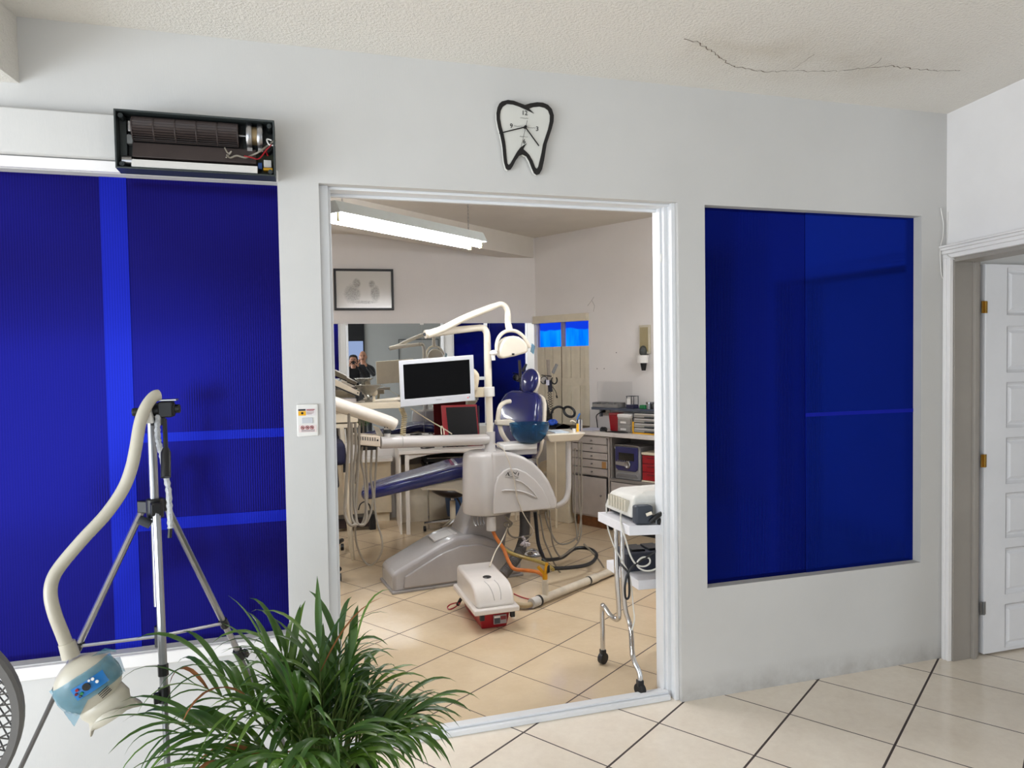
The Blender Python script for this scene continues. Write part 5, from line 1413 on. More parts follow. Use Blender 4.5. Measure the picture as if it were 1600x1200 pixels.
# ---- seat shell and cushions
sy0 = 2.30
LY0, LY1 = 2.22, 2.62
seat_z = 0.6775
MB().loft([[Vector((x, y, z)) for (x, y, z) in r_] for r_ in (
   [(0.8178,2.32,0.6448-.03),(0.8178,2.58,0.6448-.03),(0.8178,2.58,0.6448),(0.8178,2.32,0.6448)],
   [(1.06,2.28,.60),(1.06,2.62,.60),(1.06,2.62,.68),(1.06,2.28,.68)],
   [(1.20,2.26,.53),(1.20,2.64,.53),(1.20,2.64,.70),(1.20,2.26,.70)],
   [(1.62,2.26,.53),(1.62,2.64,.53),(1.62,2.64,.70),(1.62,2.26,.70)])]).build('seat_shell', IVORY, dc, bevel=.03, segs=4)
def cushion(name, spine, ups, side, widths, thick, m, nn=16, power=4.0):
    # rounded pad swept along a spine
    rings = []
    for c, u, w, t in zip(spine, ups, widths, thick):
        c = Vector(c); u = Vector(u).normalized(); s = Vector(side).normalized()
        r_ = []
        for i in range(nn*2):
            a = 2*PI*i/(nn*2)
            ca, sa2 = math.cos(a), math.sin(a)
            r_.append(c + s*(abs(ca)**(2/power))*(1 if ca >= 0 else -1)*w*.5 + u*(abs(sa2)**(2/power))*(1 if sa2 >= 0 else -1)*t*.5)
        rings.append(r_)
    return MB().loft(rings).build(name, m, dc, smooth=50)
side_ = Vector((.10,1,0)).normalized()
fo_ = Vector((0.4363, 2.3, 0.6268)); kn_ = Vector((1.2349, 2.45, 0.7807))
ft_mid = Vector((fo_.x-.03, 2.44, fo_.z-.0)); kn_mid = Vector((1.1096, 2.47, 0.7607))
dd = (kn_mid-ft_mid); L_ = dd.length; dd.normalize()
upv = side_.cross(dd).normalized()
if upv.z < 0: upv = -upv
sp_, up_, wd_, tk_ = [], [], [], []
for t, w, th in ((-.012,.22,.025),(.0,.29,.055),(.02,.32,.075),(.10,.36,.085),(.35,.42,.09),(.65,.47,.095),(.90,.50,.105),(1.0,.50,.10),(1.06,.48,.09)):
    sp_.append(ft_mid + dd*L_*t - upv*.02); up_.append(upv); wd_.append(w); tk_.append(th)
cushion('leg_rest', sp_, up_, side_, wd_, tk_, NAVY, power=5)
sp_, up_, wd_, tk_ = [], [], [], []
for (x, z, w, th) in ((kn_mid.x-.06,kn_mid.z-.03,.42,.03),(kn_mid.x-.02,kn_mid.z-.02,.47,.10),(kn_mid.x+.10,kn_mid.z-.03,.50,.12),(kn_mid.x+.3,kn_mid.z-.06,.50,.13),(kn_mid.x+.52,kn_mid.z-.05,.50,.13),(kn_mid.x+.60,kn_mid.z-.03,.46,.08)):
    sp_.append((x,2.47,z)); up_.append((0,0,1)); wd_.append(w); tk_.append(th)
cushion('seat', sp_, up_, side_, wd_, tk_, NAVY, power=5)
# ---- backrest: faces left and a little towards the lobby
BKY = 2.45
bn2 = Vector((-.80,-.60,.10)).normalized()      # facing direction
bs2 = Vector((-.60,.80,0)).normalized()         # across the back
bl0 = Vector((1.5833, 2.45, 0.9203)); bl1 = Vector((1.6781, 2.5, 1.2977))
sp_, up_, wd_, tk_ = [], [], [], []
bd = (bl1-bl0).normalized(); bL = (bl1-bl0).length
nrm_ = bn2 - bd*bn2.dot(bd); nrm_.normalize(); sdv = bd.cross(nrm_).normalized()
for t, w, th in ((-.30,.26,.05),(-.26,.34,.10),(-.10,.40,.12),(.10,.42,.12),(.35,.42,.11),(.6,.40,.105),(.82,.36,.095),(.94,.31,.08),(1.0,.24,.05),(1.015,.18,.02)):
    sp_.append(bl0+bd*bL*t + nrm_*(.02*math.sin(t*3))); up_.append(nrm_); wd_.append(w); tk_.append(th)
br_ = cushion('backrest', sp_, up_, sdv, wd_, tk_, NAVY, power=4.5)
sp2 = [p - nrm_*.062 for p in sp_]
cs = cushion('back_shell', sp2[1:-1], up_[1:-1], sdv, [w*1.02 for w in wd_[1:-1]], [.045]*8, IVORY, power=6); par(cs, br_)
hr = Vector((1.7164, 2.5, 1.382))
hrot = Matrix((sdv, nrm_, bd)).transposed()
hdrest = MB().ell(hr, (.080,.045,.104), hrot, 28, 16).build('headrest', NAVY, dc, smooth=60)
MB().ell(hr-nrm_*.028, (.082,.038,.106), hrot, 28, 16).build('headrest_shell', IVORY, hdrest, smooth=60)
MB().obox(hr-nrm_*.07-sdv*.02-bd*.16, sdv*.04, nrm_*.012, bd*.24).build('headrest_post', CHROME, hdrest, bevel=.003)
# ---- arm rest
at_ = MB().tube(spl([(1.5217, 2.38, 1.2386), (1.4804, 2.36, 1.2337), (1.4393, 2.34, 1.2143), (1.4183, 2.33, 1.1723), (1.4096, 2.33, 1.1052)],6), .0175, 12)
ars = at_.build('armrest', IVORY, dc)
MB().prism([(1.386, 2.28, 1.1052), (1.4951, 2.28, 1.1105), (1.5248, 2.28, 1.0949), (1.579, 2.28, 1.0349), (1.5638, 2.28, 1.0283), (1.5043, 2.28, 1.0597), (1.3854, 2.28, 1.0695)], (0,.07,0)).build('armrest_pad', IVORY, ars, bevel=.012, segs=3)
MB().tube(spl([(1.4211, 2.32, 1.0671), (1.4323, 2.31, 1.0097), (1.4633, 2.3, 0.9516), (1.5018, 2.28, 0.9134), (1.5524, 2.25, 0.895)],6), .0185, 12).build('armrest_support', IVORY, ars)
# ---- cuspidor unit body
us = [(1.2363, 1.86, 0.9206), (1.3407, 1.86, 0.9217), (1.4046, 1.86, 0.9073), (1.4688, 1.86, 0.8795), (1.5379, 1.86, 0.8334), (1.5979, 1.86, 0.7717), (1.6441, 1.86, 0.706), (1.6809, 1.86, 0.6271), (1.7037, 1.86, 0.5578), (1.7078, 1.86, 0.5123), (1.6885, 1.86, 0.5002), (1.3701, 1.86, 0.4976), (1.2286, 1.86, 0.4888)]
ub = MB().prism(us, (0,.34,0)).build('unit_body', UNITM, dc, bevel=.03, segs=5)
cyl_c = Vector((1.2322, 1.86, 0.6929))
uzt, uzb = 0.9203, 0.4882
rw = .158
MB().lathe([(0,uzb),(rw*1.04,uzb),(rw*1.075,uzb+.012),(rw*1.06,uzb+.15),(rw*1.02,uzt-.06),(rw*.985,uzt-.03),(rw*.92,uzt-.012),(rw*.78,uzt-.003),(0,uzt)], (cyl_c.x, 2.03, 0), 48).build('rounded_end', UNITM, ub, smooth=60)
pan_ = [(1.2317, 1.862, 0.5057), (1.2357, 1.862, 0.6044), (1.2488, 1.862, 0.7047), (1.2702, 1.862, 0.7605), (1.3072, 1.862, 0.7978), (1.3485, 1.862, 0.813), (1.4035, 1.862, 0.8075), (1.4678, 1.862, 0.7793), (1.5322, 1.862, 0.7263), (1.5874, 1.862, 0.66), (1.6195, 1.862, 0.595), (1.6421, 1.862, 0.5303), (1.6395, 1.862, 0.5125)]
fpn = MB().prism(pan_, (0,-.028,0)).build('front_panel', UNITM, ub, bevel=.008, segs=3)
MB().tube(spl([(1.2917, 1.8315, 0.663), (1.328, 1.8315, 0.665), (1.3918, 1.8315, 0.6584), (1.4651, 1.8315, 0.6379), (1.5387, 1.8315, 0.6017)],5), [.004]+[.0075]*19+[.003], 8, flat=.8).build('swoosh_ridge', UNITM, fpn)
MB().tube(spl([(1.393, 1.8315, 0.7289), (1.4295, 1.8315, 0.7177), (1.4796, 1.8315, 0.6768), (1.5206, 1.8315, 0.6341), (1.5479, 1.8315, 0.5922)],5), [.004]+[.0065]*19+[.003], 8, flat=.8).build('swoosh_ridge', UNITM, fpn)
# logo strokes, copied from the panel
LGM = mat('logo_black', (30,28,26), .4, var=0)
lg_ = MB()
for w_, pts in ((.0026,[(1.3203, 1.8335, 0.7626), (1.338, 1.8335, 0.7869)]),
   (.0036,[(1.338, 1.8335, 0.7869), (1.3458, 1.8335, 0.7627)]),
   (.0014,[(1.3282, 1.8335, 0.77), (1.3418, 1.8335, 0.7709)]),
   (.0026,[(1.3444, 1.8335, 0.7896), (1.3544, 1.8335, 0.7877)]),
   (.0024,[(1.3587, 1.8335, 0.7742), (1.3609, 1.8335, 0.7697)]),
   (.0026,[(1.3688, 1.8335, 0.7741), (1.3717, 1.8335, 0.7875), (1.379, 1.8335, 0.7866), (1.3898, 1.8335, 0.7723), (1.3934, 1.8335, 0.7712), (1.3968, 1.8335, 0.786)]),
   (.0026,[(1.4052, 1.8335, 0.7903), (1.4065, 1.8335, 0.7876)]),
   (.0028,[(1.4155, 1.8335, 0.7796), (1.4097, 1.8335, 0.7597)]),
   (.0026,[(1.3466, 1.8335, 0.7609), (1.3621, 1.8335, 0.7569), (1.3785, 1.8335, 0.7568), (1.3863, 1.8335, 0.7602)]),
   (.0024,[(1.3895, 1.8335, 0.7561), (1.3985, 1.8335, 0.7507), (1.4123, 1.8335, 0.7489)]),
   (.0014,[(1.3165, 1.8335, 0.7549), (1.3483, 1.8335, 0.7485), (1.3756, 1.8335, 0.7459), (1.4094, 1.8335, 0.7403)])):
    lg_.tube(pts, w_, 6, flat=.5)
lg_.build('logo', LGM, fpn)
# top block with bowl bracket
MB().obox((1.3847, 1.95, 0.8839), (0.2075,0,0), (0,.2,0), (0,0,0.0629)).build('top_block', UNITM, ub, bevel=.01)
brk = MB()
brk.obox((1.3378, 1.93, 0.9224), (0.2483,0,0), (0,.2,0), (0,0,0.0424))
brk.build('bowl_bracket', WHITEP, ub, bevel=.012, segs=3)
# under the body: drain cup, faucets
MB().cyl((1.2323, 1.9, 0.4824), (1.2305, 1.9, 0.3804), .034, n=20).build('drain_cup', UNITM, ub, bevel=.004)
fc = MB()
for i in range(4):
    x_ = 1.108+.028*i*.75
    fc.tube(spl([(x_,1.9,uzb),(x_,1.9,uzb-.03),(x_+.004,1.885,uzb-.055),(x_+.014-.007*i,1.875,uzb-.062)],4), .0055, 6)
fc.build('hose_hooks', STEEL, ub)
# spittoon bowl
bwc = Vector((1.5438, 1.98, 1.1039)); bwz0 = 0.9583
bwr = 0.1429
bh = bwc.z-bwz0
MB().lathe([(0,.0),(bwr*.35,.0),(bwr*.62,bh*.14),(bwr*.86,bh*.42),(bwr*.98,bh*.8),(bwr,bh),(bwr*.965,bh),(bwr*.94,bh*.8),(bwr*.82,bh*.44),(bwr*.58,bh*.18),(bwr*.3,bh*.06),(0,bh*.06)], (bwc.x,1.98,bwz0), 36).build('spittoon_bowl', mat('spittoon_blue_glass',(60,128,176),.03,trans=.85,ior=1.3), dc, smooth=50)
for pts, r_ in (([(1.4222, 2.02, 1.0464), (1.4274, 2.02, 1.0735), (1.4559, 2.02, 1.0769), (1.4698, 2.02, 1.058)],.008),([(1.6072, 2.02, 0.9461), (1.6139, 2.02, 1.0656), (1.5997, 2.02, 1.0846), (1.5802, 2.02, 1.067)],.007)):
    MB().tube(spl(pts,5), r_, 8).build('bowl_faucet', CHROME, dc)
# ---- pole, horizontal arm, lamp arm
PY = 1.98
pole_pts = [(1.2541, 1.98, 0.9007), (1.2561, 1.98, 1.0127)]
MB().tube([(1.2541, 1.98, 0.9007), (1.2545, 1.98, 0.9231), (1.2548, 1.98, 0.941), (1.2561, 1.98, 1.0127), (1.2568, 1.98, 1.0552)], [.050,.044,.037,.034,.034], 20).build('pole_base', UNITM, dc)
pl_ = MB().tube([(1.2545, 1.98, 1.053), (1.2506, 1.98, 1.4772), (1.2473, 1.98, 1.6773)], .0235, 18).build('pole', IVORY, dc)
el = spl([(1.2471, 1.98, 1.6684), (1.2466, 1.98, 1.7172), (1.2395, 1.98, 1.7527), (1.2193, 1.98, 1.7758), (1.1874, 1.98, 1.7785)],6)
MB().tube(el, .0235, 18).build('pole_elbow', IVORY, pl_)
lw_ = MB().tube([(1.1874, 1.98, 1.7785), (0.9611, 1.93, 1.7552), (0.7988, 1.9, 1.7321)], [.0225,.026,.029], 18).build('lamp_arm_lower', IVORY, dc)
MB().cyl((0.8009, 1.9, 1.7325), (0.7936, 1.895, 1.7315), .012, n=14).build('end_screw', DGREY, lw_)
MB().tube(spl([(0.8142, 1.89, 1.7295), (0.8836, 1.89, 1.7547), (0.936, 1.89, 1.7758), (1.0799, 1.9, 1.845), (1.2975, 1.92, 1.9276)],4), [.026]*4+[.024]*12+[.020], 16).build('lamp_arm_upper', IVORY, dc)
up2 = MB().tube(spl([(1.2929, 1.92, 1.9254), (1.3296, 1.92, 1.9366), (1.3615, 1.92, 1.9236), (1.3793, 1.92, 1.8907), (1.3809, 1.92, 1.851), (1.3802, 1.92, 1.8113), (1.3837, 1.91, 1.7799), (1.3872, 1.9, 1.753)],5), [.020]*18+[.022]*10+[.024]*8, 16)
up2.build('lamp_neck', IVORY, dc)
# lamp head: half-moon shell with yoke handle
lhc = Vector((1.409, 1.88, 1.6291))
hp_ = [(1.2989, 1.84, 1.5819), (1.2974, 1.84, 1.6252), (1.307, 1.84, 1.6598), (1.3301, 1.84, 1.6943), (1.3621, 1.84, 1.7136), (1.3985, 1.84, 1.7177), (1.4349, 1.84, 1.711), (1.4667, 1.84, 1.6911), (1.4937, 1.84, 1.658), (1.5023, 1.84, 1.6229), (1.4928, 1.84, 1.6011), (1.4053, 1.84, 1.5782), (1.3188, 1.84, 1.5621)]
lhd = MB().prism(hp_, (0,.11,0)).build('lamp_head', IVORY, dc, bevel=.022, segs=4)
MB().box((1.3812,1.832,1.585),(1.3974,1.838,1.5979)).build('sensor_window', BLACK, lhd)
MB().tube(spl([(1.2829, 1.87, 1.6173), (1.2837, 1.87, 1.6608), (1.298, 1.87, 1.7042), (1.3304, 1.87, 1.7389), (1.3761, 1.87, 1.754), (1.4264, 1.87, 1.7472), (1.4719, 1.87, 1.7162), (1.499, 1.87, 1.6764), (1.5215, 1.87, 1.6365)],5), .0125, 10).build('yoke_handle', IVORY, lhd)
MB().ell((1.2601, 1.87, 1.6023), (.026,.022,.020)).cyl((1.2555, 1.87, 1.5958), (1.2592, 1.87, 1.5523), .014, n=12).build('grip_knob', WHITEP, lhd)
MB().obox((1.5257, 1.87, 1.6099), (.022,0,-.02), (0,.01,0), (.012,0,.055)).build('wrapped_handle', TAPE, lhd)
# ---- monitor
mnt = MB().tube(spl([(1.1453, 1.97, 1.3513), (1.1605, 1.97, 1.4349), (1.1519, 1.97, 1.4617), (1.1341, 1.97, 1.4797)],5), .022, 12).build('monitor_neck', CREAM, dc)
mq = [(0.6132, 1.84, 1.5603), (1.1024, 1.8, 1.5906), (1.1074, 1.8, 1.2709), (0.6192, 1.84, 1.2576)]
mo_ = Vector(mq[0]); mxv = (Vector(mq[1])-mo_); mdn = (Vector(mq[3])-mo_)
mnr = mxv.cross(mdn).normalized()
if mnr.y > 0: mnr = -mnr
SCRW = mat('monitor_white', (192,194,199), .3, var=.02)
def mp_(u, v_, d): return mo_ + mxv*u + mdn*v_ + mnr*d
mon = MB().plate([mp_(0,0,0),mp_(1,0,0),mp_(1,1,0),mp_(0,1,0)], [[mp_(.055,.095,0),mp_(.945,.095,0),mp_(.945,.845,0),mp_(.055,.845,0)]], -mnr*.02).build('monitor', SCRW, dc, bevel=.002)
MB().prism([mp_(.0,0,-.019),mp_(1,0,-.019),mp_(1,1,-.019),mp_(0,1,-.019)], -mnr*.018).build('rear_housing', CREAM, mon, bevel=.006)
MB().prism([mp_(.05,.09,-.006),mp_(.95,.09,-.006),mp_(.95,.85,-.006),mp_(.05,.85,-.006)], -mnr*.005).build('screen', mat('screen_black',(4,4,5),.25,var=0,spec=.2), mon)
MB().prism([mp_(.47,.905,.0),mp_(.55,.905,.0),mp_(.55,.92,.0),mp_(.47,.92,.0)], mnr*.0012).build('badge', mat('badge_grey',(150,152,156),.4), mon)
MB().cyl(mp_(.905,.925,0), mp_(.905,.925,.002), .0035, n=10).build('power_light', emit('power_led',(255,70,90),1.2), mon)
MB().cyl(mp_(.925,.912,0), mp_(.925,.912,.002), .003, n=10).build('power_button', BLACK, mon)
MB().obox((1.1419, 1.96, 1.2988), (0.0727,0,0), (0,.05,0), (0,0,.068)).build('mount_arm', CREAM, dc, bevel=.006)
MB().cyl((1.252, 1.98, 1.3012), (1.2509, 1.98, 1.3681), .040, n=24).build('pole_collar', WHITEP, dc, bevel=.003)
MB().obox(mp_(.75,.45,-.035), mxv*.16, mdn*.25, -mnr*.10).build('monitor_mount', CREAM, dc, bevel=.01)
# ---- lower balance arm and tray arm
la_ = MB().tube([(1.2374, 1.98, 1.0023), (0.9445, 1.92, 1.0137), (0.482, 1.84, 1.0317)], [.038,.038,.040], 20).build('lower_arm', UNITM, dc, bevel=.004)
ja = Vector((0.626, 1.865, 1.0284)); jb = Vector((0.6196, 1.864, 1.0288))
MB().tube([ja, jb], .0415, 20, flat=1).build('arm_seam', mat('seam_grey',(172,170,166),.4), la_)
MB().cyl((0.529, 1.85, 1.0597), (0.5306, 1.85, 1.1307), .021, n=16).build('pivot_post', WHITEP, dc)
MB().cyl((0.5276, 1.85, 1.0891), (0.5281, 1.85, 1.1141), .026, n=16).build('pivot_ring', DGREY, dc)
ta_ = MB().tube([(0.5813, 1.84, 1.1399), (0.5413, 1.83, 1.1632), (0.1286, 1.72, 1.327)], [.041,.041,.044], 20).build('tray_arm', mat('tray_arm_enamel',(214,206,194),.25,coat=.3), dc, bevel=.008)
for t_x in (601, 605):
    MB().cyl(Vector((0.5074, 1.79, 1.1327)) + Vector(((t_x-601)*.0042,0,-(t_x-601)*.0003)), Vector((0.5068, 1.785, 1.1332))+ Vector(((t_x-601)*.0042,0,-(t_x-601)*.0003)), .004, n=8).build('screw', BLACK, ta_)
MB().prism([(0.4414, 1.86, 1.142), (0.478, 1.86, 1.1279), (0.5097, 1.86, 1.0722), (0.4724, 1.86, 1.0614)], (0,.03,0)).build('link_strut', IVORY, dc, bevel=.003)
# instrument holder with its hoses
ihp = [(0.2983, 1.8, 1.098), (0.4788, 1.8, 1.0774), (0.4792, 1.8, 1.0073), (0.2968, 1.8, 1.0328)]
ih = MB().prism(ihp, (0,.12,0)).build('instrument_holder', mat('holder_beige',(206,192,174),.35), dc, bevel=.006)
for i in range(9):
    a = Vector(ihp[0]).lerp(Vector(ihp[1]), .12+.085*i)
    MB().obox(a+Vector((0,-.001,-.034)), (.006,0,0), (0,.002,0), (0,0,.022)).build('holder_slot', DGREY, ih)
MB().cyl((0.4619, 1.8, 1.0514), (0.4614, 1.795, 1.052), .006, n=10).build('screw', BLACK, ih)
MB().box((0.343,1.83,0.9869),(0.4566,1.90,1.0199)).build('valve_block', BLACK, ih, bevel=.004)
hoses = [(.0095,[(0.282, 1.74, 1.239), (0.28, 1.7615, 1.0964), (0.2688, 1.77, 0.9342), (0.2517, 1.7603, 0.7341), (0.2437, 1.7382, 0.6174), (0.2568, 1.7173, 0.5603), (0.2792, 1.7101, 0.5358), (0.3034, 1.7211, 0.5355)]),
 (.0085,[(0.2975, 1.76, 1.1766), (0.298, 1.7815, 1.053), (0.2928, 1.79, 0.8894), (0.2834, 1.7803, 0.6876), (0.2837, 1.7582, 0.59), (0.2969, 1.7373, 0.5446), (0.3158, 1.7301, 0.5284)]),
 (.0085,[(0.3218, 1.77, 1.1748), (0.3235, 1.7915, 1.01), (0.3044, 1.8, 0.8464), (0.3034, 1.7903, 0.6639), (0.312, 1.7682, 0.5857), (0.3133, 1.7473, 0.5371)]),
 (.0085,[(0.3459, 1.78, 1.1527), (0.3442, 1.8015, 1.0078), (0.333, 1.81, 0.8432), (0.3215, 1.8003, 0.7223), (0.3131, 1.7782, 0.6041), (0.3181, 1.7573, 0.5427), (0.337, 1.7501, 0.5243), (0.3659, 1.7611, 0.5298), (0.3814, 1.7835, 0.5978), (0.3779, 1.8038, 0.7178)]),
 (.0075,[(0.3659, 1.82, 1.0128), (0.3574, 1.8415, 0.9198), (0.3759, 1.85, 0.8138), (0.3804, 1.8403, 0.6904), (0.3762, 1.8182, 0.5912), (0.3569, 1.7973, 0.5309), (0.3359, 1.7901, 0.5136)]),
 (.0075,[(0.3909, 1.83, 1.0104), (0.3896, 1.8515, 0.8751), (0.3957, 1.86, 0.7485), (0.3879, 1.8503, 0.6256), (0.3719, 1.8282, 0.5397), (0.3453, 1.8073, 0.5132)]),
 (.0075,[(0.4283, 1.84, 1.0074), (0.4241, 1.8615, 0.9134), (0.4184, 1.87, 0.8081), (0.4311, 1.8603, 0.6833), (0.4146, 1.8382, 0.5925), (0.387, 1.8173, 0.5325), (0.3616, 1.8101, 0.5112)]),
 (.0065,[(0.4589, 1.84, 1.0058), (0.4569, 1.8615, 0.9116), (0.4466, 1.87, 0.7854), (0.4383, 1.8603, 0.6409), (0.4498, 1.8382, 0.5188), (0.4741, 1.8173, 0.4169), (0.4757, 1.8101, 0.3434), (0.4551, 1.8211, 0.2839), (0.4236, 1.8435, 0.2432), (0.3965, 1.8638, 0.2319), (0.3649, 1.8697, 0.2587), (0.3328, 1.8575, 0.3278), (0.3129, 1.8348, 0.4144), (0.3099, 1.8152, 0.5226), (0.3203, 1.8106, 0.6382)]),
 (.0065,[(0.3241, 1.8, 1.009), (0.3308, 1.8215, 0.8828), (0.3132, 1.83, 0.7919), (0.3324, 1.8203, 0.784)])]
for r_, pts in hoses:
    MB().tube(spl(pts, 6), r_, 8).build('instrument_hose', HOSEG, ih)
# coiled cord by the monitor
pts = []
a, b, c_ = Vector((0.6312, 1.9, 1.2452)), Vector((0.6512, 1.9, 1.1935)), Vector((0.6328, 1.88, 1.0561))
for i in range(151):
    t = i/150
    p = a.lerp(b, t*3) if t < .33 else b.lerp(c_, (t-.33)/.67)
    pts.append(p + Vector((math.cos(t*2*PI*17)*.017, math.sin(t*2*PI*17)*.017, 0)))
MB().tube(pts, .0036, 5).build('coiled_cord', mat('cord_tan',(176,160,126),.5), dc)
# thin cables: from the pole down across the unit panel
MB().tube(spl([(1.2465, 1.86, 0.9902), (1.3137, 1.86, 0.9429), (1.3359, 1.83, 0.884), (1.356, 1.825, 0.8178), (1.3775, 1.825, 0.7419), (1.3982, 1.825, 0.6084), (1.4393, 1.83, 0.5028), (1.4784, 1.84, 0.4355), (1.5178, 1.85, 0.3676), (1.5033, 1.88, 0.3125), (1.4622, 1.9, 0.2753)],6), .0036, 6).build('thin_cable', mat('cable_ivory',(196,186,170),.5), dc)
MB().tube(spl([(0.6976, 1.92, 1.2416), (0.7753, 1.93, 1.1867), (0.8542, 1.94, 1.1353), (0.9168, 1.95, 1.097), (0.98, 1.96, 1.0539)],5), .004, 6).tube(spl([(0.8976, 1.9, 1.0591), (0.8978, 1.92, 1.0961), (0.9044, 1.93, 1.1123), (0.9152, 1.92, 1.091), (0.9151, 1.9, 1.0583)],5), .004, 6).build('thin_cable', mat('cable_cream',(214,202,180),.5), dc)
# ---- side tray on the bent tube at the right
MB().tube(spl([(1.7394, 2, 0.4919), (1.7802, 1.99, 0.5094), (1.8114, 1.98, 0.5416), (1.8294, 1.98, 0.5915), (1.8356, 1.98, 0.6794), (1.8355, 1.98, 0.8419), (1.8372, 1.98, 0.9577)],6), .0205, 14).build('side_tray_arm', UNITM, dc)
tz1, tz0 = 1.0285, 0.9695
st_ = MB().loft([[Vector(p) for p in r_] for r_ in (
  [(1.672,1.9,tz0),(1.8895,1.9,tz0),(1.8895,2.14,tz0),(1.6815,2.14,tz0)],
  [(1.6325,1.86,tz1),(1.931,1.86,tz1),(1.931,2.20,tz1),(1.642,2.20,tz1)])]).build('side_tray', IVORY, dc, bevel=.012, segs=3)
MB().box((1.7196,1.93,tz1),(1.8267,2.12,tz1+.004)).build('paper_liner', mat('liner_blue_white',(196,210,222),.5), st_)
cup = thing('paper_cup_syringe', 'blue suction tip standing in a steel cup on the white side tray', 'cup', (1.9305,2.0,tz1))
cxy = (1.9305, 2.0)
MB().lathe([(0,0),(.024,0),(.026,.085),(.023,.085),(.021,.004),(0,.004)], (*cxy,tz1), 20).build('cup', CHROME, cup)
MB().tube([(1.9159, 2, 1.0544), (1.9168, 2, 1.1196), (1.9372, 2, 1.1561)], .006, 8).build('suction_tip', mat('tip_blue',(40,110,190),.3), cup)
MB().tube(spl([(1.8618, 2, 1.0985), (1.8768, 2, 1.1072), (1.9064, 2, 1.0921), (1.9464, 2, 1.0951)],5), .005, 6).build('saliva_ejector', IVORY, cup)
MB().tube([(1.9099, 1.98, 1.0192), (1.9108, 1.98, 1.0842)], .009, 10).build('yellow_tube', YELLOW, cup)
tu = MB().lathe([(0,0),(.011,0),(.012,.024),(0,.024)], (1.8708,1.95,tz1), 14).build('plastic_thimble', WHITEP, None)
tag(tu, 'tiny white thimble on the white side tray next to the steel cup', 'cap')
# hoses hanging from the side tray
for r_, pts in ((.0065,[(1.9324, 2.02, 0.9489), (1.9297, 2.02, 0.7612), (1.9289, 2.02, 0.5258), (1.9442, 2.02, 0.3594), (1.9377, 2.02, 0.2511), (1.8914, 2.02, 0.1795), (1.8006, 2.02, 0.1218), (1.7659, 2.02, 0.1251), (1.7227, 2.02, 0.2135), (1.7052, 2.02, 0.3553), (1.6971, 2.02, 0.4632)]),
 (.0065,[(1.9549, 2.02, 0.9478), (1.9545, 2.02, 0.7362), (1.9509, 2.02, 0.477), (1.9337, 2.02, 0.3271), (1.9125, 2.02, 0.2532), (1.8517, 2.02, 0.2114), (1.782, 2.02, 0.2082), (1.7332, 2.02, 0.25), (1.6809, 2.02, 0.3666), (1.6675, 2.02, 0.4515)]),
 (.006,[(1.9042, 2.02, 0.9034), (1.8983, 2.02, 0.6691), (1.895, 2.02, 0.434), (1.908, 2.02, 0.2914), (1.912, 2.02, 0.2202)]),
 (.0065,[(1.6234, 2.02, 0.4363), (1.6368, 2.02, 0.3609), (1.6547, 2.02, 0.2569), (1.6924, 2.02, 0.1601), (1.74, 2.02, 0.0524), (1.7984, 2.02, -0.0287), (1.8775, 2.02, -0.089), (1.9678, 2.02, -0.1271), (2.0492, 2.02, -0.1406), (2.1162, 2.02, -0.119), (2.1426, 2.02, -0.0785), (2.1229, 2.02, -0.0045), (2.0523, 2.02, 0.0981), (1.9621, 2.02, 0.192)])):
    MB().tube(spl(pts, 6), r_, 8).build('suction_hose', HOSEG, dc)
# ---- floor hoses under the unit
MB().tube(spl([(1.5063, 2, 0.4679),(1.5047, 2, 0.3669),(1.4873, 1.98, 0.2765),(1.4295, 1.92, 0.192),(1.3624, 1.87, 0.1398),(1.2903, 1.83, 0.0872)],6), .034, 16).build('duct_core', DUCTM, dc)
dct = spl([(1.5063, 2, 0.4679),(1.5047, 2, 0.3669),(1.4873, 1.98, 0.2765),(1.4295, 1.92, 0.192),(1.3624, 1.87, 0.1398),(1.2903, 1.83, 0.0872)],6)
rg = MB()
for i in range(48):
    t = i/47*(len(dct)-1); k = min(int(t), len(dct)-2); p = dct[k].lerp(dct[k+1], t-k); d_ = (dct[k+1]-dct[k]).normalized()
    rg.tube([p-d_*.0025, p+d_*.0025], .039, 14)
rg.build('duct_rings', DUCTM, dc)
MB().tube(spl([(1.4535, 1.9, 0.3211),(1.4717, 1.9, 0.288),(1.4418, 1.88, 0.2685),(1.4745, 1.88, 0.2746),(1.4978, 1.88, 0.2635),(1.4556, 1.88, 0.2583)],5), [.006+.007*abs(math.sin(i*1.7)) for i in range(26)], 8).build('tape_knot', mat('clear_tape',(196,188,190),.2,var=.2,bump=.5), dc)
MB().tube(spl([(1.5831, 2, 0.462),(1.588, 1.99, 0.3714),(1.5871, 1.95, 0.252),(1.6044, 1.92, 0.1756),(1.6381, 1.95, 0.1278),(1.7309, 2.02, 0.1003),(1.8302, 2.1, 0.0886),(1.951, 2.2, 0.1097),(2.0399, 2.2, 0.1114),(2.0745, 2.12, 0.1088),(2.054, 2, 0.1031),(1.9809, 1.9, 0.0896),(1.8869, 1.84, 0.0874),(1.7574, 1.78, 0.1032),(1.6577, 1.74, 0.1198),(1.6042, 1.72, 0.1351),(1.5679, 1.8, 0.1744)],7), .0135, 10).build('black_hose', BLACK, dc)
MB().tube(spl([(1.2419, 1.9, 0.3795),(1.2585, 1.88, 0.3338),(1.2963, 1.84, 0.2694),(1.3069, 1.8, 0.2258),(1.3171, 1.76, 0.183),(1.3406, 1.72, 0.1526),(1.3999, 1.68, 0.1492),(1.4631, 1.6, 0.1526),(1.473, 1.5, 0.1507),(1.4721, 1.46, 0.1458)],6), .0125, 10).build('orange_hose', ORANGE, dc)
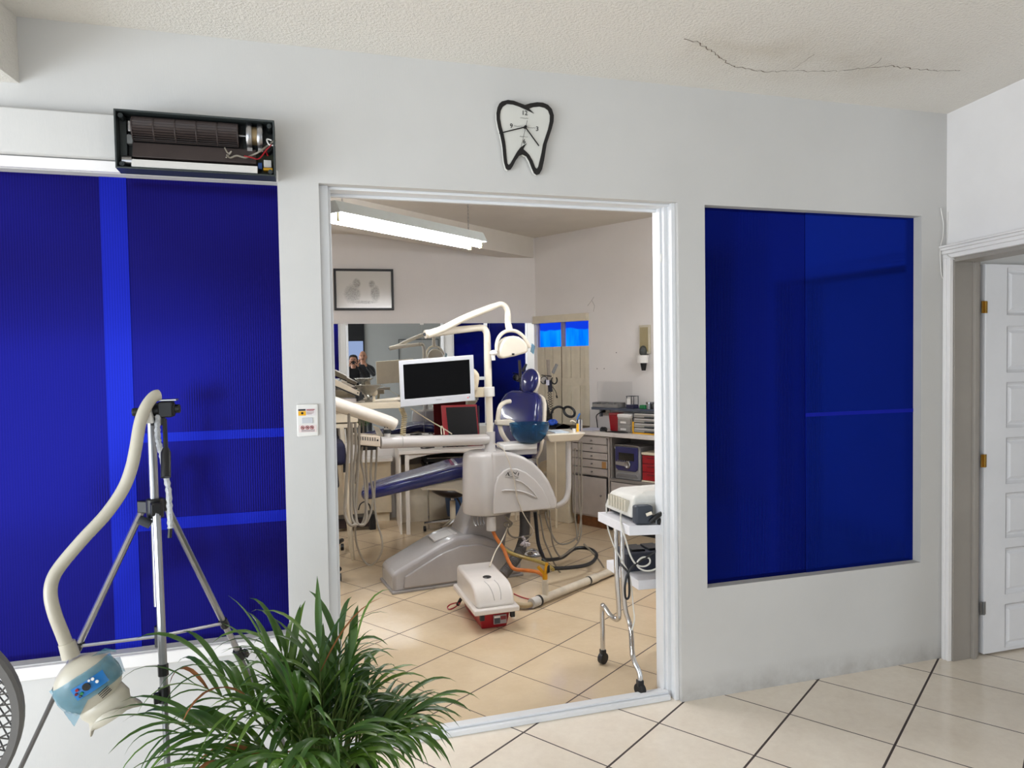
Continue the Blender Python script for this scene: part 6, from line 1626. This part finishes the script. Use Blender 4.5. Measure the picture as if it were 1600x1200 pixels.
MB().tube(spl([(1.2594, 1.9, 0.3379),(1.2974, 1.86, 0.2687),(1.3537, 1.82, 0.2294),(1.4352, 1.76, 0.2066),(1.4976, 1.66, 0.2012),(1.5256, 1.56, 0.2),(1.5208, 1.46, 0.203)],6), .0125, 10).build('yellowed_hose', OLIVE, dc)
MB().tube(spl([(1.3448, 1.95, 0.4633),(1.3676, 1.95, 0.4344),(1.3952, 1.95, 0.405),(1.362, 1.95, 0.3806),(1.3345, 1.95, 0.4055),(1.3673, 1.95, 0.4163),(1.3856, 1.95, 0.3877)],5), .007, 6).tube(spl([(1.362, 1.95, 0.3806),(1.3706, 1.95, 0.3347),(1.4123, 1.95, 0.3039),(1.4973, 1.95, 0.3056),(1.5355, 1.95, 0.3114)],5), .006, 6).build('tied_hose', HOSEG, dc)
MB().tube(spl([(1.362, 1.95, 0.3806),(1.277, 1.8, 0.3292),(1.1829, 1.62, 0.3096),(1.0988, 1.45, 0.2682)],5), .0045, 6).build('pale_cable', mat('cable_pale',(206,198,180),.5), dc)

# =================================================================== FLOOR THINGS
# ------------------------------------------------------------------- red and white pump box
rb = thing('pump_box', 'red box with large white domed cover standing on the clinic floor', 'box', (1.0295, 1.2048, 0))
p0 = Vector((0.9553, 1.1253, 0)); p1 = Vector((1.1246, 1.14, 0)); p3 = Vector((0.9449, 1.5331, 0))
wx = (p1-p0).length; ey = (p3-p0).normalized(); dy_ = (p3-p0).length; ex = Vector((ey.y, -ey.x, 0))
if (p3-p0).dot(ey) < 0: ey = -ey
def rp(a, b, z): return p0 + ex*a + ey*b + Vector((0,0,z))
MB().loft([[rp(.01,.01,.0),rp(wx-.01,.01,0),rp(wx-.01,dy_-.01,0),rp(.01,dy_-.01,0)],[rp(-.012,-.012,.115),rp(wx+.012,-.012,.115),rp(wx+.012,dy_+.012,.115),rp(-.012,dy_+.012,.115)]]).build('lower_box', RED, rb, bevel=.008, segs=3)
cv = MB()
ow = .045
prof = [(-.055,.10),(-.055,.135),(-.035,.135),(-.022,.175),(.0,.212),(.04,.242),(.09,.255),(dy_+.02,.265),(dy_+.045,.25),(dy_+.05,.10)]
WHC = mat('cover_white', (220,214,208), .22, coat=.3, var=.02)
MB().prism([rp(-.03,b,z) for b, z in prof[2:]], ex*(wx+.06)).build('domed_cover', WHC, rb, bevel=.018, segs=4)
MB().prism([rp(-.05,-.06,.105),rp(wx+.05,-.06,.105),rp(wx+.05,dy_+.06,.105),rp(-.05,dy_+.06,.105)], (0,0,.032)).build('cover_rim', WHC, rb, bevel=.008, segs=3)
MB().lathe([(0,0),(.024,0),(.026,.003),(.022,.006),(0,.005)], rp(wx*.5,.15,.2565), 24).build('badge', BLACK, rb)
MB().tube(spl([rp(wx*.30,.088,.2545),rp(wx*.38,.038,.241),rp(wx*.44,-.002,.2105),rp(wx*.47,-.024,.172)],5), .0022, 5).tube(spl([rp(wx*.66,.088,.2545),rp(wx*.72,.038,.241),rp(wx*.73,-.002,.2105),rp(wx*.70,-.024,.172)],5), .0022, 5).build('moulded_line', mat('cover_line',(186,182,178),.3), rb)
MB().obox(rp(wx*.44,-.0125,.028), ex*wx*.46, ey*.006, (0,0,.052)).build('label', mat('label_grey',(150,140,142),.5), rb)
MB().obox(rp(wx*.47,-.0145,.032), ex*wx*.20, ey*.003, (0,0,.030)).build('label_picture', DGREY, rb)
MB().obox(rp(wx*.69,-.0145,.052), ex*wx*.19, ey*.003, (0,0,.020)).build('label_band', MAROON, rb)
MB().obox(rp(wx*.47,-.0145,.066), ex*wx*.20, ey*.003, (0,0,.008)).build('label_title', WHITEP, rb)
for a in (.0, wx+.012):
    MB().obox(rp(a-.012,-.045,.068), ex*.026, ey*.028, (0,0,.042)).build('latch', BLACK, rb, bevel=.004)
rc2 = MB().tube(spl([(0.9059, 1.4624, 0.06), (0.8671, 1.5309, 0.03), (0.8426, 1.5325, 0.012), (0.8531, 1.5045, 0.008), (0.884, 1.476, 0.03), (0.8974, 1.4224, 0.07)],5), .0045, 6).build('red_lead', RED, rb)
MB().tube([(0.8908, 1.4493, 0.05), (0.9076, 1.4307, 0.09)], .011, 8).build('lead_clip', BLACK, rb)
rl2 = MB().tube(spl([(1.3114, 1.6457, 0.01), (1.3422, 1.574, 0.008), (1.374, 1.5234, 0.008), (1.4208, 1.4811, 0.008)],5), .004, 6).build('red_lead', RED, None)
tag(rl2, 'thin red lead on the floor running from the white cover to the pipe', 'cable')
# ------------------------------------------------------------------- drain pipe on the floor with a valve
q0 = Vector((1.3922, 1.3947, 0.035)); q1 = Vector((2.1339, 1.8409, 0.035))
pq = thing('floor_drain_pipe', 'dusty white drain pipe lying across the clinic floor with a black ring', 'pipe', ((q0.x+q1.x)/2,(q0.y+q1.y)/2,0))
MB().cyl(q0, q1, .026, n=18).build('pipe', PVC, pq)
for t in (.62,): 
    p = q0.lerp(q1, t); d_ = (q1-q0).normalized()
    MB().cyl(p-d_*.006, p+d_*.006, .029, n=18).build('black_ring', BLACK, pq)
    MB().cyl(p+d_*.006, p+d_*.09, .030, n=18).build('coupling', PVC, pq)
d_ = (q1-q0).normalized()
MB().cyl(q0-d_*.06, q0+d_*.005, .031, n=18).build('taped_end', mat('white_tape',(210,206,200),.4,bump=.6,bscale=60,var=.15), pq)
MB().cyl(q0+d_*.005, q0+d_*.02, .034, n=18).build('black_ring', BLACK, pq)
MB().tube(spl([(1.3703, 1.3802, 0.03), (1.3049, 1.3598, 0.028), (1.2515, 1.403, 0.028), (1.2216, 1.4572, 0.03), (1.1707, 1.5003, 0.03)],5), .017, 12).build('hose_tail', mat('beige_hose',(178,160,126),.45), pq)
MB().obox((1.3231, 1.3653, 0.012), (.03,.012,0), (-.008,.02,0), (0,0,.012)).build('hose_clip', BLACK, pq)
v0 = q0 + d_*.075
MB().cyl(v0, v0+Vector((0,0,.12)), .020, n=16).build('riser', PVC, pq)
vz = v0+Vector((0,0,.12))
vv = MB().cyl(vz, vz+Vector((0,0,.035)), .017, n=12).cyl(vz+Vector((0,0,.03)), vz+Vector((-.045,0,.085)), .011, n=10).cyl(vz+Vector((0,0,.03)), vz+Vector((.015,0,.105)), .011, n=10)
vv.build('brass_valve', mat('brass_yellow',(206,150,30),.35,.6), pq)
MB().obox(vz+Vector((.012,-.012,.04)), (.018,0,.006), (0,.02,0), (0,0,.045)).build('valve_lever', BLACK, pq, bevel=.003)
# silver drain cover on the floor behind
fd = thing('floor_drain', 'shiny round steel drain cover on the floor behind the black hose', 'drain', (1.7427, 2.5677, 0))
MB().lathe([(0,.0),(.075,.0),(.075,.012),(.06,.03),(.03,.04),(0,.042)], (1.7369, 2.5499, 0), 28).build('dome', CHROME, fd, smooth=60)
MB().lathe([(.07,0),(.095,0),(.095,.008),(.07,.008)], (1.7369, 2.5499, 0), 28).build('rim', STEEL, fd)

# ------------------------------------------------------------------- trolley at the right door jamb
tr = thing('steel_trolley', 'white two-shelf trolley on bent chrome legs by the right door jamb', 'trolley', (1.4819+.1, .36, 0))
tX, tYm = 1.4724, .36
zu1, zu0 = .785, .735
UPA, UPB, UPC = Vector((1.4083, 0.462, 0.785)), Vector((1.4219, 0.1348, 0.785)), Vector((1.564, 0.1085, 0.785))
def slab(A, B, C, z1, h):
    A, B, C = Vector(A), Vector(B), Vector(C)
    ext = (C-B).normalized()*.46
    pts = [A, B, B+ext, A+ext]
    return MB().prism([(p.x,p.y,z1) for p in pts], (0,0,-h))
WHT = mat('trolley_white', (228,228,233), .35, var=.03)
slab(UPA, UPB, UPC, .785, .045).build('upper_shelf', WHT, tr, bevel=.002)
LOA, LOB, LOC = Vector((1.5067, 0.5855, 0.5)), Vector((1.5052, 0.2143, 0.5)), Vector((1.6305, 0.2064, 0.5))
sl_ = slab(LOA, LOB, LOC, .50, .045).build('lower_shelf', WHT, tr, bevel=.002)
ga = Vector((1.4374, 0.4872, 0.03)); gb_ = Vector((1.4588, 0.1159, 0.03))
top1 = Vector((tX, tYm+.02, .735)); kz = 0.2745
for (foot, off, nm) in ((ga, .012, 0), (gb_, -.012, 1)):
    u_ = Vector((tX+.010*0, tYm+off, 0))
    if nm == 0:
        pts = [(u_.x-.010,u_.y,.74),(u_.x-.006,u_.y,.5),(u_.x+.004,u_.y,kz+.05),(u_.x+.002,u_.y+.01,kz-.012),(u_.x-.02,u_.y+.05,kz-.005),Vector((foot.x-.004,foot.y-.03,kz+.03)),Vector((foot.x,foot.y,kz+.0)),Vector((foot.x,foot.y,.06))]
    else:
        pts = [(u_.x+.012,u_.y,.74),(u_.x+.016,u_.y,.5),(u_.x+.026,u_.y,kz+.05),(u_.x+.040,u_.y-.03,kz-.04),(foot.x-.01,foot.y+.05,kz-.11),(foot.x,foot.y+.005,kz-.17),(foot.x,foot.y,.06)]
    lg2 = MB().tube(spl(pts,7), .0125, 12).build('leg', CHROME, tr)
    ca_ = Vector((.006,-.012,0)) if nm == 0 else Vector((.012,.004,0))
    cs_ = MB().cyl(Vector((foot.x,foot.y,.03))-ca_,Vector((foot.x,foot.y,.03))+ca_,.029,n=20).obox((foot.x-.014,foot.y-.014,.045),(.028,0,0),(0,.028,0),(0,0,.03))
    cs_.build('castor', BLACK, lg2, bevel=.003)
for dx_ in (.33, .36):
    MB().tube(spl([(tX+dx_,tYm,.74),(tX+dx_,tYm,.4),(tX+dx_,tYm,kz)],4)+[Vector((tX+dx_+.02,tYm+(.19 if dx_ < .35 else -.19),kz-.05)),Vector((tX+dx_+.02,tYm+(.19 if dx_ < .35 else -.19),.05))], .0125, 10).build('leg', CHROME, tr)
    MB().cyl((tX+dx_+.008,tYm+(.19 if dx_ < .35 else -.19),.03),(tX+dx_+.032,tYm+(.19 if dx_ < .35 else -.19),.03),.029,n=18).build('castor', BLACK, tr)
sxv = (UPC-UPB).normalized(); syv = (UPA-UPB).normalized()
def tq(a, b, z): return UPB + sxv*a + syv*b + Vector((0,0,z-.785))
# steriliser / device
dv = thing('tabletop_steriliser', 'white tabletop device with grey base on the upper trolley shelf', 'device', tq(.25,.2,.785))
MB().prism([tq(.07,.05,.785),tq(.44,.05,.785),tq(.44,.34,.785),tq(.07,.34,.785)], (0,0,.035)).build('base', DGREY, dv, bevel=.004)
MB().loft([[tq(.03,.05,.81),tq(.44,.05,.81),tq(.44,.33,.81),tq(.03,.33,.81)],[tq(.055,.06,.905),tq(.44,.06,.905),tq(.44,.31,.905),tq(.055,.31,.89)],[tq(.10,.09,.925),tq(.44,.09,.93),tq(.44,.29,.93),tq(.10,.29,.915)]]).build('housing', mat('device_white',(218,216,210),.3), dv, bevel=.012, segs=3)
MB().prism([tq(.19,.045,.885),tq(.43,.045,.885),tq(.43,.045,.845),tq(.19,.045,.845)], syv*.02).build('display_label', mat('label_slate',(96,98,120),.4), dv)
for i in range(7):
    MB().obox(tq(.026,.09+.028*i,.83), syv*.012, sxv*.02, (0,0,.055)).build('side_vent', mat('vent_ivory',(200,194,178),.5), dv)
pa = thing('power_adapter', 'dark grey power adapter block in front of the white trolley device', 'adapter', tq(.10,.02,.785))
MB().prism([tq(.035,.0,.789),tq(.115,.0,.789),tq(.115,.0,.875),tq(.035,.0,.875)], syv*.045).build('block', mat('adapter_grey',(58,64,74),.5), pa, bevel=.010, segs=3)
MB().tube(spl([tq(.10,.0,.80),tq(.13,-.01,.83),tq(.17,-.01,.845),tq(.22,-.0,.83),tq(.26,.01,.80),tq(.20,.01,.795),tq(.14,.0,.795),tq(.17,-.005,.82),tq(.24,.0,.815),tq(.30,.0,.79)],5), .011, 8).build('cable_bundle', BLACK, pa)
MB().tube([tq(.075,-.01,.835),tq(.10,-.015,.845)], .008, 8).build('plug_tip', IVORY, pa)
ps = thing('lower_trolley_adapter', 'long dark grey power strip on the lower trolley shelf', 'power strip', LOB + Vector((.2,.15,0)))
sx2 = (LOC-LOB).normalized(); sy2 = (LOA-LOB).normalized()
def tl2(a, b, z): return LOB + sx2*a + sy2*b + Vector((0,0,z-.50))
MB().prism([tl2(.01,.14,.50),tl2(.42,.14,.50),tl2(.42,.30,.50),tl2(.01,.30,.50)], (0,0,.09)).build('body', mat('strip_grey',(52,56,68),.5), ps, bevel=.008)
for i in range(4):
    MB().prism([tl2(.05+.09*i,.17,.59),tl2(.12+.09*i,.17,.59),tl2(.12+.09*i,.27,.59),tl2(.05+.09*i,.27,.59)], (0,0,.012)).build('socket', BLACK, ps, bevel=.003)
wc = thing('trolley_cables', 'white cable loops hanging from the upper trolley shelf', 'cable', tq(.05,-.01,.5))
WC_ = mat('cable_white', (214,212,204), .45, var=.04)
MB().tube(spl([(1.5061, 0.46, 0.8656),(1.4655, 0.44, 0.8623),(1.4432, 0.43, 0.8273),(1.4379, 0.42, 0.7592),(1.4263, 0.38, 0.7179),(1.4254, 0.32, 0.6567),(1.4425, 0.3, 0.6103),(1.4533, 0.26, 0.5705),(1.457, 0.22, 0.5414),(1.46, 0.2, 0.4953),(1.4687, 0.2, 0.3941),(1.4745, 0.2, 0.3235),(1.4607, 0.2, 0.2734)],6), .0038, 6).build('cable', WC_, wc)
MB().tube(spl([tq(.0,.08,.83),(1.4301, 0.24, 0.8037),(1.4094, 0.19, 0.7738),(1.4218, 0.17, 0.7087),(1.4437, 0.17, 0.6379),(1.4726, 0.17, 0.5932),(1.5119, 0.17, 0.5803),(1.5417, 0.17, 0.5924),(1.5387, 0.17, 0.6169),(1.5058, 0.17, 0.623),(1.4793, 0.17, 0.6045),(1.4855, 0.17, 0.5768),(1.5263, 0.16, 0.5605),(1.5741, 0.15, 0.5766),(1.5892, 0.14, 0.632),(1.5913, 0.13, 0.7183)],6), .0042, 6).build('cable', WC_, wc)
bkc = thing('black_trolley_cord', 'black cord with a hanging loop between the trolley shelves', 'cord', tq(.1,-.01,.4))
MB().tube(spl([tq(.30,-.015,.79),(1.5795, 0.12, 0.7366),(1.5812, 0.13, 0.6952),(1.5683, 0.15, 0.6554),(1.5189, 0.17, 0.6188),(1.4595, 0.17, 0.5884),(1.4345, 0.18, 0.5521),(1.4192, 0.18, 0.4966),(1.4202, 0.18, 0.4454),(1.4299, 0.18, 0.4338),(1.4399, 0.18, 0.4492),(1.4405, 0.18, 0.5034),(1.4346, 0.18, 0.5551),(1.4248, 0.2, 0.5746),(1.4208, 0.24, 0.5852)],6), .0055, 6).build('cord', BLACK, bkc)
ro = thing('thin_rod', 'thin upright copper rod with a white hooked tip on the trolley device', 'rod', tq(.33,.2,.93))
MB().cyl((1.6324, 0.25, 0.8879), (1.6344, 0.25, 1.2364), .0055, n=10).build('rod', mat('copper_pink',(176,128,112),.35,.4), ro)
MB().tube(spl([(1.6343, 0.25, 1.2303),(1.6345, 0.25, 1.2548),(1.643, 0.25, 1.2453),(1.6478, 0.25, 1.2205)],5), .008, 8).build('hook_tip', IVORY, ro)

# =================================================================== PEOPLE REFLECTED IN THE MIRROR (standing behind the camera)
def skinned(name, joints, bones, m, parent, sub=2):
    me = bpy.data.meshes.new(name)
    ks = list(joints); me.from_pydata([joints[k][0] for k in ks], [(ks.index(a), ks.index(b)) for a, b in bones], [])
    o = bpy.data.objects.new(name, me); COL.objects.link(o)
    me.materials.append(m)
    s = o.modifiers.new('skin', 'SKIN'); s.use_smooth_shade = True
    if not me.skin_vertices: me.skin_vertices.new()
    for i, k in enumerate(ks):
        r_ = joints[k][1]
        me.skin_vertices[0].data[i].radius = r_ if isinstance(r_, tuple) else (r_, r_)
    me.skin_vertices[0].data[0].use_root = True
    sb = o.modifiers.new('subdivision', 'SUBSURF'); sb.levels = sub; sb.render_levels = sub
    par(o, parent)
    return o
def person(x, y, h, label, cloth, hair, bald, rh, lh):
    """h: standing height; faces +y. rh, lh: hand targets."""
    k = h/1.75
    P = thing('person', label, 'person', (x,y,0), 'people by the doorway reflected in the mirror')
    J = {'pelvis':((x,y,.93*k),(.15*k,.11*k)), 'waist':((x,y+.01,1.08*k),(.135*k,.10*k)), 'chest':((x,y+.01,1.28*k),(.165*k,.115*k)), 'neckb':((x,y,1.43*k),(.075*k,.07*k)), 'neck':((x,y+.015,1.50*k),.052*k)}
    B = [('pelvis','waist'),('waist','chest'),('chest','neckb'),('neckb','neck')]
    for s_, hand, nm in ((1, rh, 'r'), (-1, lh, 'l')):
        hand = Vector(hand)
        sh_ = Vector((x+s_*.185*k, y, 1.38*k))
        el_ = sh_.lerp(hand, .5) + Vector((s_*.09, -.02, -.17*k))
        J[nm+'sh'] = (sh_, .062*k); J[nm+'el'] = (el_, .045*k); J[nm+'wr'] = (hand, .030*k)
        B += [('neckb',nm+'sh'),(nm+'sh',nm+'el'),(nm+'el',nm+'wr')]
        hx = Vector((x+s_*.09*k, y, .90*k)); kn2 = Vector((x+s_*.10*k, y+.02, .48*k)); an = Vector((x+s_*.11*k, y-.01, .09*k)); to = Vector((x+s_*.12*k, y+.14, .03*k))
        J[nm+'hip'] = (hx, .095*k); J[nm+'kn'] = (kn2, .062*k); J[nm+'an'] = (an, .045*k); J[nm+'to'] = (to, .035*k)
        B += [('pelvis',nm+'hip'),(nm+'hip',nm+'kn'),(nm+'kn',nm+'an'),(nm+'an',nm+'to')]
    body = skinned('body', J, B, cloth, P)
    hc_ = Vector((x, y+.03, 1.62*k))
    # head with brow, nose, mouth, ears
    def hd_(a, b, c): return hc_ + Vector((a*k, b*k, c*k))
    hv, hf_ = [], []
    nu, nv = 24, 18
    for j in range(nv+1):
        t = PI*j/nv
        for i in range(nu):
            a = 2*PI*i/nu
            zz = -math.cos(t); rr = math.sin(t)
            wx_ = .074*(1-.22*max(0,-zz)**1.5); dy2 = .096*(1-.10*max(0,-zz))
            px_, py_ = rr*math.cos(a)*wx_, rr*math.sin(a)*dy2
            fr2 = max(0, math.sin(a))**6*rr
            py_ += fr2*(.006*math.exp(-((zz-.22)/.12)**2) - .010*math.exp(-((zz-.05)/.10)**2) + .006*math.exp(-((zz+.5)/.15)**2))
            hv.append(hd_(px_, py_, zz*.118))
    for j in range(nv):
        for i in range(nu):
            i2 = (i+1) % nu; hf_.append((j*nu+i, j*nu+i2, (j+1)*nu+i2, (j+1)*nu+i))
    head = MB().add(hv, hf_)
    head.loft([[hd_(sx*w, yy, zz) for sx, yy in ((-1,.082),(0,.082+dd_),(1,.082))] for (w, dd_, zz) in ((.008,.012,.02),(.014,.032,-.022),(.010,.012,-.034))])
    for s_ in (-1, 1): head.ell(hd_(s_*.076,-.005,-.005), (.008*k,.02*k,.032*k))
    head.cyl(hd_(0,-.01,-.15), hd_(0,.0,-.05), .05*k, n=16)
    ho = head.build('head', SKIN, P, smooth=80)
    for s_ in (-1, 1):
        MB().ell(hd_(s_*.030,.086,.008), (.012*k,.006*k,.006*k)).build('eye', BLACK, ho)
        MB().tube([hd_(s_*.014,.096,.028), hd_(s_*.03,.094,.033), hd_(s_*.048,.082,.028)], .004*k, 6).build('eyebrow', HAIR, ho)
    MB().tube([hd_(-.022,.090,-.058), hd_(0,.096,-.056), hd_(.022,.090,-.058)], .005*k, 6).build('mouth', mat('lips',(150,88,80),.5), ho)
    if bald:
        MB().tube([hd_(-.028,.088,-.046), hd_(0,.098,-.042), hd_(.028,.088,-.046)], .006*k, 6).build('moustache', mat('grey_stubble',(70,60,56),.9), ho)
    if not bald:
        hr_ = []
        for (r2, zz, yo) in ((.0,.132,-.01),(.055,.122,-.012),(.085,.09,-.016),(.092,.04,-.03),(.094,-.03,-.045),(.088,-.11,-.05),(.06,-.15,-.055)):
            hr_.append([hd_(math.cos(a)*max(r2,.002), yo+math.sin(a)*max(r2,.002)*(1.08 if math.sin(a) < 0 else (1.05 if zz > .07 else .35)), zz) for a in [2*PI*i/24 for i in range(24)]])
        MB().loft(hr_).build('hair', HAIR, P, smooth=70)
    for s_, hand in ((1, rh), (-1, lh)):
        hand = Vector(hand)
        up3 = Vector((-s_*.25, .15, 1)).normalized(); across = Vector((-s_*.3, 1, 0)).normalized()
        J2 = {'wr':(hand,.026*k),'pm':(hand+up3*.05,(.034*k,.018*k)),'kn':(hand+up3*.085,(.034*k,.014*k))}
        B2 = [('wr','pm'),('pm','kn')]
        hm = skinned('hand', J2, B2, SKIN, P, 1)
        for f_ in range(4):
            b0_ = hand+up3*.08+across*(.026-.017*f_)
            ln = (.072,.08,.075,.058)[f_]
            c_ = Vector((-s_, .1, 0))
            MB().tube([b0_, b0_+up3*ln*.42+c_*.006, b0_+up3*ln*.62+c_*.022, b0_+up3*ln*.6+c_*.042], [.0085,.008,.0075,.006], 8).build('finger', SKIN, hm)
        MB().tube([hand+up3*.02+across*.02, hand+up3*.05+across*.045-Vector((s_*.01,0,0)), hand+up3*.085+across*.05-Vector((s_*.03,0,0))], [.011,.010,.007], 8).build('thumb', SKIN, hm)
    return P
camp = cam.matrix_world.translation
ph_ = thing('phone', 'black phone held up by the dark-haired person reflected in the mirror', 'phone', (camp.x, camp.y-.05, camp.z))
MB().box((camp.x-.075,camp.y-.062,camp.z-.036),(camp.x+.075,camp.y-.053,camp.z+.036)).build('phone_body', BLACK, ph_, bevel=.004)
person(camp.x-.03, camp.y-.36, 1.71, 'person with black hair in a dark jacket holding up a phone, seen in the mirror', CLOTHB, True, False, (camp.x+.085,camp.y-.075,camp.z-.09), (camp.x-.095,camp.y-.075,camp.z-.09))
person(0.125, camp.y-.98, 1.80, 'bald person in a charcoal sweater with one hand at the chin, seen in the mirror', CLOTHD, False, True, (0.125+.08,camp.y-.76,1.46), (0.125-.10,camp.y-.74,1.50))
# things on the back lobby wall seen only in the mirror
for (x0_, x1_, z0_, z1_, lb_) in ((.86,1.75,1.15,2.05,'larger thin grey framed board on the lobby wall reflected in the mirror'),(1.85,2.3,1.25,1.75,'smaller thin grey framed board on the lobby wall reflected in the mirror')):
    f_ = thing('framed_board', lb_, 'board', ((x0_+x1_)/2,-4.6,z0_))
    MB().plate(rect(x0_,z0_,x1_,z1_,-4.598), [rect(x0_+.015,z0_+.015,x1_-.015,z1_-.015,-4.598)], (0,.02,0)).build('frame', DGREY, f_)
    MB().box((x0_+.01,-4.598,z0_+.01),(x1_-.01,-4.594,z1_-.01)).build('board', WALLG, f_)
sd = thing('street_door', 'dark framed door with a daylit blind on the lobby back wall, seen in the mirror', 'door', (-.2,-4.58,0))
MB().box((-.40,-4.598,0),(.12,-4.56,2.5)).build('leaf', BLACK, sd)
MB().box((-.36,-4.56,1.62),(.09,-4.555,2.02)).build('daylit_blind', emit('daylit_blind',(170,190,235),1.0), sd)
